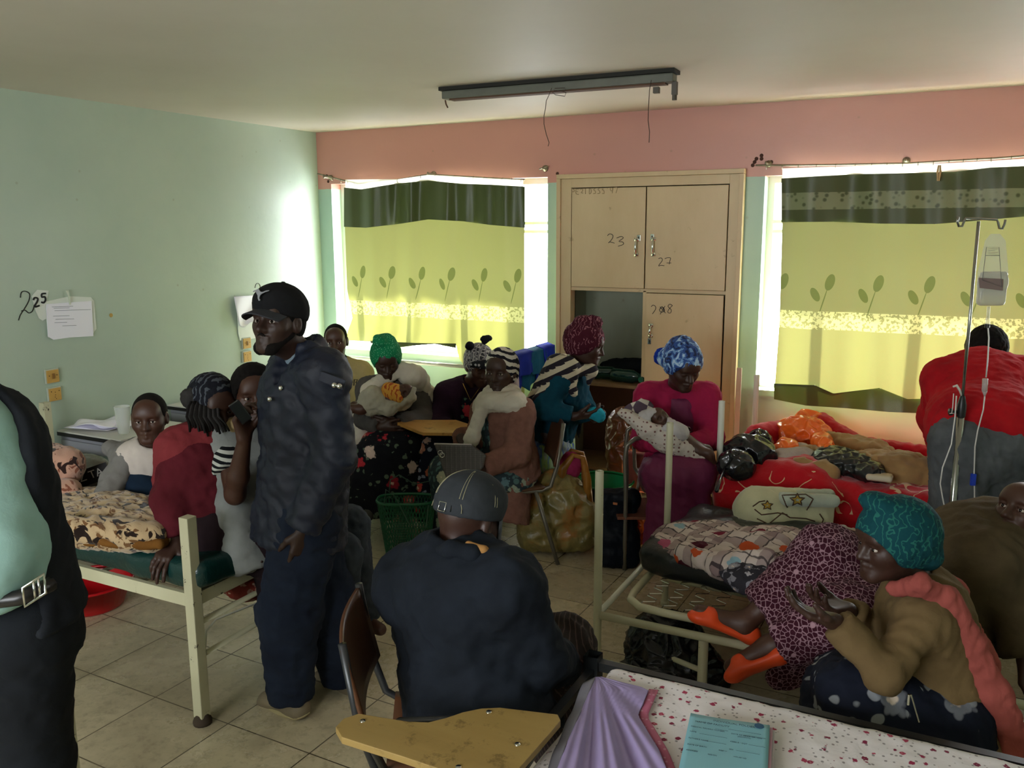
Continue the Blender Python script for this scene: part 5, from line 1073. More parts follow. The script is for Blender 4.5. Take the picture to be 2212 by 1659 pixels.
def baby(label, c, yaw, pitch, roll, bodyend, hs=.50, eyes=False):
    c = np.array(c); e = np.array(bodyend); d = nrm(e - c); l = nrm(np.cross(d, UPV)); J = dict(head=c, neck=c + d * .065)
    N = J['neck']; Pm = N + d * .2
    for a, s_ in (('L', -1), ('R', 1)):
        J['sh' + a] = N + l * .045 * s_ + d * .02; J['el' + a] = N + l * .055 * s_ + d * .08; J['wr' + a] = N + l * .02 * s_ + d * .1 + UPV * .03; J['hip' + a] = Pm + l * .03 * s_; J['kn' + a] = Pm + l * .04 * s_ + d * .06 + UPV * .03; J['an' + a] = Pm + l * .03 * s_ + d * .1
    J = {k: tuple(v) + (0,) for k, v in J.items()}
    b_ = Person.__new__(Person); b_.J = {k: np.array(v[:3]) for k, v in J.items()}; b_.hs = hs; b_.bs = .38; b_.sk = m_skin2
    y, p_, r = map(math.radians, (yaw, pitch, roll)); b_.hf = nrm((-H0 * math.cos(y) + RG * math.sin(y)) * math.cos(p_) - UPV * math.sin(p_)); b_.hu = nrm(-d - b_.hf * (-d @ b_.hf)); b_.hr = np.cross(b_.hf, b_.hu)
    b_.P = Pm; b_.N = N; b_.ax = nrm(b_.J['shR'] - b_.J['shL']); b_.up = -d; b_.fr = nrm(np.cross(b_.up, b_.ax)); b_.prims = []; b_.fine = []
    b_.root = thing('baby', label, 'baby', c); b_.head(eyes=False, h=.0035, lips=1.2).limbs()
    for a in 'LR': b_.hand(a, curl=1.0)
    b_.body(.007); b_.hair('short', .004, h=.004); return b_
c0 = S(872, 848, 5.02); b1 = baby('newborn baby wrapped in pale cloth in the arms of the green-scarfed woman', c0, 10, -25, 0, S(800, 875, 5.02), .55)
b1.part('swaddle', [RC(S(868, 862, 5.04), S(805, 868, 5.04), .065, .085, .05), RC(S(805, 848, 5.0), S(840, 880, 4.98), .04, .05, .03), RC(S(850, 875, 4.96), S(888, 858, 4.98), .030, .024, .02), RC(S(888, 858, 4.98), S(893, 840, 5.0), .024, .014, .02), EL(S(858, 842, 4.97), (.075, .07, .06), k=.02, op='s')], cloth('pale_grey_cotton', 'aaa596', '98937f', bump=.5), .008, (.008, 24, 5), ridge=.7)
b1.part('bonnet', [EL(S(850, 847, 5.0), (.055, .06, .05), k=.02), RC(S(838, 840, 4.98), S(862, 862, 4.95), .035, .022, .03)], swirl('orange_yellow_cloth', 'c8903c', 'a24a24', 14, 5, .6), .006, (.005, 40, 3))
# ---- woman in purple cardigan
p = Person('woman in dark purple cardigan and paisley headscarf with black bows looking down', dict(
    head=(1036, 790, 5.24), neck=(1018, 832, 5.34), shL=(1068, 856, 5.36), shR=(965, 852, 5.34), elL=(1078, 925, 5.22), wrL=(1040, 945, 5.0), elR=(948, 915, 5.22), wrR=(985, 940, 5.0),
    hipL=(1030, 962, 5.42), hipR=(965, 962, 5.42), knL=(1000, 972, 5.00), knR=(938, 972, 5.00), anL=(990, 1085, 5.00), anR=(930, 1085, 5.00), toeL=(990, 1112, 4.85), toeR=(925, 1112, 4.85)), yaw=26, pitch=22, hs=1.0, sk=m_skin2, base=tuple(S(1000, 960, 5.4)[:2]) + (.5,))
p.head(eyes=False, h=.005).limbs().hand('L', curl=.5).hand('R', curl=.5).body(); p.hair('short', .008, h=.006)
t = NT('paisley_bandana'); v = t.vor(48, feature='DISTANCE_TO_EDGE'); w = t.wave(12, dist=7, dscale=2); t.col(t.mix(t.step(w.outputs['Fac'], .55, .05), t.mix(t.step(v.outputs['Distance'], .12, .04), 'b8b4b4', '35343a'), '7c7a80')); m_ban = t.fin(.8, spec=.2)
h_ = p.wrap(m_ban, g=.016, brow=.06, amp=.003)
m_bow = NT('black_white_heart_cloth'); v = m_bow.vor(34, rnd=.3); m_bow.col(m_bow.mix(m_bow.step(v.outputs['Distance'], .26, .03, inv=True), '14151c', 'b8b6bc')); m_bow = m_bow.fin(.8)
p.part('forehead_band', [RC(p.H(-.07, .055, .045), p.H(0, .10, .075), .022, .024, .02, q=.5, ax=p.hf), RC(p.H(.07, .055, .045), p.H(0, .10, .075), .022, .024, .02, q=.5, ax=p.hf), RC(p.H(-.04, .085, .05), p.H(.04, .085, .05), .02, .02, .02)], m_bow, .005, (.002, 40, 2))
for c, r in (((.075, -.03, .13), (.028, .02, .035)), ((-.035, -.04, .165), (.04, .025, .03))):
    p.part('scarf_bow', [EL(p.H(*c), (r[0], .013, r[2] * .8), p.rot()), SP(p.H(c[0] * .75, c[1], c[2] * .84), .012)], cloth('black_satin_bow', '15151c', rough=.6), .005, (.004, 50, 2))
pur = cloth('dark_purple_knit', '2e1a2c', '241322', bump=.35)
p.part('cardigan', p.torso(g=.030, lat=.15) + p.sleeve('L', .022, .95) + p.sleeve('R', .022, .95) + p._hole + [RC(p.N + p.fr * .14 + p.up * .1, p.P + p.fr * .18, .085, .05, .02, op='s')], pur, .010, (.006, 16, 6), ridge=.6)
p.part('dress_top', p.torso(g=.012, lat=.15, hole=.10) + [RC(p.N + p.up * .02 + p.fr * .05, p.N + p.up * .2 + p.fr * .1, .085, .1, .01, op='s')], floral('dark_dress_with_coral_flowers', '1a1a24', ('c8404a', 'd06a60', 'b83a48'), 9, .42, '4f6a58', 26), .010, (.004, 18, 2))
b = B(); b.tube([p.N + p.fr * .10 + p.up * .05 - p.ax * .06, p.N + p.fr * .155 - p.up * .04, p.N + p.fr * .10 + p.up * .05 + p.ax * .06], .0018, 5); b.obj('necklace', plain('gold_chain', 'b08c40', .3, 1.0), p.root)
p.part('skirt', skirt(p, .14, hem=.04, flare=.09), floral('navy_skirt_with_pink_flowers', '171a2a', ('c8504c', 'b07868', 'd0b0a8', '7a8aa8', 'c06a50'), 10, .34, '8a94a8', 24), .012, (.012, 13, 17), ridge=.7)
p.shoe('L', plain('brown_shoe', '2c2018', .5), None); p.shoe('R', plain('brown_shoe', '2c2018', .5), None)
# ---- woman on the tablet chair in the middle
cc = S(1100, 1075, 4.70); cc[2] = 0
tablet_chair(cc, W3_(-1, -.16, 0), 'tablet chair in the middle of the room under the woman in pink-brown cardigan', plywood('clean_varnished_plywood', 'c99a58', 'b5833f', 1.5), m_plyB, zt=.70, poly=[atZ(u, v, .69) for u, v in ((846, 914), (870, 913), (985, 913), (1012, 922), (1012, 936), (995, 942), (915, 941), (905, 938))], mtube=plain('grey_enamel_tube', '6f6a5e', .35, .4))
p = Person('woman with zebra headwrap, white neck shawl and pink-brown cardigan on a tablet chair', dict(
    head=(1082, 803, 4.70), neck=(1084, 862, 4.74), shL=(1122, 892, 4.60), shR=(1050, 888, 4.88), elL=(1120, 978, 4.52), wrL=(1040, 1012, 4.42), elR=(1028, 950, 4.88), wrR=(995, 945, 4.66),
    hipL=(1105, 1035, 4.62), hipR=(1095, 1020, 4.82), knL=(975, 1032, 4.56), knR=(965, 1015, 4.78), anL=(985, 1160, 4.62), anR=(968, 1140, 4.80), toeL=(950, 1178, 4.58), toeR=(930, 1155, 4.76)), yaw=-22, pitch=0, hs=1.02, sk=m_skin, base=tuple(cc))
p.look = .2; p.head(h=.004).limbs().hand('L', d=(-1, .1, .05), n=(.1, .3, 1), curl=.55).hand('R', d=(.55, -.6, -.5), n=(.3, .5, -1), curl=.7).body(); p.hair('short', .006, h=.006)
p.wrap(stripes('zebra_wrap', 'c8c4bc', '1c1c26', 26, (.3, .2, 1), .09), g=.014, brow=.055, amp=.003)
pk = cloth('dusty_pink_brown_knit', '7f5a4e', '6e4c42', bump=.7, mott=20)
p.part('cardigan', p.torso(g=.034, lat=.155, q=.82) + p.sleeve('L', .026, .93) + p.sleeve('R', .024, .93) + p._hole + [RC(p.N + p.fr * .16 + p.up * .1, p.P + p.fr * .2, .06, .08, .02, op='s')] + [FC(S(1105, 985, 4.68), S(1092, 1122, 4.62), .14, .15, .06, q=.8, ax=p.fr)], pk, .010, (.008, 18, 6), ridge=.65)
p.part('dress', p.torso(g=.012, lat=.15, q=.85, hole=.075) + p._hole + skirt(p, .115, hem=.02, flare=.03, kn=-.02), floral('teal_cream_floral_dress', '2f3b40', ('a8aa94', '8f9a88', '5f7a80'), 12, .4, '4f6a68', 24), .011, (.008, 16, 7), ridge=.6)
p.part('shawl', [RC(S(1055, 868, 4.60), S(1115, 872, 4.56), .05, .055, .04), RC(S(1112, 868, 4.62), S(1128, 880, 4.74), .06, .05, .04), RC(S(1050, 865, 4.72), S(1040, 880, 4.8), .05, .05, .04), RC(S(1045, 870, 4.60), S(1020, 945, 4.56), .035, .035, .03, q=.6, ax=H0), RC(S(1020, 945, 4.56), S(1003, 1000, 4.62), .035, .02, .03, q=.6, ax=H0), RC(S(1060, 850, 4.66), S(1105, 848, 4.66), .045, .045, .03)], wsh, .009, (.009, 24, 5), ridge=.75)
hb = thing('clutch_bag', 'grey woven clutch handbag on the lap of the woman in zebra headwrap', 'handbag', S(985, 1000, 4.4))
t = NT('grey_woven_leather'); v = t.vor(90, rnd=.1); t.col(t.mix(v.outputs['Distance'], '5f5a55', '2c2a28')); t.bump(v.outputs['Distance'], .5, .004); m_cl = t.fin(.4)
hx = nrm(S(1020, 960, 4.38) - S(945, 975, 4.38)); hz = nrm(UPV + H0 * .3); hx = nrm(hx - hz * (hx @ hz)); hy = nrm(np.cross(hx, hz)); q = S(985, 992, 4.34)
b = B(); b.prism([S(u, v, 4.36) for u, v in ((938, 960), (1018, 962), (1050, 985), (1044, 1012), (1000, 1036), (966, 1042))], H0 * .03); b.obj('bag_body', m_cl, hb, bevel=.008)
b = B(); b.tube([S(938, 959, 4.375), S(1019, 961, 4.375)], .005, 8); b.obj('zip_edge', plain('pale_zip', 'b8b0b0', .4), hb)
b = B(); b.ring(S(951, 978, 4.355), H0, .012, .0022, 16, 6); b.ring(S(955, 983, 4.35), H0, .012, .0022, 16, 6); b.obj('metal_rings', m_chrome, hb, smooth=True)
# ---- woman bending at the cupboard
p = Person('woman in burgundy turban and black-white striped shawl leaning forward', dict(
    head=(1266, 745, 4.90), neck=(1232, 796, 4.96), shL=(1240, 822, 5.14), shR=(1212, 818, 4.82), elL=(1262, 882, 5.12), wrL=(1270, 890, 4.90), elR=(1172, 882, 4.78), wrR=(1238, 900, 4.76),
    hipL=(1188, 935, 5.14), hipR=(1180, 935, 4.94), knL=(1190, 1040, 5.12), knR=(1195, 1045, 4.94), anL=(1180, 1125, 5.16), anR=(1182, 1132, 4.96), toeL=(1225, 1145, 5.14), toeR=(1225, 1152, 4.94)), yaw=82, pitch=14, hs=1.0, sk=m_skin)
p.head(h=.0045).limbs().hand('L', d=(.5, -.6, -.2), n=(-.2, -.5, .5), curl=.7).hand('R', d=(1, .05, .08), n=(0, .5, .9), curl=.45).body(); p.hair('short', .006, h=.006)
p.wrap(swirl('burgundy_turban', '431422', '8a5a64', 16, 9, .2), g=.020, brow=.052, amp=.007, knots=[((0, -.04, .115), (.055, .06, .045)), ((0, .01, .145), (.04, .045, .03)), ((0, -.06, .02), (.08, .07, .09)), ((0, .03, .125), (.025, .025, .028))])
teal = cloth('teal_knit', '0f4456', '0b3444', bump=.3)
p.part('sweater', p.torso(g=.022, lat=.145, q=.85) + p.sleeve('L', .018, .9) + p.sleeve('R', .020, .92) + p._hole + [RC(S(1235, 860, 4.95), S(1250, 895, 4.95), .06, .05, .04)], teal, .010, (.008, 16, 6), ridge=.6)
t = NT('striped_checked_shawl'); sx = t.sep(t.co(1, rot=(0, .6, .47))); f1 = t.math('FRACT', t.math('MULTIPLY', t.math('ADD', sx[2], t.math('MULTIPLY', sx[0], .15)), 17)); f2 = t.math('FRACT', t.math('MULTIPLY', sx[0], 26))
t.col(t.mix(t.math('MULTIPLY', t.math('GREATER_THAN', f1, .45), t.math('GREATER_THAN', t.math('ADD', f1, t.math('MULTIPLY', f2, .25)), .6)), 'bdb39c', '1b1520')); t.bump(t.noise(40, 3).outputs[0], .4, .006); m_shw = t.fin(.9)
p.part('striped_shawl', [RC(S(1228, 796, 4.80), S(1160, 868, 4.78), .06, .035, .04, q=.7, ax=H0), RC(S(1205, 790, 4.88), S(1150, 862, 4.90), .07, .03, .05), RC(S(1215, 790, 5.05), S(1165, 860, 5.10), .07, .04, .05), RC(S(1218, 800, 4.78), S(1240, 850, 4.78), .07, .02, .05, q=.6, ax=H0), RC(S(1238, 800, 4.82), S(1278, 800, 4.86), .035, .03, .03), RC(S(1278, 800, 4.86), S(1272, 828, 4.88), .03, .012, .03), RC(S(1200, 810, 4.80), S(1190, 865, 4.78), .06, .03, .05, q=.6, ax=H0)], m_shw, .009, (.007, 18, 5), ridge=.6)
t = NT('dark_fringe'); t.col('15222a'); m_fr = t.fin(.9)
for i in range(7):
    b = B(); q = S(1233 + i * 3.4, 898, 5.02); b.tube([q, q - UPV * .05 + RG * .004, q - UPV * (.11 + .012 * (i % 3))], [.007, .006, .003], 6); b.obj('fringe_strand', m_fr, p.root, smooth=True)
t = NT('blue_green_batik'); n1 = t.noise(5, 3, .6, vec=t.co((3, 3, .8))); n2 = t.noise(11, 4, .6)
c = t.ramp(n1.outputs[0], [(.35, lin('9aa8a0')), (.47, lin('3f5fa8')), (.54, lin('8fae5a')), (.66, lin('a9b8b0'))]); t.col(t.mix(t.step(n2.outputs[0], .62, .04), c, '2c4470')); t.bump(n2.outputs[0], .3, .01); m_bat = t.fin(.85)
K = S(1192, 935, 5.02); A = S(1196, 1150, 5.06)
p.part('skirt', [RC(p.P, S(1188, 985, 5.02), .14, .15, .06, q=.8, ax=p.fr), FC(S(1188, 940, 5.02), A, .145, .20, .06, q=.8, ax=p.fr)], m_bat, .012, (.020, 12, 8), ridge=.6)
cy = thing('cyan_cloth', 'small bright cyan crumpled cloth in the hands of the bending woman', 'cloth', S(1287, 893, 4.78))
link('cloth_bundle', surf([EL(S(1285, 893, 4.78), (.045, .04, .035)), EL(S(1296, 899, 4.78), (.03, .03, .035))], .006, disp=folds(.006, 50, 4), name='c'), cloth('cyan_fleece', '2aa6bc', '1f8ca2'), cy)
# ---- woman in red holding a baby
cc = S(1460, 1060, 4.72); cc[2] = 0
tablet_chair(cc, W3_(.1, -1, 0), 'chair with grey steel frame under the woman in raspberry cardigan', m_ply, m_plyB, tab=False, mtube=plain('grey_enamel_tube', '6f6a5e', .35, .4))
b = B(); q0 = S(1345, 1130, 4.42)
pts = [S(1350, 1170, 4.46), S(1352, 1060, 4.42), S(1350, 990, 4.42), S(1354, 962, 4.42), S(1372, 948, 4.42), S(1392, 944, 4.48), S(1398, 960, 4.6)]
o_ = thing('metal_chair', 'empty grey steel chair frame with wooden seat left of the raspberry-cardigan woman', 'chair', (pts[0][0], pts[0][1], 0))
base_ = pts[0].copy(); base_[2] = 0; b = B(); b.tube([base_] + pts, .012, 10); b.obj('frame_tube', plain('grey_enamel_tube', '6f6a5e', .35, .4), o_, smooth=True)
pts2 = [q + RG * .05 + H0 * .34 for q in pts]; base2 = pts2[0].copy(); base2[2] = 0; b = B(); b.tube([base2] + pts2[:5], .012, 10); b.obj('frame_tube', plain('grey_enamel_tube', '6f6a5e', .35, .4), o_, smooth=True)
q = S(1392, 1098, 4.6); b = B(); b.obox(q, RG, H0, UPV, .17, .17, .008); b.obj('seat', plywood('reddish_plywood', '7a4a3a', '6a3f30'), o_, bevel=.003)
for sx, sy in ((.15, -.15), (.15, .15)):
    a = q + RG * sx + H0 * sy; b = B(); b.tube([a - UPV * .008, np.array([a[0], a[1], 0])], .011, 8); b.obj('leg', plain('grey_enamel_tube', '6f6a5e', .35, .4), o_, smooth=True)
p = Person('woman in raspberry cardigan and blue camouflage headscarf holding a wrapped baby', dict(
    head=(1476, 792, 4.52), neck=(1464, 836, 4.66), shL=(1524, 858, 4.68), shR=(1402, 858, 4.68), elL=(1538, 945, 4.55), wrL=(1475, 968, 4.36), elR=(1392, 945, 4.60), wrR=(1420, 955, 4.38),
    hipL=(1500, 1030, 4.76), hipR=(1430, 1030, 4.76), knL=(1505, 1022, 4.34), knR=(1428, 1022, 4.34), anL=(1495, 1175, 4.36), anR=(1432, 1180, 4.36), toeL=(1500, 1200, 4.22), toeR=(1428, 1205, 4.22)), yaw=18, pitch=24, hs=1.02, sk=m_skin, base=tuple(cc))
p.head(eyes=False, h=.0045).limbs().hand('L', d=(-.95, -.1, .05), n=(0, .3, 1), curl=.5).hand('R', d=(.5, -.3, -.3), n=(0, .4, 1), curl=.5).body(); p.hair('short', .008, h=.006)
t = NT('blue_camouflage'); n1 = t.noise(20, 2, .5, dist=1.5); t.col(t.ramp(n1.outputs[0], [(.0, lin('14224a')), (.42, lin('2a4a8a')), (.52, lin('6a90c0')), (.60, lin('a8c0d8'))], 'CONSTANT')); t.bump(t.noise(30, 3).outputs[0], .4, .006); m_cam = t.fin(.75)
p.wrap(m_cam, g=.020, brow=.066, amp=.006, knots=[((0, -.06, .07), (.08, .07, .07)), ((.055, -.10, .0), (.045, .04, .05))])
p.part('scarf_bun', [EL(p.H(.065, -.125, -.01), (.04, .035, .05), p.rot())], cloth('bright_blue_band', '1a3aa0', '142c80'), .006, (.006, 40, 3))
rasp = cloth('raspberry_knit', 'a02048', '8c1a40', bump=.35); maro = cloth('maroon_dress', '5c1636', '4a102a', bump=.4)
p.part('cardigan', p.torso(g=.03, lat=.15, hem=S(1465, 985, 4.72)) + p.sleeve('L', .022, .90) + p.sleeve('R', .024, .90) + p._hole + [RC(p.N + p.fr * .13 + p.up * .05, p.P + p.fr * .2, .062, .115, .02, op='s')], rasp, .010, (.008, 18, 6), ridge=.6)
t = NT('maroon_dress_patterned_hem'); z = t.sep(t.co())[2]; w = t.wave(14, dist=6, dscale=2); m = t.math('MULTIPLY', t.math('LESS_THAN', z, .18), t.step(w.outputs['Fac'], .75, .05)); t.col(t.mix(m, '641a40', 'a08890')); t.bump(t.noise(30, 3, dist=.6).outputs[0], .35, .006); m_md = t.fin(.7)
p.part('dress', p.torso(g=.014, lat=.15, hole=.085) + [RC(p.N + p.up * .03 + p.fr * .05, p.N + p.up * .2 + p.fr * .12, .08, .1, .01, op='s')] + skirt(p, .13, hem=.01, flare=.03, kn=-.03), m_md, .011, (.010, 14, 7), ridge=.65)
c0 = S(1420, 905, 4.38); b2 = baby('baby wrapped in spotted blanket on the lap of the raspberry-cardigan woman', c0, 20, -30, 0, S(1480, 950, 4.36), .55)
dots = NT('cream_cloth_brown_dots'); v = dots.vor(46, rnd=.15); dots.col(dots.mix(dots.step(v.outputs['Distance'], .26, .03, inv=True), 'bdb4ac', '6e4a48')); dots = dots.fin(.9)
b2.part('spotted_blanket', [RC(S(1350, 893, 4.36), S(1400, 925, 4.34), .035, .055, .04, q=.6, ax=UPV), RC(S(1400, 928, 4.34), S(1440, 945, 4.34), .055, .06, .04), RC(S(1440, 950, 4.34), S(1508, 985, 4.34), .065, .045, .04), RC(S(1508, 985, 4.34), S(1532, 988, 4.4), .03, .015, .03), EL(c0 - H0 * .04 + UPV * .03, (.065, .06, .05), k=.02, op='s')], dots, .008, (.007, 26, 5), ridge=.6)
b2.part('white_swaddle', [RC(S(1435, 918, 4.33), S(1470, 935, 4.32), .045, .045, .03), RC(S(1395, 905, 4.36), S(1410, 900, 4.36), .045, .045, .03), EL(c0 - H0 * .05, (.045, .045, .045), k=.01, op='s')], cloth('white_swaddle_cloth', 'b8b4b4', 'a8a4a6'), .007, (.006, 30, 3))
t = NT('patchwork'); v = t.new('ShaderNodeTexChecker'); v.inputs['Scale'].default_value = 11; t.L(t.co(1, rot=(.6, .3, .2)), v.inputs[0]); v.inputs[1].default_value = lin('c8c0b8'); v.inputs[2].default_value = lin('584858'); t.col(v.outputs[0]); m_pw = t.fin(.9)
b = B(); a0, a1, a2, a3 = S(1338, 893, 4.36), S(1385, 855, 4.42), S(1412, 880, 4.5), S(1398, 905, 4.42)
b.grid(lambda x, y: (a0 * (1 - x) + a1 * x) * (1 - y) + (a3 * (1 - x) + a2 * x) * y + UPV * .012 * math.sin(x * 5 + y * 4), 12, 8); b.obj('patchwork_flap', m_pw, b2.root, smooth=True, solid=.004)
# ---- person in red bending over the far bed
p = Person('person in red jacket and grey trousers bending over the far bed, seen from behind', dict(
    head=(2132, 762, 4.36), neck=(2125, 800, 4.22), shL=(2040, 822, 4.10), shR=(2195, 815, 4.10), elL=(2022, 900, 4.18), wrL=(2040, 980, 4.24), elR=(2240, 900, 4.18), wrR=(2225, 985, 4.24),
    hipL=(2075, 955, 3.72), hipR=(2165, 955, 3.72), knL=(2070, 1105, 3.72), knR=(2170, 1105, 3.72), anL=(2060, 1220, 3.63), anR=(2165, 1225, 3.63), toeL=(2060, 1225, 3.80), toeR=(2165, 1225, 3.80)), yaw=172, pitch=50, hs=1.05, sk=m_skin)
p.head(h=.006).limbs().hand('L', curl=.5).hand('R', curl=.5).body(.012); p.hair('curly', .018)
red = cloth('red_fleece', 'a8141c', '8c1018', bump=.35)
p.part('jacket', p.torso(g=.05, lat=.18, q=.75, hem=S(2120, 968, 3.74), hr=.17) + [RC(S(2085, 915, 3.80), S(2165, 915, 3.80), .155, .155, .06)] + p.sleeve('L', .035, .97) + p.sleeve('R', .035, .97) + [RC(p.N + UPV * .0, S(2118, 785, 4.18), .10, .08, .04)] + p._hole, red, .011, (.012, 11, 6), ridge=.55)
p.part('trousers', p.trouser('L', .03, (.10, .08, .07)) + p.trouser('R', .03, (.10, .08, .07)) + [RC(p.P - UPV * .05, p.P - UPV * .02, .15, .13, .05, q=.9, ax=p.fr)], cloth('washed_grey_jeans', '5a5c5e', '434648', bump=.5), .012, (.012, 14, 3), ridge=.7)
p.shoe('L', plain('dark_shoe', '1c1a18', .5), None); p.shoe('R', plain('dark_shoe', '1c1a18', .5), None)
# ---- woman in teal headscarf at the right front
cc = S(2010, 1700, 2.40); cc[2] = 0
o_ = thing('stool', 'low dark wooden stool under the woman in teal headscarf', 'stool', cc)
b = B(); b.obox(cc + UPV * .40, RG, H0, UPV, .18, .16, .015); b.obj('seat', m_plyB, o_, bevel=.004)
for i in (-1, 1):
    for j in (-1, 1): b = B(); b.tube([cc + RG * .15 * i + H0 * .13 * j, cc + RG * .15 * i + H0 * .13 * j + UPV * .384], .014, 8); b.obj('leg', m_plyB, o_)
p = Person('woman in teal paisley headscarf and tan jacket with pink shawl in the right foreground', dict(
    head=(1925, 1172, 2.34), neck=(1985, 1262, 2.38), shL=(1992, 1338, 2.26), shR=(1968, 1302, 2.56), elL=(1912, 1455, 2.14), wrL=(1808, 1345, 2.18), elR=(1905, 1400, 2.58), wrR=(1835, 1318, 2.40),
    hipL=(2045, 1560, 2.28), hipR=(2030, 1545, 2.50), knL=(1842, 1500, 2.26), knR=(1830, 1480, 2.50), anL=(1835, 1720, 2.30), anR=(1825, 1690, 2.52), toeL=(1775, 1740, 2.28), toeR=(1765, 1705, 2.50)), yaw=-78, pitch=4, hs=.95, bs=.9, sk=m_skin, base=tuple(cc))
p.head(h=.004).limbs().hand('L', d=(-1, .12, .32), n=(.1, .1, 1), curl=.34, q=1.05).hand('R', d=(-1, -.25, .3), n=(.1, -.1, 1), curl=.38, q=1.05).body(.010); p.hair('short', .006)
p.wrap(swirl('teal_paisley_scarf', '0e3d44', '235e56', 13, 12, .22, thr=.5), g=.025, brow=.058, h=.0045, amp=.0035, knots=[((.0, .035, .125), (.05, .045, .03)), ((.03, .05, .135), (.03, .035, .02)), ((0, -.07, .02), (.085, .085, .095)), ((0, -.10, -.05), (.07, .06, .05))])
tan = cloth('tan_corduroy_jacket', '6e5a3c', '5c4a30', bump=.5)
jk = p.torso(g=.035, lat=.16, q=.78, hem=S(2040, 1600, 2.38), hr=.185) + p.sleeve('L', .016, .98, .046, .038, .032) + p.sleeve('R', .016, .95, .046, .038, .032) + p._hole + [RC(S(2010, 1480, 2.36), S(2035, 1590, 2.34), .165, .185, .05, q=.9, ax=H0)]
jo = p.part('jacket', jk, tan, .010, (.012, 10, 16), ridge=.6)
b = B(); q = S(1968, 1500, 2.12); q2 = S(1985, 1560, 2.12); b.tube([q, (q + q2) / 2, q2], .0022, 6); b.tube([q - RG * .006, q - RG * .006 - UPV * .03], .004, 6); b.obj('zip_pull', m_chrome, jo)
m_pinks = cloth('salmon_pink_shawl', '9c5048', '8a443e', bump=.6)
J = p.J; p.part('shawl', [RC(S(1930, 1272, 2.28), S(1990, 1262, 2.22), .018, .022, .02), RC(S(1990, 1262, 2.23), S(2045, 1300, 2.24), .024, .034, .03, q=.6, ax=H0), RC(S(2045, 1300, 2.24), S(2095, 1390, 2.24), .036, .036, .03, q=.6, ax=H0), RC(S(2095, 1390, 2.24), S(2150, 1500, 2.22), .036, .036, .03, q=.6, ax=H0), RC(S(2150, 1500, 2.22), S(2200, 1610, 2.20), .038, .04, .03, q=.6, ax=H0), RC(S(2200, 1610, 2.20), S(2215, 1700, 2.20), .04, .04, .03, q=.6, ax=H0), RC(S(1995, 1245, 2.40), S(2060, 1280, 2.48), .04, .04, .03), RC(S(2060, 1290, 2.44), S(2140, 1440, 2.32), .028, .028, .03, q=.6, ax=H0)], m_pinks, .008, (.009, 22, 5), ridge=.7)
p.part('skirt', skirt(p, .13, hem=.02, flare=.05) , floral('navy_skirt_with_white_flowers', '131724', ('6a6c74', '8a8a88', '55585f'), 7, .33, '7c7f84', 17), .011, (.014, 12, 7), ridge=.65)
# ---- reclining person with patterned trousers
p = Person('person in brown knit top, crimson patterned trousers and orange slippers lying on the black mattress', dict(
    head=(2212, 1108, 2.84), neck=(2160, 1180, 2.92), shL=(2125, 1215, 2.74), shR=(2060, 1175, 3.02), elL=(2195, 1330, 2.68), wrL=(2215, 1420, 2.62), elR=(2040, 1270, 3.07), wrR=(2010, 1330, 2.94),
    hipL=(1990, 1330, 2.84), hipR=(1975, 1290, 3.02), knL=(1822, 1330, 2.72), knR=(1790, 1195, 2.94), anL=(1668, 1395, 2.78), anR=(1608, 1345, 2.90), toeL=(1580, 1440, 2.80), toeR=(1512, 1322, 2.92)), yaw=-62, pitch=-22, hs=1.0, sk=m_skin2, base=tuple(S(2000, 1330, 2.92)[:2]) + (.52,))
p.head(h=.004).limbs().hand('L', curl=.5).hand('R', curl=.5).body(.010); p.hair('short', .004)
p.part('knit_top', p.torso(g=.06, lat=.19, q=.85, hem=S(2000, 1315, 2.92), hr=.19) + p.sleeve('L', .035, .95) + p.sleeve('R', .03, .95) + [EL(S(2105, 1230, 2.84), (.2, .17, .16), k=.06)] + p._hole, cloth('olive_brown_knit', '574a36', '463b2a', bump=.6), .011, (.016, 8, 6), ridge=.6)
m_pat = cells('crimson_trousers_pale_lace_pattern', '35121e', '8c6c76', '5a2030', 58, .065, '9c7a84')
tr = [RC(p.J['hipR'], p.J['knR'], .13, .105, .05), RC(p.J['hipL'], p.J['knL'], .13, .11, .06), FC(p.J['knR'], S(1645, 1318, 2.90), .105, .085, .05), FC(p.J['knL'], S(1690, 1390, 2.78), .11, .085, .05), RC(S(1800, 1270, 2.88), S(1760, 1370, 2.82), .10, .09, .08), RC(S(1770, 1360, 2.84), S(1690, 1460, 2.84), .09, .055, .06, q=.6, ax=H0), RC(S(1860, 1380, 2.86), S(1760, 1450, 2.86), .09, .07, .06), RC(S(1900, 1230, 3.02), S(1960, 1260, 3.02), .12, .12, .06)]
p.part('trousers', tr, m_pat, .010, (.010, 13, 9), ridge=.6)
m_or = plain('orange_rubber', 'd8481c', .45)
for a in 'LR':
    A, T = p.J['an' + a], p.J['toe' + a]; f = nrm(T - A); dn = nrm(A - p.J['kn' + a]); dn = dn if a == 'R' else nrm(CP - A) * .5 - UPV * .75; dn = nrm(dn - f * (dn @ f)); hl = A - f * (.03 if a == 'R' else .01) + dn * .048; tt = T + f * .0 + dn * (.018 if a == 'R' else .03)
    P = [RC(hl, tt, .038, .037, .02, q=.50, ax=dn), RC(T - f * .035 + dn * .004, tt, .040, .032, .03, q=.8, ax=dn), SP(hl - dn * .012, .037, .02), RC(A - dn * .050 + f * .0, A - dn * .022 + f * .065, .034, .030, .01, op='s')]
    p.part('slipper', P, m_or, .006, None)
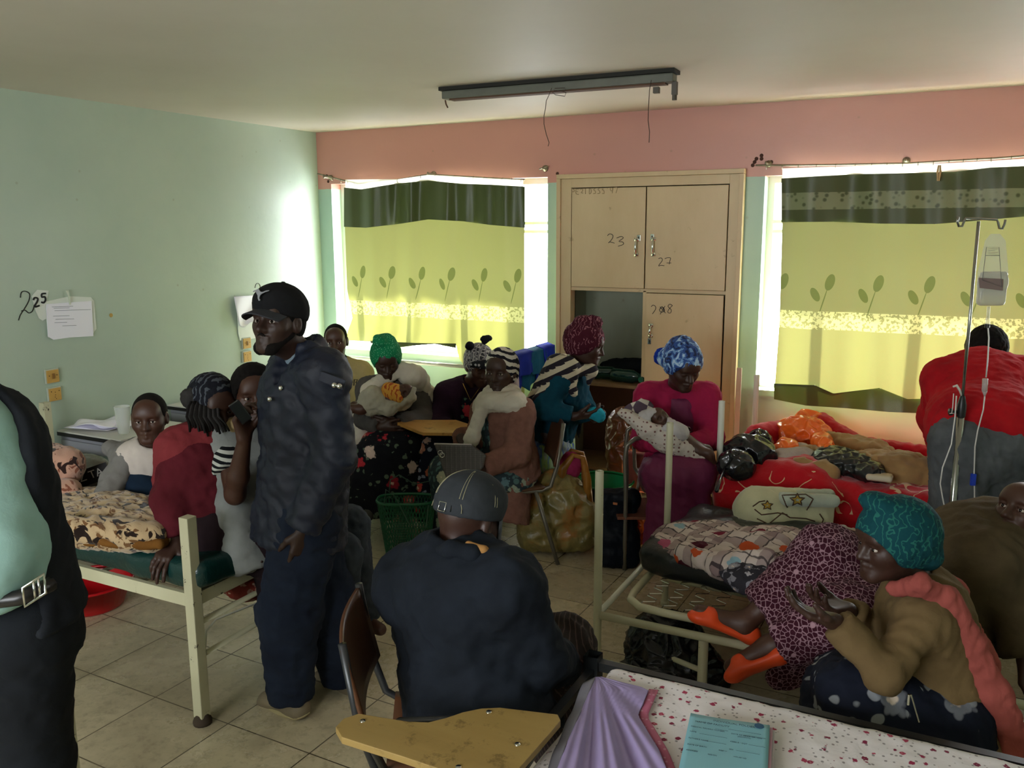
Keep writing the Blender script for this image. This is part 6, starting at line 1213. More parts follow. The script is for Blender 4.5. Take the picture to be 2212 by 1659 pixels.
# ---------------------------------------------------------------- soft things
def soft(name, label, cat, prims, mat, h=.010, fold=(.01, 14, 1), ridge=.6, group=None, fine=(), loc=None, disp=None):
    return tag(link(name, surf(prims, h, fine=fine, disp=disp or (folds(*fold, ridge=ridge) if fold else None), name=name), mat, loc=loc), label, cat, group)
def plastic(name, c, c2=None, rough=.22, trans=0.0):
    t = NT(name); n = t.noise(6, 3); t.col(t.mix(n.outputs[0], c, c2 or c)); v = t.vor(22, t.co(1), 'DISTANCE_TO_EDGE'); t.bump(t.math('ADD', t.noise(9, 2, .5, dist=1.5).outputs[0], v.outputs['Distance']), .35, .012)
    m = t.fin(rough, spec=.5); return m
U3 = UPV
# left bed bedding
m_leo = leopard('leopard_blanket', 'b39a76', '221712', '6a4a2c', 13); m_leop = leopard('pink_leopard_fleece', 'b28a76', '2a1a16', '7a4a38', 12)
soft('leopard_pillow', 'pinkish leopard-print pillow standing at the head of the green-mattress bed', 'pillow', [RC(S(80, 1015, 3.72), S(142, 1010, 3.66), .10, .075, .05), RC(S(110, 985, 3.7), S(148, 1000, 3.66), .055, .05, .05)], m_leop, .010, (.010, 12, 2))
soft('leopard_cushion', 'folded pinkish leopard-print blanket lying under the standing pillow', 'blanket', [RC(S(70, 1062, 3.62), S(150, 1060, 3.56), .055, .048, .05)], m_leop, .010, (.010, 14, 3))
bl_ = thing('leopard_blanket', 'crumpled leopard-print blanket with brown underside spread on the green mattress', 'blanket', S(250, 1150, 3.2))
P = [EL(S(230, 1120, 3.36), (.40, .24, .045), k=.05), EL(S(160, 1100, 3.5), (.3, .2, .05), k=.05), EL(S(300, 1125, 3.30), (.28, .18, .05), k=.05), RC(S(130, 1140, 3.12), S(330, 1160, 3.10), .045, .04, .05), RC(S(200, 1125, 3.25), S(320, 1140, 3.2), .04, .04, .05)]
link('top_side', surf(P, .010, disp=folds(.018, 12, 8, ridge=.7), name='b'), m_leo, bl_)
link('brown_underside', surf([RC(S(190, 1168, 3.08), S(345, 1176, 3.06), .018, .02, .03), RC(S(300, 1168, 3.1), S(352, 1168, 3.1), .022, .022, .03), RC(S(235, 1100, 3.52), S(330, 1098, 3.50), .045, .05, .04)], .009, disp=folds(.008, 14, 4), name='b'), cloth('brown_fleece', '7a5222', '64401a'), bl_)
tb = thing('printed_bag', 'grey and black printed plastic bag on the bed behind the boy\'s arm', 'bag', S(195, 1040, 3.85))
link('bag_body', surf([BX(S(195, 1035, 3.95), (.14, .10, .05), rd=.03), EL(S(190, 1015, 4.05), (.14, .08, .07))], .010, disp=folds(.010, 16, 4, ridge=.7), name='b'), plastic('grey_plastic_film', '7c7b76', '5c5b58'), tb)
a0, a1 = S(150, 1052, 3.78), S(238, 1022, 3.80); ex = nrm(a1 - a0); ez = nrm(UPV - ex * (UPV @ ex)); b = B(); b.prism([a0 - ez * .02, a1 - ez * .02, a1 + ez * .055, a0 + ez * .055], H0 * .004); b.obj('black_print_band', plain('black_print', '1a1818', .5), tb)
def text(s, size, origin, ex, ez, mat, par, name='lettering', ext=.0006, off=.002):
    cu_ = bpy.data.curves.new('t', 'FONT'); cu_.body = s; cu_.size = size; cu_.extrude = ext; o = bpy.data.objects.new('t', cu_); COL.objects.link(o)
    dg_ = bpy.context.evaluated_depsgraph_get(); me = bpy.data.meshes.new_from_object(o.evaluated_get(dg_)); bpy.data.objects.remove(o)
    ex = nrm(ex); ez = nrm(ez); n = np.cross(ex, ez); og = np.array(origin) + n * off
    M = Matrix(((ex[0], ez[0], n[0], og[0]), (ex[1], ez[1], n[1], og[1]), (ex[2], ez[2], n[2], og[2]), (0, 0, 0, 1))); me.transform(M); me.materials.clear()
    return link(name, me, mat, par, smooth=False)
text('Z TA', .052, a0 + ex * .055 + ez * .005 - H0 * .003, ex, ez, plain('white_print', 'c8c4bc', .5), tb)
text('sera', .06, a0 + ex * .045 - ez * .065 - H0 * .003, ex, ez, plain('red_print', 'a02a26', .5), tb)
pp = thing('loose_papers', 'crumpled white papers lying on the grey bedside cabinet beside the plastic cup', 'papers', (-4.3, 3.3, .70))
for i, (x, y, rz, w, h_) in enumerate(((-4.40, 3.28, .2, .30, .2), (-4.34, 3.34, -.1, .28, .2), (-4.38, 3.26, .5, .24, .17))):
    b = B(); b.grid(lambda a, c: (x + (a - .5) * w * math.cos(rz) - (c - .5) * h_ * math.sin(rz), y + (a - .5) * w * math.sin(rz) + (c - .5) * h_ * math.cos(rz), .703 + i * .012 + .012 * math.sin(a * 6 + i) * math.sin(c * 5 + 2 * i) + .012), 12, 9); b.obj('sheet', m_paper, pp, smooth=True, solid=.001)
t = NT('clear_plastic'); t.col('e8ece8'); m_clr = t.fin(.15, alpha=.35, spec=.5)
cup = thing('plastic_cup', 'tall translucent plastic cup on the papers next to the boy\'s head', 'cup', (-4.17, 3.30, .70)); b = B(); q = atZ(268, 935, .715); b.lathe((q[0], q[1], .715), [(.001, 0), (.030, 0), (.031, .004), (.043, .15), (.044, .152), (.042, .15), (.029, .006), (.001, .006)], 24); cup.location = (q[0], q[1], .715); cup['_o'] = (float(q[0]), float(q[1]), .715); b.obj('cup_wall', m_clr, cup, smooth=True)
b = B(); b.ring((q[0], q[1], .715 + .151), (0, 0, 1), .0435, .0022, 24, 6); b.obj('rim', m_clr, cup, smooth=True)
def basin(c, r, h_, mat, label, name='basin'):
    o = thing(name, label, 'basin', c); b = B(); b.lathe(c, [(.001, .0), (r * .68, .0), (r * .74, .012), (r * .96, h_), (r * .955, h_ - .004), (r * .72, .02), (.001, .014)], 36); b.obj('bowl', mat, o, smooth=True)
    b = B(); b.ring(np.array(c) + (0, 0, h_), (0, 0, 1), r * .98, .007, 36, 6); b.obj('rim', mat, o, smooth=True); return o
q = atZ(200, 1308, 0); basin((q[0], q[1], .0), .20, .13, plain('red_plastic', 'b81018', .3), 'red plastic basin on the floor under the green-mattress bed')
soft('cloth_bundle', 'small red and brown bundle of clothes beside the foot of the green-mattress bed', 'cloth', [EL(S(535, 1262, 3.35), (.10, .09, .06)), EL(S(560, 1245, 3.38), (.07, .07, .05))], floral('red_brown_print', '6a2a22', ('a07868', 'c0a090', '7a3028'), 14, .4, '8a6a5a'), .009, (.010, 20, 3), loc=(float(S(540, 1262, 3.35)[0]), float(S(540, 1262, 3.35)[1]), 0.2))
# right beds: red blanket set
rb = thing('red_blanket', 'bright red blanket with cream scroll pattern covering the far bed under the window', 'blanket', (-.2, 4.85, .56))
t = NT('red_scroll_blanket'); w = t.noise(5.5, 1, .4, dist=1.6); n = t.noise(2.4, 2); x_ = t.sep(t.co()); m = t.math('MULTIPLY', t.math('LESS_THAN', t.math('ABSOLUTE', t.math('SUBTRACT', w.outputs[0], .52)), .022), t.math('GREATER_THAN', n.outputs[0], .47)); m = t.math('MULTIPLY', m, t.math('GREATER_THAN', x_[2], -.10))
t.col(t.mix(m, 'b0101c', 'd0b088')); t.bump(t.noise(24, 4, dist=.8).outputs[0], .4, .01); m_red = t.fin(.85, spec=.15, sheen=.3)
P = [BX((-.0, 4.86, .44), (1.03, .53, .155), rd=.09), BX((-.75, 4.52, .5), (.28, .2, .16), rd=.1, k=.08), EL(S(1740, 1075, 4.3), (.45, .12, .10), k=.08), EL(S(1900, 1050, 4.35), (.30, .16, .14), k=.08), EL(S(1960, 1060, 4.4), (.2, .16, .14), k=.08)]
link('spread', surf(P, .014, disp=folds(.022, 7, 8, ridge=.55), name='b'), m_red, rb)
link('rolled_end', surf([RC(atZ(1640, 950, .62), atZ(1770, 930, .64), .09, .09, .05), RC(atZ(1770, 930, .64), atZ(1830, 950, .62), .09, .06, .05), RC(atZ(1850, 965, .60), atZ(2010, 985, .60), .06, .05, .05)], .012, disp=folds(.012, 12, 3), name='b'), cloth('scarlet_fleece', 'c01026', 'a80c1e', sheen=.3), rb)
m_beige = cloth('beige_fleece', '9c7c50', '8a6c44', bump=.4, sheen=.2)
bb_ = thing('beige_blanket', 'rumpled beige blanket lying across the red blanket', 'blanket', atZ(1900, 1000, 0.63))
link('folds', surf([RC(atZ(1790, 965, 0.63), atZ(1905, 985, 0.63), .07, .06, .05), RC(atZ(1830, 965, 0.63), atZ(1890, 975, 0.63), .06, .06, .05), EL(atZ(1930, 1010, 0.63), (.24, .16, .07), k=.05), RC(atZ(1870, 1010, 0.63), atZ(1990, 1025, 0.63), .06, .06, .05), RC(atZ(1730, 1008, 0.63), atZ(1790, 1020, 0.63), .04, .045, .05), RC(atZ(1740, 985, 0.63), atZ(1800, 990, 0.63), .05, .05, .04)], .010, disp=folds(.022, 9, 5, ridge=.75), name='b'), m_beige, bb_)
soft('orange_plastic_bag', 'glossy orange plastic bag lying near the window on the red blanket', 'bag', [EL(atZ(1735, 935, 0.68), (.15, .12, .09), k=.05), EL(atZ(1745, 915, 0.68), (.10, .08, .08), k=.05), RC(atZ(1700, 965, 0.68), atZ(1680, 970, 0.68), .05, .02, .03), RC(atZ(1775, 955, 0.68), atZ(1800, 985, 0.68), .05, .015, .03)], plastic('orange_film', 'e0561a', 'f07a2a', .2), .006, disp=crumple(.020, .055, 4))
bg_ = thing('black_handbag', 'glossy black bag with hanging strap at the left end of the red blanket', 'bag', atZ(1620, 1030, 0.66))
m_blk = plastic('black_glossy_film', '101114', '18191c', .18)
link('bag_body', surf([EL(atZ(1618, 985, 0.66), (.14, .10, .11), k=.04), EL(atZ(1640, 965, 0.66), (.07, .07, .09), k=.04), EL(atZ(1590, 1005, 0.66), (.09, .08, .07), k=.04), EL(atZ(1582, 972, 0.66), (.06, .05, .03), k=.03)], .008, disp=crumple(.020, .06, 9), name='b'), m_blk, bg_)
b = B(); b.tube([atZ(1572, 985, 0.66), atZ(1566, 1010, 0.66), atZ(1556, 1035, 0.66), atZ(1548, 1060, 0.66)], [.008, .007, .007, .010], 8); b.obj('strap', m_blk, bg_, smooth=True)
b = B(); b.tube([atZ(1600, 955, 0.66), atZ(1622, 935, 0.66), atZ(1650, 945, 0.66), atZ(1668, 975, 0.66)], .009, 8); b.obj('handle', m_blk, bg_, smooth=True)
soft('black_plastic_bag', 'crumpled matt black plastic bag in the middle of the red blanket', 'bag', [EL(atZ(1828, 1002, 0.645), (.17, .12, .06), k=.04), EL(atZ(1800, 992, 0.645), (.10, .09, .06), k=.04), EL(atZ(1880, 1020, 0.645), (.07, .08, .045), k=.04)], plastic('black_matt_film', '17191a', '202322', .3), .006, disp=crumple(.018, .05, 7))
tw = thing('rolled_towel', 'rolled white towel with blue corner between the two black bags', 'towel', atZ(1710, 1000, 0.645))
link('roll', surf([RC(atZ(1685, 990, 0.645), atZ(1738, 988, 0.645), .050, .055, .03), RC(atZ(1690, 975, 0.645), atZ(1735, 975, 0.645), .04, .045, .03)], .008, disp=folds(.008, 18, 4), name='b'), cloth('white_terry', 'b0a498', 'a0948a', bump=.6), tw)
link('blue_corner', surf([RC(atZ(1682, 970, 0.645), atZ(1708, 966, 0.645), .016, .018, .02, q=.5, ax=UPV)], .006, disp=None, name='b'), cloth('blue_cotton', '3a7ab8', '2f6aa4'), tw)
soft('paper_packet', 'small cream paper packet lying on the rumpled beige blanket', 'packet', [BX(atZ(1900, 1030, 0.645), (.06, .04, .015), rd=.008)], plain('cream_paper', 'c0b49a', .7), .008, None)
# star blanket
sb_ = thing('baby_blanket', 'folded cream baby blanket with stars and a brown outline drawing', 'blanket', S(1700, 1140, 3.85))
m_cream = cloth('cream_baby_fleece', 'b9b694', 'a8a684', bump=.5, sheen=.3); m_line = plain('brown_outline', '4a3424', .9); m_yel = plain('yellow_star', 'a88a30', .9)
bx = [RC(S(1632, 1090, 3.85), S(1775, 1085, 3.95), .085, .06, .05), RC(S(1640, 1090, 4.0), S(1780, 1084, 4.1), .07, .055, .05), RC(S(1640, 1122, 3.80), S(1770, 1122, 3.9), .06, .06, .05), RC(S(1640, 1122, 4.0), S(1770, 1122, 4.05), .06, .06, .05), RC(S(1612, 1105, 3.85), S(1625, 1112, 3.95), .055, .06, .05)]
link('folds', surf(bx, .010, disp=folds(.006, 11, 5), name='b'), m_cream, sb_)
link('upper_fold', surf([RC(S(1700, 1078, 3.80), S(1800, 1082, 3.86), .03, .03, .03), RC(S(1640, 1072, 3.84), S(1790, 1070, 3.95), .035, .03, .04)], .008, disp=folds(.004, 12, 5), name='b'), cloth('pale_blue_fleece', 'a4ac9c', '98a090', bump=.5, sheen=.3), sb_)
def onsurf(uvs, obj_, mat, par, name, r=.0022, lift=.0015, closed=False):
    # outlines stitched on the cloth: drop the points onto the mesh surface
    from mathutils.bvhtree import BVHTree
    bvs = [BVHTree.FromPolygons([v.co + Vector(o_['_o']) for v in o_.data.vertices], [tuple(p_.vertices) for p_ in o_.data.polygons]) for o_ in obj_]; pts = []
    UV = []
    for (u0, v0), (u1, v1) in zip(uvs, uvs[1:]):
        n_ = max(1, int(math.hypot(u1 - u0, v1 - v0) / 4)); UV += [(u0 + (u1 - u0) * i / n_, v0 + (v1 - v0) * i / n_) for i in range(n_)]
    UV.append(uvs[-1])
    for u, v in UV:
        d = nrm(ray(u, v)); hs_ = [h_ for h_ in (bv.ray_cast(Vector(CP), Vector(d), 12) for bv in bvs) if h_[0] is not None]
        if hs_:
            h_ = min(hs_, key=lambda q_: q_[3]); pts.append(np.array(h_[0]) + np.array(h_[1]) * lift)
    if len(pts) > 2: b = B(); b.tube(pts, r, 5); return link(name, b.mesh(), mat, par)
fo = [c for c in sb_.children if c.name.startswith('folds')][0]
def star(u, v, r): return [(u + (r if i % 2 == 0 else r * .45) * math.sin(i * math.pi / 5), v - .8 * (r if i % 2 == 0 else r * .45) * math.cos(i * math.pi / 5)) for i in range(11)]
uf = [c for c in sb_.children if c.name.startswith('upper_fold')][0]
for u, v, r in ((1657, 1092, 13), (1722, 1080, 17)):
    for tgt in ((fo, uf),):
        onsurf(star(u, v, r), tgt, m_line, sb_, 'star_outline', .003); onsurf(star(u, v, r * .6), tgt, m_yel, sb_, 'star_fill', .004)
for ln in ([(1700, 1096), (1690, 1070), (1740, 1068), (1756, 1078), (1742, 1102)], [(1630, 1100), (1645, 1112), (1680, 1108), (1700, 1112)], [(1635, 1120), (1660, 1132), (1690, 1108), (1706, 1118), (1740, 1120), (1760, 1126)], [(1705, 1138), (1712, 1128), (1722, 1126), (1728, 1134), (1720, 1142)], [(1626, 1094), (1640, 1084), (1652, 1082)], [(1770, 1110), (1778, 1122), (1774, 1134)]):
    onsurf(ln, (fo, uf), m_line, sb_, 'drawn_outline', .003)
soft('white_wrap', 'thin white patterned cloth lying flat under the folded star blanket', 'cloth', [EL(S(1610, 1142, 3.72), (.16, .16, .022), k=.03), EL(S(1700, 1150, 3.78), (.26, .14, .022), k=.03)], floral('white_grey_print', 'aca8a4', ('8c8888', '9a94a0', 'b8b4b0'), 22, .35, '98948f'), .009, (.008, 16, 7))
m_pf = plaid('floral_plaid_cotton', 'b8aaa2', '6d5558', '2a2428', 6.5, ('b04a24', '6c1e30', '4a1826', '7d9aa4', 'a05068'))
ps = thing('patterned_sheet', 'rumpled pink-grey plaid sheet with large orange and maroon flowers on the black mattress', 'bedsheet', S(1570, 1190, 3.4))
P = [EL(S(1540, 1170, 3.52), (.26, .24, .022), k=.05), EL(S(1610, 1195, 3.33), (.24, .16, .03), k=.05), RC(S(1450, 1155, 3.62), S(1590, 1150, 3.75), .03, .03, .05), RC(S(1480, 1195, 3.28), S(1560, 1225, 3.12), .035, .03, .05), RC(S(1560, 1222, 3.12), S(1650, 1215, 3.08), .04, .05, .05), RC(S(1600, 1180, 3.4), S(1680, 1180, 3.4), .05, .05, .05), EL(S(1690, 1175, 3.5), (.16, .12, .06), k=.05)]
link('spread', surf(P, .009, disp=folds(.014, 13, 11, ridge=.7), name='b'), m_pf, ps)
link('lilac_lining', surf([RC(S(1432, 1176, 3.5), S(1490, 1170, 3.55), .025, .03, .03, q=.6, ax=UPV)], .009, disp=folds(.006, 16, 2), name='b'), floral('lilac_print', '7a5a80', ('5a3a60', '8a6a90'), 20, .35, '6a4a70'), ps)
soft('plaid_cloth', 'cream and brown plaid cloth bunched behind the raised knee', 'cloth', [EL(S(1650, 1165, 3.72), (.12, .10, .05), k=.04), EL(S(1745, 1160, 3.76), (.12, .09, .05), k=.04)], plaid('cream_brown_plaid', 'b0a68e', '7c6c58', '3a2e28', 14), .008, (.012, 18, 2), .7)
soft('white_cloth', 'crumpled white cloth behind the head of the woman in teal headscarf', 'cloth', [EL(S(1835, 1172, 3.66), (.16, .10, .05), k=.04), EL(S(1800, 1162, 3.72), (.08, .08, .05), k=.04)], cloth('white_cotton_sheet', 'b0aaa0', 'a09a92', bump=.6), .008, (.012, 18, 3), .7)
soft('dark_print_cloth', 'dark lace-printed cloth tucked under the flowered plaid sheet edge', 'cloth', [EL(S(1640, 1255, 3.02), (.12, .09, .05), k=.04), EL(S(1610, 1240, 3.06), (.10, .06, .03), k=.04)], floral('grey_lace_print', '2c2a30', ('8c8a90', '6a6870', 'a09ca0'), 24, .42, '7a7880'), .008, (.010, 22, 3), .7)
soft('black_plastic_sack', 'large black plastic sack on the floor under the low tubular bed', 'bag', [EL(S(1440, 1400, 3.35), (.17, .14, .15), k=.05), EL(S(1490, 1450, 3.3), (.16, .12, .10), k=.05), RC(S(1430, 1395, 3.35), S(1415, 1345, 3.35), .08, .04, .04), EL(S(1400, 1470, 3.25), (.15, .10, .06), k=.04)], plastic('black_sack_film', '0e0f11', '15171a', .25), .008, disp=crumple(.024, .07, 5))
# hanging laundry over the bed end
def hangcloth(name, label, mat, y0, y1, drop, x=FX, top=1.055, seed=1):
    def fn(a, c):
        y = y0 + (y1 - y0) * a; w = .012 * math.sin(a * 9 + seed) * min(1, abs(c - .5) * 4); s_ = (c - .5) * 2
        if s_ < 0: return (x + .018 + .012 * abs(s_) + w + .01, y, top - drop * .6 * abs(s_) - .01 * (abs(s_) > 0))
        return (x - .018 - .012 * s_ + w - .01, y, top - drop * s_ * (1 + .08 * math.sin(a * 7 + seed)) - .01 * (s_ > 0))
    b = B(); b.grid(fn, 30, 40); return tag(b.obj(name, mat, smooth=True, solid=.006), label, 'laundry')
hangcloth('hanging_cloth', 'pale pink-white cloth hanging over the bed end beside the zebra-wrapped woman', cloth('faded_white_cotton', 'b8a8a4', 'a89894', bump=.6), 4.62, 4.82, .42, seed=2)
hangcloth('hanging_cloth', 'royal blue cloth hanging over the bed end next to the white cloth', cloth('royal_blue_cotton', '1c2c8a', '16246e', bump=.6), 4.80, 5.02, .24, top=1.066, seed=3)
hangcloth('hanging_cloth', 'faded teal cloth hanging over the bed end in the middle of the laundry', cloth('faded_teal_cotton', '1f5a78', '18485f', bump=.6), 5.0, 5.2, .26, top=1.062, seed=5)
hangcloth('hanging_cloth', 'bright blue cloth hanging over the bed end directly behind the burgundy turban', cloth('bright_blue_cotton', '2038b0', '182a90', bump=.6), 5.17, 5.36, .3, top=1.066, seed=7)
soft('white_pillow', 'plump off-white pillow on the corner bed behind the green-scarfed woman', 'pillow', [EL(S(925, 885, 5.75), (.20, .10, .13), k=.05)], cloth('off_white_pillow', 'b8b2a2', 'a8a292'), .010, (.008, 10, 2))
# cupboard contents
m_gb = NT('green_plastic_bottle'); m_gb.col('1c4a40'); m_gb = m_gb.fin(.12, spec=.6, trans=.3)
def bottle(c, ax, L, r, label):
    ax = nrm(ax); o = thing('plastic_bottle', label, 'bottle', np.array(c) - (0, 0, r), 'bottles on the open cupboard shelf')
    b = B(); b.lathe(np.array(c) - ax * L / 2, [(.001, 0), (r * .8, 0), (r, .012), (r, L * .3), (r * .93, L * .36), (r, L * .42), (r, L * .68), (r * .45, L * .88), (r * .32, L * .93), (r * .32, L * .97)], 20, ax); b.obj('bottle_body', m_gb, o, smooth=True)
    b = B(); b.lathe(np.array(c) + ax * (L / 2 - L * .05), [(r * .36, 0), (r * .36, L * .06), (.001, L * .06)], 14, ax); b.obj('cap', plain('dark_green_cap', '1a5c44', .4), o)
ZS = zS
bottle((-2.17, 5.72, ZS + .048), (1, .12, 0), .26, .047, 'dark green bottle lying leftmost on the open cupboard shelf'); bottle((-1.99, 5.66, ZS + .048), (1, -.1, 0), .24, .047, 'dark green bottle lying in the middle of the open cupboard shelf')
bottle((-1.84, 5.64, ZS + .05), (-.15, -1, 0), .2, .049, 'green bottle with its base to the room at the right of the open cupboard shelf')
soft('dark_cloth', 'dark folded cloth lying behind the bottles on the cupboard shelf', 'cloth', [EL((-2.05, 5.86, ZS + .07), (.22, .08, .07), k=.04), EL((-1.93, 5.84, ZS + .09), (.1, .07, .05), k=.04)], cloth('charcoal_cloth', '1c2024', '14171a'), .009, (.008, 16, 3))
soft('paper_ball', 'tiny white paper ball on the open shelf beside the right bottle', 'paper', [SP((-1.775, 5.60, ZS + .014), .012)], m_paper, .004, (.002, 90, 2))
q = S(1302, 1012, 5.02); basin((q[0], q[1], .19), .19, .15, plain('green_plastic', '0f7a40', .3), 'green plastic basin standing inside the open cupboard bottom behind the shopping bag')
soft('brown_plastic_bag', 'amber-brown plastic bag in the open lower cupboard beside the green basin', 'bag', [EL(S(1352, 945, 5.35), (.12, .12, .18), k=.05), EL(S(1352, 990, 5.30), (.12, .10, .20), k=.05), EL(S(1345, 915, 5.35), (.08, .08, .09), k=.04)], plastic('amber_film', '6e3c14', '4e2a10', .3), .008, disp=crumple(.022, .07, 3))
soft('red_brown_box', 'reddish cardboard piece leaning in the lower cupboard right of the green basin', 'box', [BX(S(1385, 1020, 5.0), (.10, .03, .12), rd=.008)], plain('red_cardboard', '7c3a2e', .8), .010, None)
# a low stand so the basin is carried
q = S(1302, 1012, 5.02); b = B(); b.box(q[0] - .24, q[1] - .2, .15, q[0] + .42, q[1] + .16, .175); 
for dx in (-.22, .40):
    for dy in (-.18, .14): b.box(q[0] + dx - .015, q[1] + dy - .015, 0, q[0] + dx + .015, q[1] + dy + .015, .15)
tag(b.obj('low_shelf', m_cabin, bevel=.003), 'low worn wooden shelf in front of the cupboard carrying the green basin', 'shelf')
# bags on the floor
q0 = S(1200, 1195, 4.66)
t = NT('yellow_woven_plastic'); n = t.noise(4.5, 4, .6); t.col(t.ramp(n.outputs[0], [(.3, lin('5f5a2e')), (.48, lin('8a7a48')), (.56, lin('9a6a34')), (.72, lin('7a8058'))])); t.bump(t.noise(9, 4, .6, dist=1).outputs[0], .5, .02); m_yb = t.fin(.35, spec=.5)
sbg = thing('shopping_bag', 'big bulging yellow-brown plastic shopping bag on the floor', 'bag', (q0[0], q0[1], 0))
c = np.array([q0[0], q0[1], 0]) + H0 * .12; up = lambda z: c + UPV * z
link('bag_body', surf([BX(up(.16) + RG * .01, (.22, .15, .14), rot=[list(RG), list(H0), [0, 0, 1]], rd=.08, k=.06), EL(up(.30), (.19, .15, .12), k=.08), EL(up(.35) + RG * .02, (.13, .12, .12), k=.06)], .011, disp=crumple(.020, .085, 6), name='b'), m_yb, sbg)
m_hd = plastic('orange_handle_film', 'a8742e', '8f5c22', .3)
for s_ in (0, 1):
    b = B(); o_ = H0 * (.03 + .10 * s_); b.tube([up(.36) + RG * .02 + o_ - H0 * .08, up(.50) + RG * .045 + o_ - H0 * .08, up(.575) + RG * .10 + o_ - H0 * .08, up(.56) + RG * .155 + o_ - H0 * .08, up(.44) + RG * .18 + o_ - H0 * .08, up(.27) + RG * .19 + o_ - H0 * .08], [.03, .026, .016, .018, .024, .03], 8); b.obj('handle', m_hd, sbg, smooth=True)
soft('pink_bundle', 'bright pink cloth bundle sticking out of the yellow-brown shopping bag', 'cloth', [EL(up(.50) + RG * .09, (.06, .06, .08))], cloth('pink_knit', 'a0305a', '8a2448'), .008, (.008, 26, 3))
q = S(1335, 1215, 4.5); c = np.array([q[0], q[1], 0])
nb = thing('navy_bag', 'dark navy cloth bag with square top standing on the floor', 'bag', c)
link('bag_body', surf([BX(c + UPV * .22 + H0 * .05, (.10, .06, .20), rot=[list(RG), list(H0), [0, 0, 1]], rd=.03, k=.03), BX(c + UPV * .10 + H0 * .05 + RG * .01, (.10, .09, .10), rot=[list(RG), list(H0), [0, 0, 1]], rd=.04, k=.05), EL(c + UPV * .38 + RG * .07 + H0 * .04, (.05, .04, .05), k=.04)], .009, disp=folds(.010, 14, 6), name='b'), cloth('navy_nylon', '10161f', '0c1118', rough=.5), nb)
b = B(); b.box(*(S(1329, 1088, 4.42) - (.012, .002, .006)), *(S(1329, 1088, 4.42) + (.012, .002, .006))); b.obj('orange_label', plain('orange_tag', 'b06a40', .6), nb)
soft('orange_film_bag', 'orange plastic bag under the wooden chair seat left of the raspberry dress', 'bag', [EL(S(1372, 1140, 4.62), (.07, .08, .10), k=.04), EL(S(1385, 1120, 4.62), (.06, .06, .06), k=.04)], plastic('orange_film', 'e0561a', 'f07a2a', .2), .007, disp=crumple(.016, .05, 6))
# green basket
q = S(882, 1215, 4.62); c = np.array([q[0], q[1], 0])
gb_ = thing('green_basket', 'green perforated plastic basket with wire handles on the floor', 'basket', c)
t = NT('green_basket_plastic'); t.col('0c5a3a'); m_bk = t.fin(.35, spec=.5)
def bs_(a, z): # basket wall point
    w = .115 + .05 * z / .38; d_ = .07 + .03 * z / .38; ca, sa = math.cos(a), math.sin(a); k = (abs(ca) ** 3 + abs(sa) ** 3) ** (-1 / 3); return c + RG * ca * k * w + H0 * sa * k * d_ + UPV * z
b = B(); n_ = 56
for i in range(n_):
    a = 2 * math.pi * i / n_
    for sg in (1, -1): b.tube([bs_(a + sg * j * .112 / 1.0 * .5, .02 + j * .030) for j in range(12)], .0030, 4, cap=False)
b.obj('perforated_wall', m_bk, gb_)
for z, r in ((.015, .008), (.355, .009)):
    b = B(); b.tube([bs_(2 * math.pi * i / 40, z) for i in range(40)], r, 6, close=True); b.obj('rim' if z > .1 else 'base_ring', m_bk, gb_, smooth=True)
b = B(); b.prism([bs_(2 * math.pi * i / 24, .004) for i in range(24)], UPV * .006); b.obj('bottom', m_bk, gb_)
for s_ in (-1, 1):
    b = B(); o_ = H0 * s_ * .09; b.tube([c + RG * -.11 + UPV * .35 + o_, c + RG * -.10 + UPV * .44 + o_, c + RG * -.05 + UPV * (.47 if s_ > 0 else .40) + o_, c + RG * .03 + UPV * (.40 if s_ > 0 else .25) + o_ * 1.5, c + RG * .12 + UPV * (.42 if s_ > 0 else .24) + o_ * 1.5, c + RG * .13 + UPV * .35 + o_], .0035, 8); b.obj('wire_handle', plain('green_wire', '3a5a48', .4), gb_, smooth=True)
# ---------------------------------------------------------------- drip stand
iv = thing('drip_stand', 'telescopic steel drip stand with two hooks beside the person in red', 'drip stand', (S(2080, 850, 3.620)[0], S(2080, 850, 3.620)[1], 0))
bx_ = np.array([S(2080, 850, 3.620)[0], S(2080, 850, 3.620)[1], 0]); zt = float(S(2110, 478, 3.620)[2]); zj = float(S(2078, 860, 3.620)[2])
m_pole = plain('steel_pole', '9a9a92', .22, .9); m_blp = plain('black_plastic', '141414', .4)
b = B(); b.tube([bx_ + UPV * (zj - .1), bx_ + UPV * zt], .0065, 12); b.obj('upper_rod', m_pole, iv, smooth=True)
b = B(); b.tube([bx_ + UPV * .06, bx_ + UPV * (zj - .06)], .0155, 14); b.obj('lower_tube', m_pole, iv, smooth=True)
b = B(); b.lathe(bx_ + UPV * (zj - .08), [(.018, 0), (.019, .02), (.019, .05), (.011, .085), (.009, .09)], 16); b.obj('joint', m_blp, iv, smooth=True)
b = B(); q = bx_ + UPV * (zj - .06); b.tube([q, q - RG * .04], .006, 8); b.tube([q - RG * .04, q - RG * .05], .016, 12); b.obj('knob', m_blp, iv, smooth=True)
b = B(); q = bx_ + UPV * zt; hk = [(-.085, .02), (-.088, -.0), (-.08, -.02), (-.066, -.02), (-.06, .0), (-.055, .012), (0, .010), (.075, .006), (.082, -.008), (.088, -.028), (.10, -.032), (.108, -.012), (.11, .006)]
b.tube([q + RG * x + UPV * z for x, z in hk], .005, 8); b.obj('hook_bar', m_pole, iv, smooth=True)
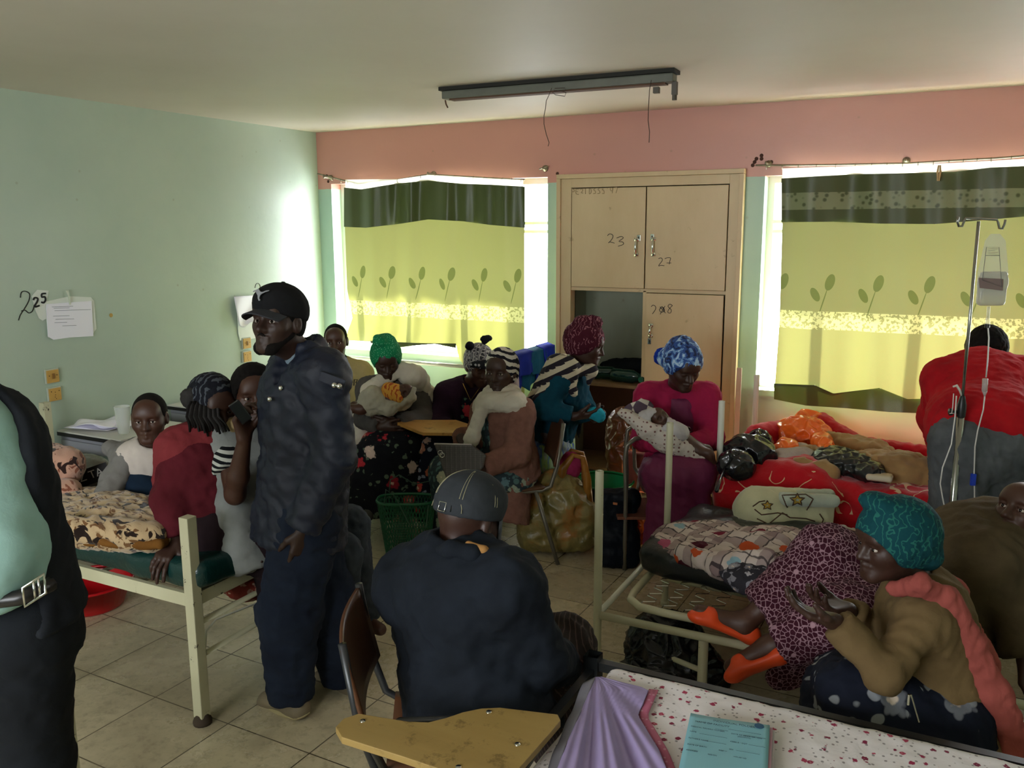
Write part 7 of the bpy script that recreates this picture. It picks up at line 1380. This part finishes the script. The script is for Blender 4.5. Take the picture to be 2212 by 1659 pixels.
for i in range(5):
    a = i * 2 * math.pi / 5 + .3; d_ = np.array([math.cos(a), math.sin(a), 0]); b = B(); b.tube([bx_ + UPV * .075, bx_ + d_ * .27 + UPV * .05], .012, 8); b.obj('base_arm', m_pole, iv, smooth=True); b = B(); b.lathe(bx_ + d_ * .27 + UPV * .025 - np.cross(d_, UPV) * .01, [(.001, 0), (.025, 0), (.025, .02), (.001, .02)], 14, np.cross(d_, UPV)); b.obj('castor', m_blp, iv, smooth=True)
b = B(); q = bx_ + UPV * (zj + .02); b.tube([q - RG * .045 + UPV * .03, q - RG * .03 + UPV * .035, q - RG * .015 + UPV * .015, q - RG * .004 - UPV * .01], [.004, .006, .005, .004], 8); b.obj('tape_strip', plain('white_tape', 'c8c0b4', .6), iv, smooth=True)
ivb = thing('infusion_bag', 'half-full clear infusion bag with tubing hanging from the drip stand hook', 'infusion bag', S(2140, 665, 3.570))
t = NT('clear_film'); t.col('d8dcd8'); m_film = t.fin(.1, alpha=.28, spec=.6)
t = NT('liquid_film'); t.col('b8b4b0'); m_liq = t.fin(.08, alpha=.55, spec=.6)
qx = S(2150, 560, 3.570); w2 = .062
tp = S(2152, 505, 3.570); b = B(); P = [S(2128, 520, 3.570), S(2112, 590, 3.570), S(2112, 640, 3.570), S(2172, 640, 3.570), S(2178, 590, 3.570), S(2172, 520, 3.570), S(2160, 505, 3.570), S(2140, 505, 3.570)]
b.prism([q - H0 * .004 for q in P], H0 * .008); b.obj('bag_film', m_film, ivb, bevel=.003)
link('liquid', surf([BX(S(2142, 630, 3.570), (.058, .018, .058), rot=[list(RG), list(H0), [0, 0, 1]], rd=.016), BX(S(2146, 602, 3.570), (.056, .012, .03), rot=[list(RG), list(H0), [0, 0, 1]], rd=.01)], .006, name='b'), m_liq, ivb)
b = B(); a_ = [S(u, v, 3.538) for u, v in ((2131, 534), (2158, 534), (2164, 620), (2122, 605))]; b.tube(a_ , .0012, 5, close=True); b.tube([S(2128, 552, 3.538), S(2160, 552, 3.538)], .0010, 5); b.obj('printed_frame', plain('grey_print', '5a5a58', .6), ivb)
b = B(); 
for i in range(4): b.tube([S(2134, 538 + i * 3.5, 3.538), S(2156 - (i % 2) * 6, 538 + i * 3.5, 3.538)], .0006, 4)
b.obj('printed_lines', plain('grey_print', '5a5a58', .6), ivb)
b = B(); b.prism([S(u, v, 3.546) for u, v in ((2114, 600), (2168, 603), (2166, 628), (2116, 622))], H0 * .001); b.obj('label_band', plain('mauve_label', '7e6a66', .6), ivb)
b = B(); b.tube([S(2136, 662, 3.570), S(2134, 685, 3.570)], .006, 10); b.tube([S(2134, 685, 3.570), S(2133, 706, 3.570)], [.006, .010], 10); b.obj('port', m_film, ivb, smooth=True)
b = B(); b.tube([S(2133, 700, 3.570), S(2132, 708, 3.570)], .010, 10); b.obj('port_ring', m_blp, ivb)
m_tube = plain('clear_tube', 'c8c4be', .2)
b = B(); b.tube([S(2134, 708, 3.570), S(2136, 730, 3.560), S(2134, 770, 3.560), S(2130, 815, 3.560)], .0028, 8); b.obj('tube', m_tube, ivb, smooth=True)
b = B(); b.tube([S(2128, 818, 3.560), S(2127, 845, 3.560)], .011, 12); b.tube([S(2127, 845, 3.560), S(2127, 856, 3.560)], [.010, .003], 10); b.obj('drip_chamber', m_liq, ivb, smooth=True)
b = B(); b.tube([S(2127, 856, 3.560), S(2124, 885, 3.560), S(2112, 930, 3.560), S(2106, 965, 3.560), S(2104, 1028, 3.560), S(2105, 1060, 3.560), S(2105, 1085, 3.560), S(2090, 1112, 3.560), S(2060, 1128, 3.560), S(2045, 1118, 3.560), S(2036, 1075, 3.560), S(2031, 1045, 3.560), S(2036, 1010, 3.560), S(2055, 960, 3.580), S(2063, 900, 3.580), S(2066, 855, 3.590)], .0028, 8); b.obj('tube', m_tube, ivb, smooth=True)
b = B(); b.obox(S(2102, 1036, 3.560), RG, H0, UPV, .010, .008, .026); b.obj('blue_clamp', plain('blue_plastic', '1c3aa8', .4), ivb, bevel=.003)
b = B(); b.tube([S(2060, 850, 3.590), S(2058, 880, 3.590), S(2056, 892, 3.590)], .002, 6); b.tube([S(2051, 893, 3.590), S(2061, 893, 3.590)], .0018, 5); b.obj('loose_line', m_tube, ivb, smooth=True)
# ---------------------------------------------------------------- foreground bedding and folder
t = NT('flowered_sheet'); cv = t.co(1); v = t.vor(34, cv); v2 = t.vor(150, cv); v3 = t.vor(70, cv); rad = t.math('ADD', v.outputs['Distance'], t.math('MULTIPLY', v2.outputs['Distance'], .18))
c = t.mix(t.math('MULTIPLY', t.step(v3.outputs['Distance'], .25, .04, inv=True), t.math('GREATER_THAN', t.sep(v3.outputs['Color'])[1], .45)), 'dcd6d8', '948e90')
fm2 = t.math('MULTIPLY', t.step(rad, .34, .03, inv=True), t.math('GREATER_THAN', t.sep(v.outputs['Color'])[1], .2)); c = t.mix(fm2, c, t.ramp(t.sep(v.outputs['Color'])[0], [(0, lin('94304e')), (.35, lin('a8405a')), (.7, lin('7c2a44'))], 'CONSTANT')); c = t.mix(t.step(rad, .13, .02, inv=True), c, 'c08a90')
t.col(c); t.bump(t.noise(14, 3, dist=.6).outputs[0], .3, .01); m_fs = t.fin(.85, spec=.2)
fsh = thing('flowered_bedsheet', 'white bedsheet with small pink flowers and lilac corner on the foreground bed', 'bedsheet', (-.1, 1.75, .6))
link('flowered_panel', surf([BX((.08, 1.66, .575), (.87, .50, .045), rd=.03)], .010, disp=folds(.004, 9, 3), name='b'), m_fs, fsh)
t = NT('lilac_gingham'); t.col(t.mix(t.noise(30, 2).outputs[0], '8f80a8', '9a8cb2')); t.bump(t.noise(9, 3, dist=.8).outputs[0], .3, .01); m_lil = t.fin(.85, spec=.2)
LE = [(1462, 1286), (1520, 1262), (1600, 1226), (1690, 1192), (1900, 1110)]; RE = [(1462, 1300), (1488, 1402), (1545, 1378), (1620, 1424), (1690, 1452), (1900, 1560)]
def lil(a, c):
    v = 1462 + (1900 - 1462) * c; u0 = lerp(LE, v); u1 = lerp(RE, v); u = u0 + (u1 - u0) * a
    th = math.atan2(u - 1288, v - 1440); r_ = min(1, (v - 1455) / 160); return atZ(u, v, .628 + .022 * r_ * abs(math.sin(th * 7.5 + .4)) + .008 * r_ * math.sin(th * 23) ** 2 + .012 * (1 - r_))
b = B(); b.grid(lil, 90, 60); b.obj('lilac_corner', m_lil, fsh, smooth=True, solid=.003)
b = B(); b.grid(lambda a, c: lil(0, c) + (atZ(lerp(LE, 1462 + 438 * c) - 26 * a, 1462 + 438 * c, .62) - atZ(lerp(LE, 1462 + 438 * c), 1462 + 438 * c, .62)) + UPV * (-.018 * a + .004 * math.sin(c * 40)), 4, 60); b.obj('grey_hem', cloth('grey_hem_cloth', '7a7880', '6c6a72'), fsh, smooth=True, solid=.003)
t = NT('pink_lace_strip'); v = t.vor(70); t.col(t.mix(t.step(v.outputs['Distance'], .25, .04, inv=True), 'b0607c', 'c08a9a')); m_pl = t.fin(.85)
b = B(); b.grid(lambda a, c: atZ(lerp(RE, 1488 + 300 * a) + 20 * c, 1488 + 300 * a + 2 * c, .634 + .004 * math.sin(a * 20)), 24, 3); b.obj('pink_strip', m_pl, fsh, smooth=True, solid=.002)
fd = thing('patient_folder', 'turquoise patient folder with printed form lying on the flowered sheet', 'folder', atZ(1575, 1600, .63))
zf_ = .634; fc = [atZ(1492, 1540, zf_ + .02), atZ(1663, 1568, zf_ + .02)]; ex = nrm(fc[1] - fc[0]); wd = np.linalg.norm(fc[1] - fc[0]); ez = np.array([-ex[1], ex[0], 0]); h_ = .29
def fp(x, y): return fc[0] + ex * x * wd + ez * (y - 1) * h_
for k, (m_, dx) in enumerate(((plain('white_form_paper', 'b8b4b8', .7), .012), (plain('pink_form_paper', 'b08a98', .7), .007))):
    b = B(); b.prism([fp(0, 0) + ex * dx - UPV * (.012 - k * .005), fp(1, 0) + ex * dx - UPV * (.012 - k * .005), fp(1, 1) + ex * dx - UPV * (.012 - k * .005), fp(0, 1) + ex * dx - UPV * (.012 - k * .005)], UPV * .003); b.obj('inner_sheets', m_, fd)
b = B(); b.prism([fp(.3, .9) + ez * .030 - UPV * .008, fp(.93, .9) + ez * .037 - UPV * .008, fp(.94, .5) - UPV * .008, fp(.3, .5) - UPV * .008], UPV * .002); b.obj('inner_sheets', plain('cream_form_paper', 'b8b09a', .7), fd)
b = B(); b.grid(lambda a, c: fp(a, c) + UPV * .0015 * math.sin(a * 5 + c * 3), 14, 16); cv_ = b.obj('cover', plain('turquoise_card', '7aaebb', .6), fd, smooth=True, solid=.002)
ink = plain('teal_print_ink', '1e3c48', .7)
def tx(s_, x, y, sz): text(s_, sz * .70, fp(x, y) + UPV * .0025, ex, ez, ink, fd, 'printed_line', .0002, .0008)
tx('INDIVIDUAL FOLDER', .30, .91, .0150); tx('NAME OF FACILITY', .08, .855, .0135); tx('MEDICAL RECORD NUMBER', .04, .775, .009); tx('DATE OF REGISTRATION', .54, .765, .009); tx('(DD/MM/YY)', .62, .738, .008)
tx('NAME', .04, .70, .008); tx("FATHER'S NAME", .04, .60, .009); tx('KEBELE / GOT', .54, .65, .009); tx('DATE OF BIRTH', .04, .51, .009); tx('SEX', .54, .54, .008); tx('AGE', .42, .50, .008); tx('ADDRESS', .04, .43, .009); tx('REGION', .30, .42, .008); tx('HOUSE NO', .6, .45, .008)
b = B()
for x0, x1, y in ((.34, .50, .80), (.16, .50, .695), (.22, .50, .605), (.76, .96, .655), (.62, .9, .545), (.42, .52, .51), (.7, .96, .78), (.5, .9, .83), (.1, .3, .87)): b.tube([fp(x0, y) + UPV * .0032, fp(x1, y) + UPV * .0032], .0004, 4)
b.obj('ruled_lines', ink, fd)
b = B(); b.lathe(fp(.87, .955) + UPV * .003, [(.0001, .0008), (.011, .0008), (.0115, 0)], 20); b.obj('round_emblem', plain('blue_seal', '1c4a6a', .6), fd)
# ---------------------------------------------------------------- corner of another bed at the lower left
lb = thing('bed_end', 'scuffed cream tubular bed end at the bottom left corner behind the standing person', 'bed', (S(152, 1600, 2.3)[0], S(152, 1600, 2.3)[1], 0))
q = S(152, 1600, 2.3); q = np.array([q[0], q[1], 0]); zt_ = float(S(150, 1492, 2.3)[2])
b = B(); b.tube([q, q + UPV * zt_], .018, 14, cap=False); b.tube([q + UPV * zt_, q + UPV * (zt_ - .06)], .014, 12, cap=False); b.obj('post', m_bed2, lb, smooth=True)
b = B(); b.tube([q + UPV * (zt_ - .15), q + UPV * (zt_ - .15) + np.array([-.8, 0, 0])], .014, 10); b.obj('cross_bar', m_bed2, lb, smooth=True)
q2 = q + np.array([-.85, 0, 0]); b = B(); b.tube([q2, q2 + UPV * zt_], .018, 14, cap=False); b.obj('post', m_bed2, lb, smooth=True)
GRP = dict(hospital_bed='metal hospital beds of the ward', curtain='green curtains on the two windows', curtain_rod='metal curtain rods', hanging_cloth='laundry hung over the bed end', hanging_papers='paper bundles pegged to the left wall', light_switch='yellowed switches and sockets on the left wall', wall_socket='yellowed switches and sockets on the left wall', bedside_cabinet='grey bedside cabinets along the left wall', tablet_chair='tablet chairs with grey frames', person='people in the ward', baby='babies held by their mothers', basin='plastic basins', painted_number='hand-drawn numbers on the left wall')
for o in bpy.data.objects:
    k_ = o.name.split('.')[0]
    if o.parent is None and k_ in GRP and 'group' not in o and 'label' in o: o['group'] = GRP[k_]
# drop the helper property used while building
for o in bpy.data.objects:
    if '_o' in o: del o['_o']
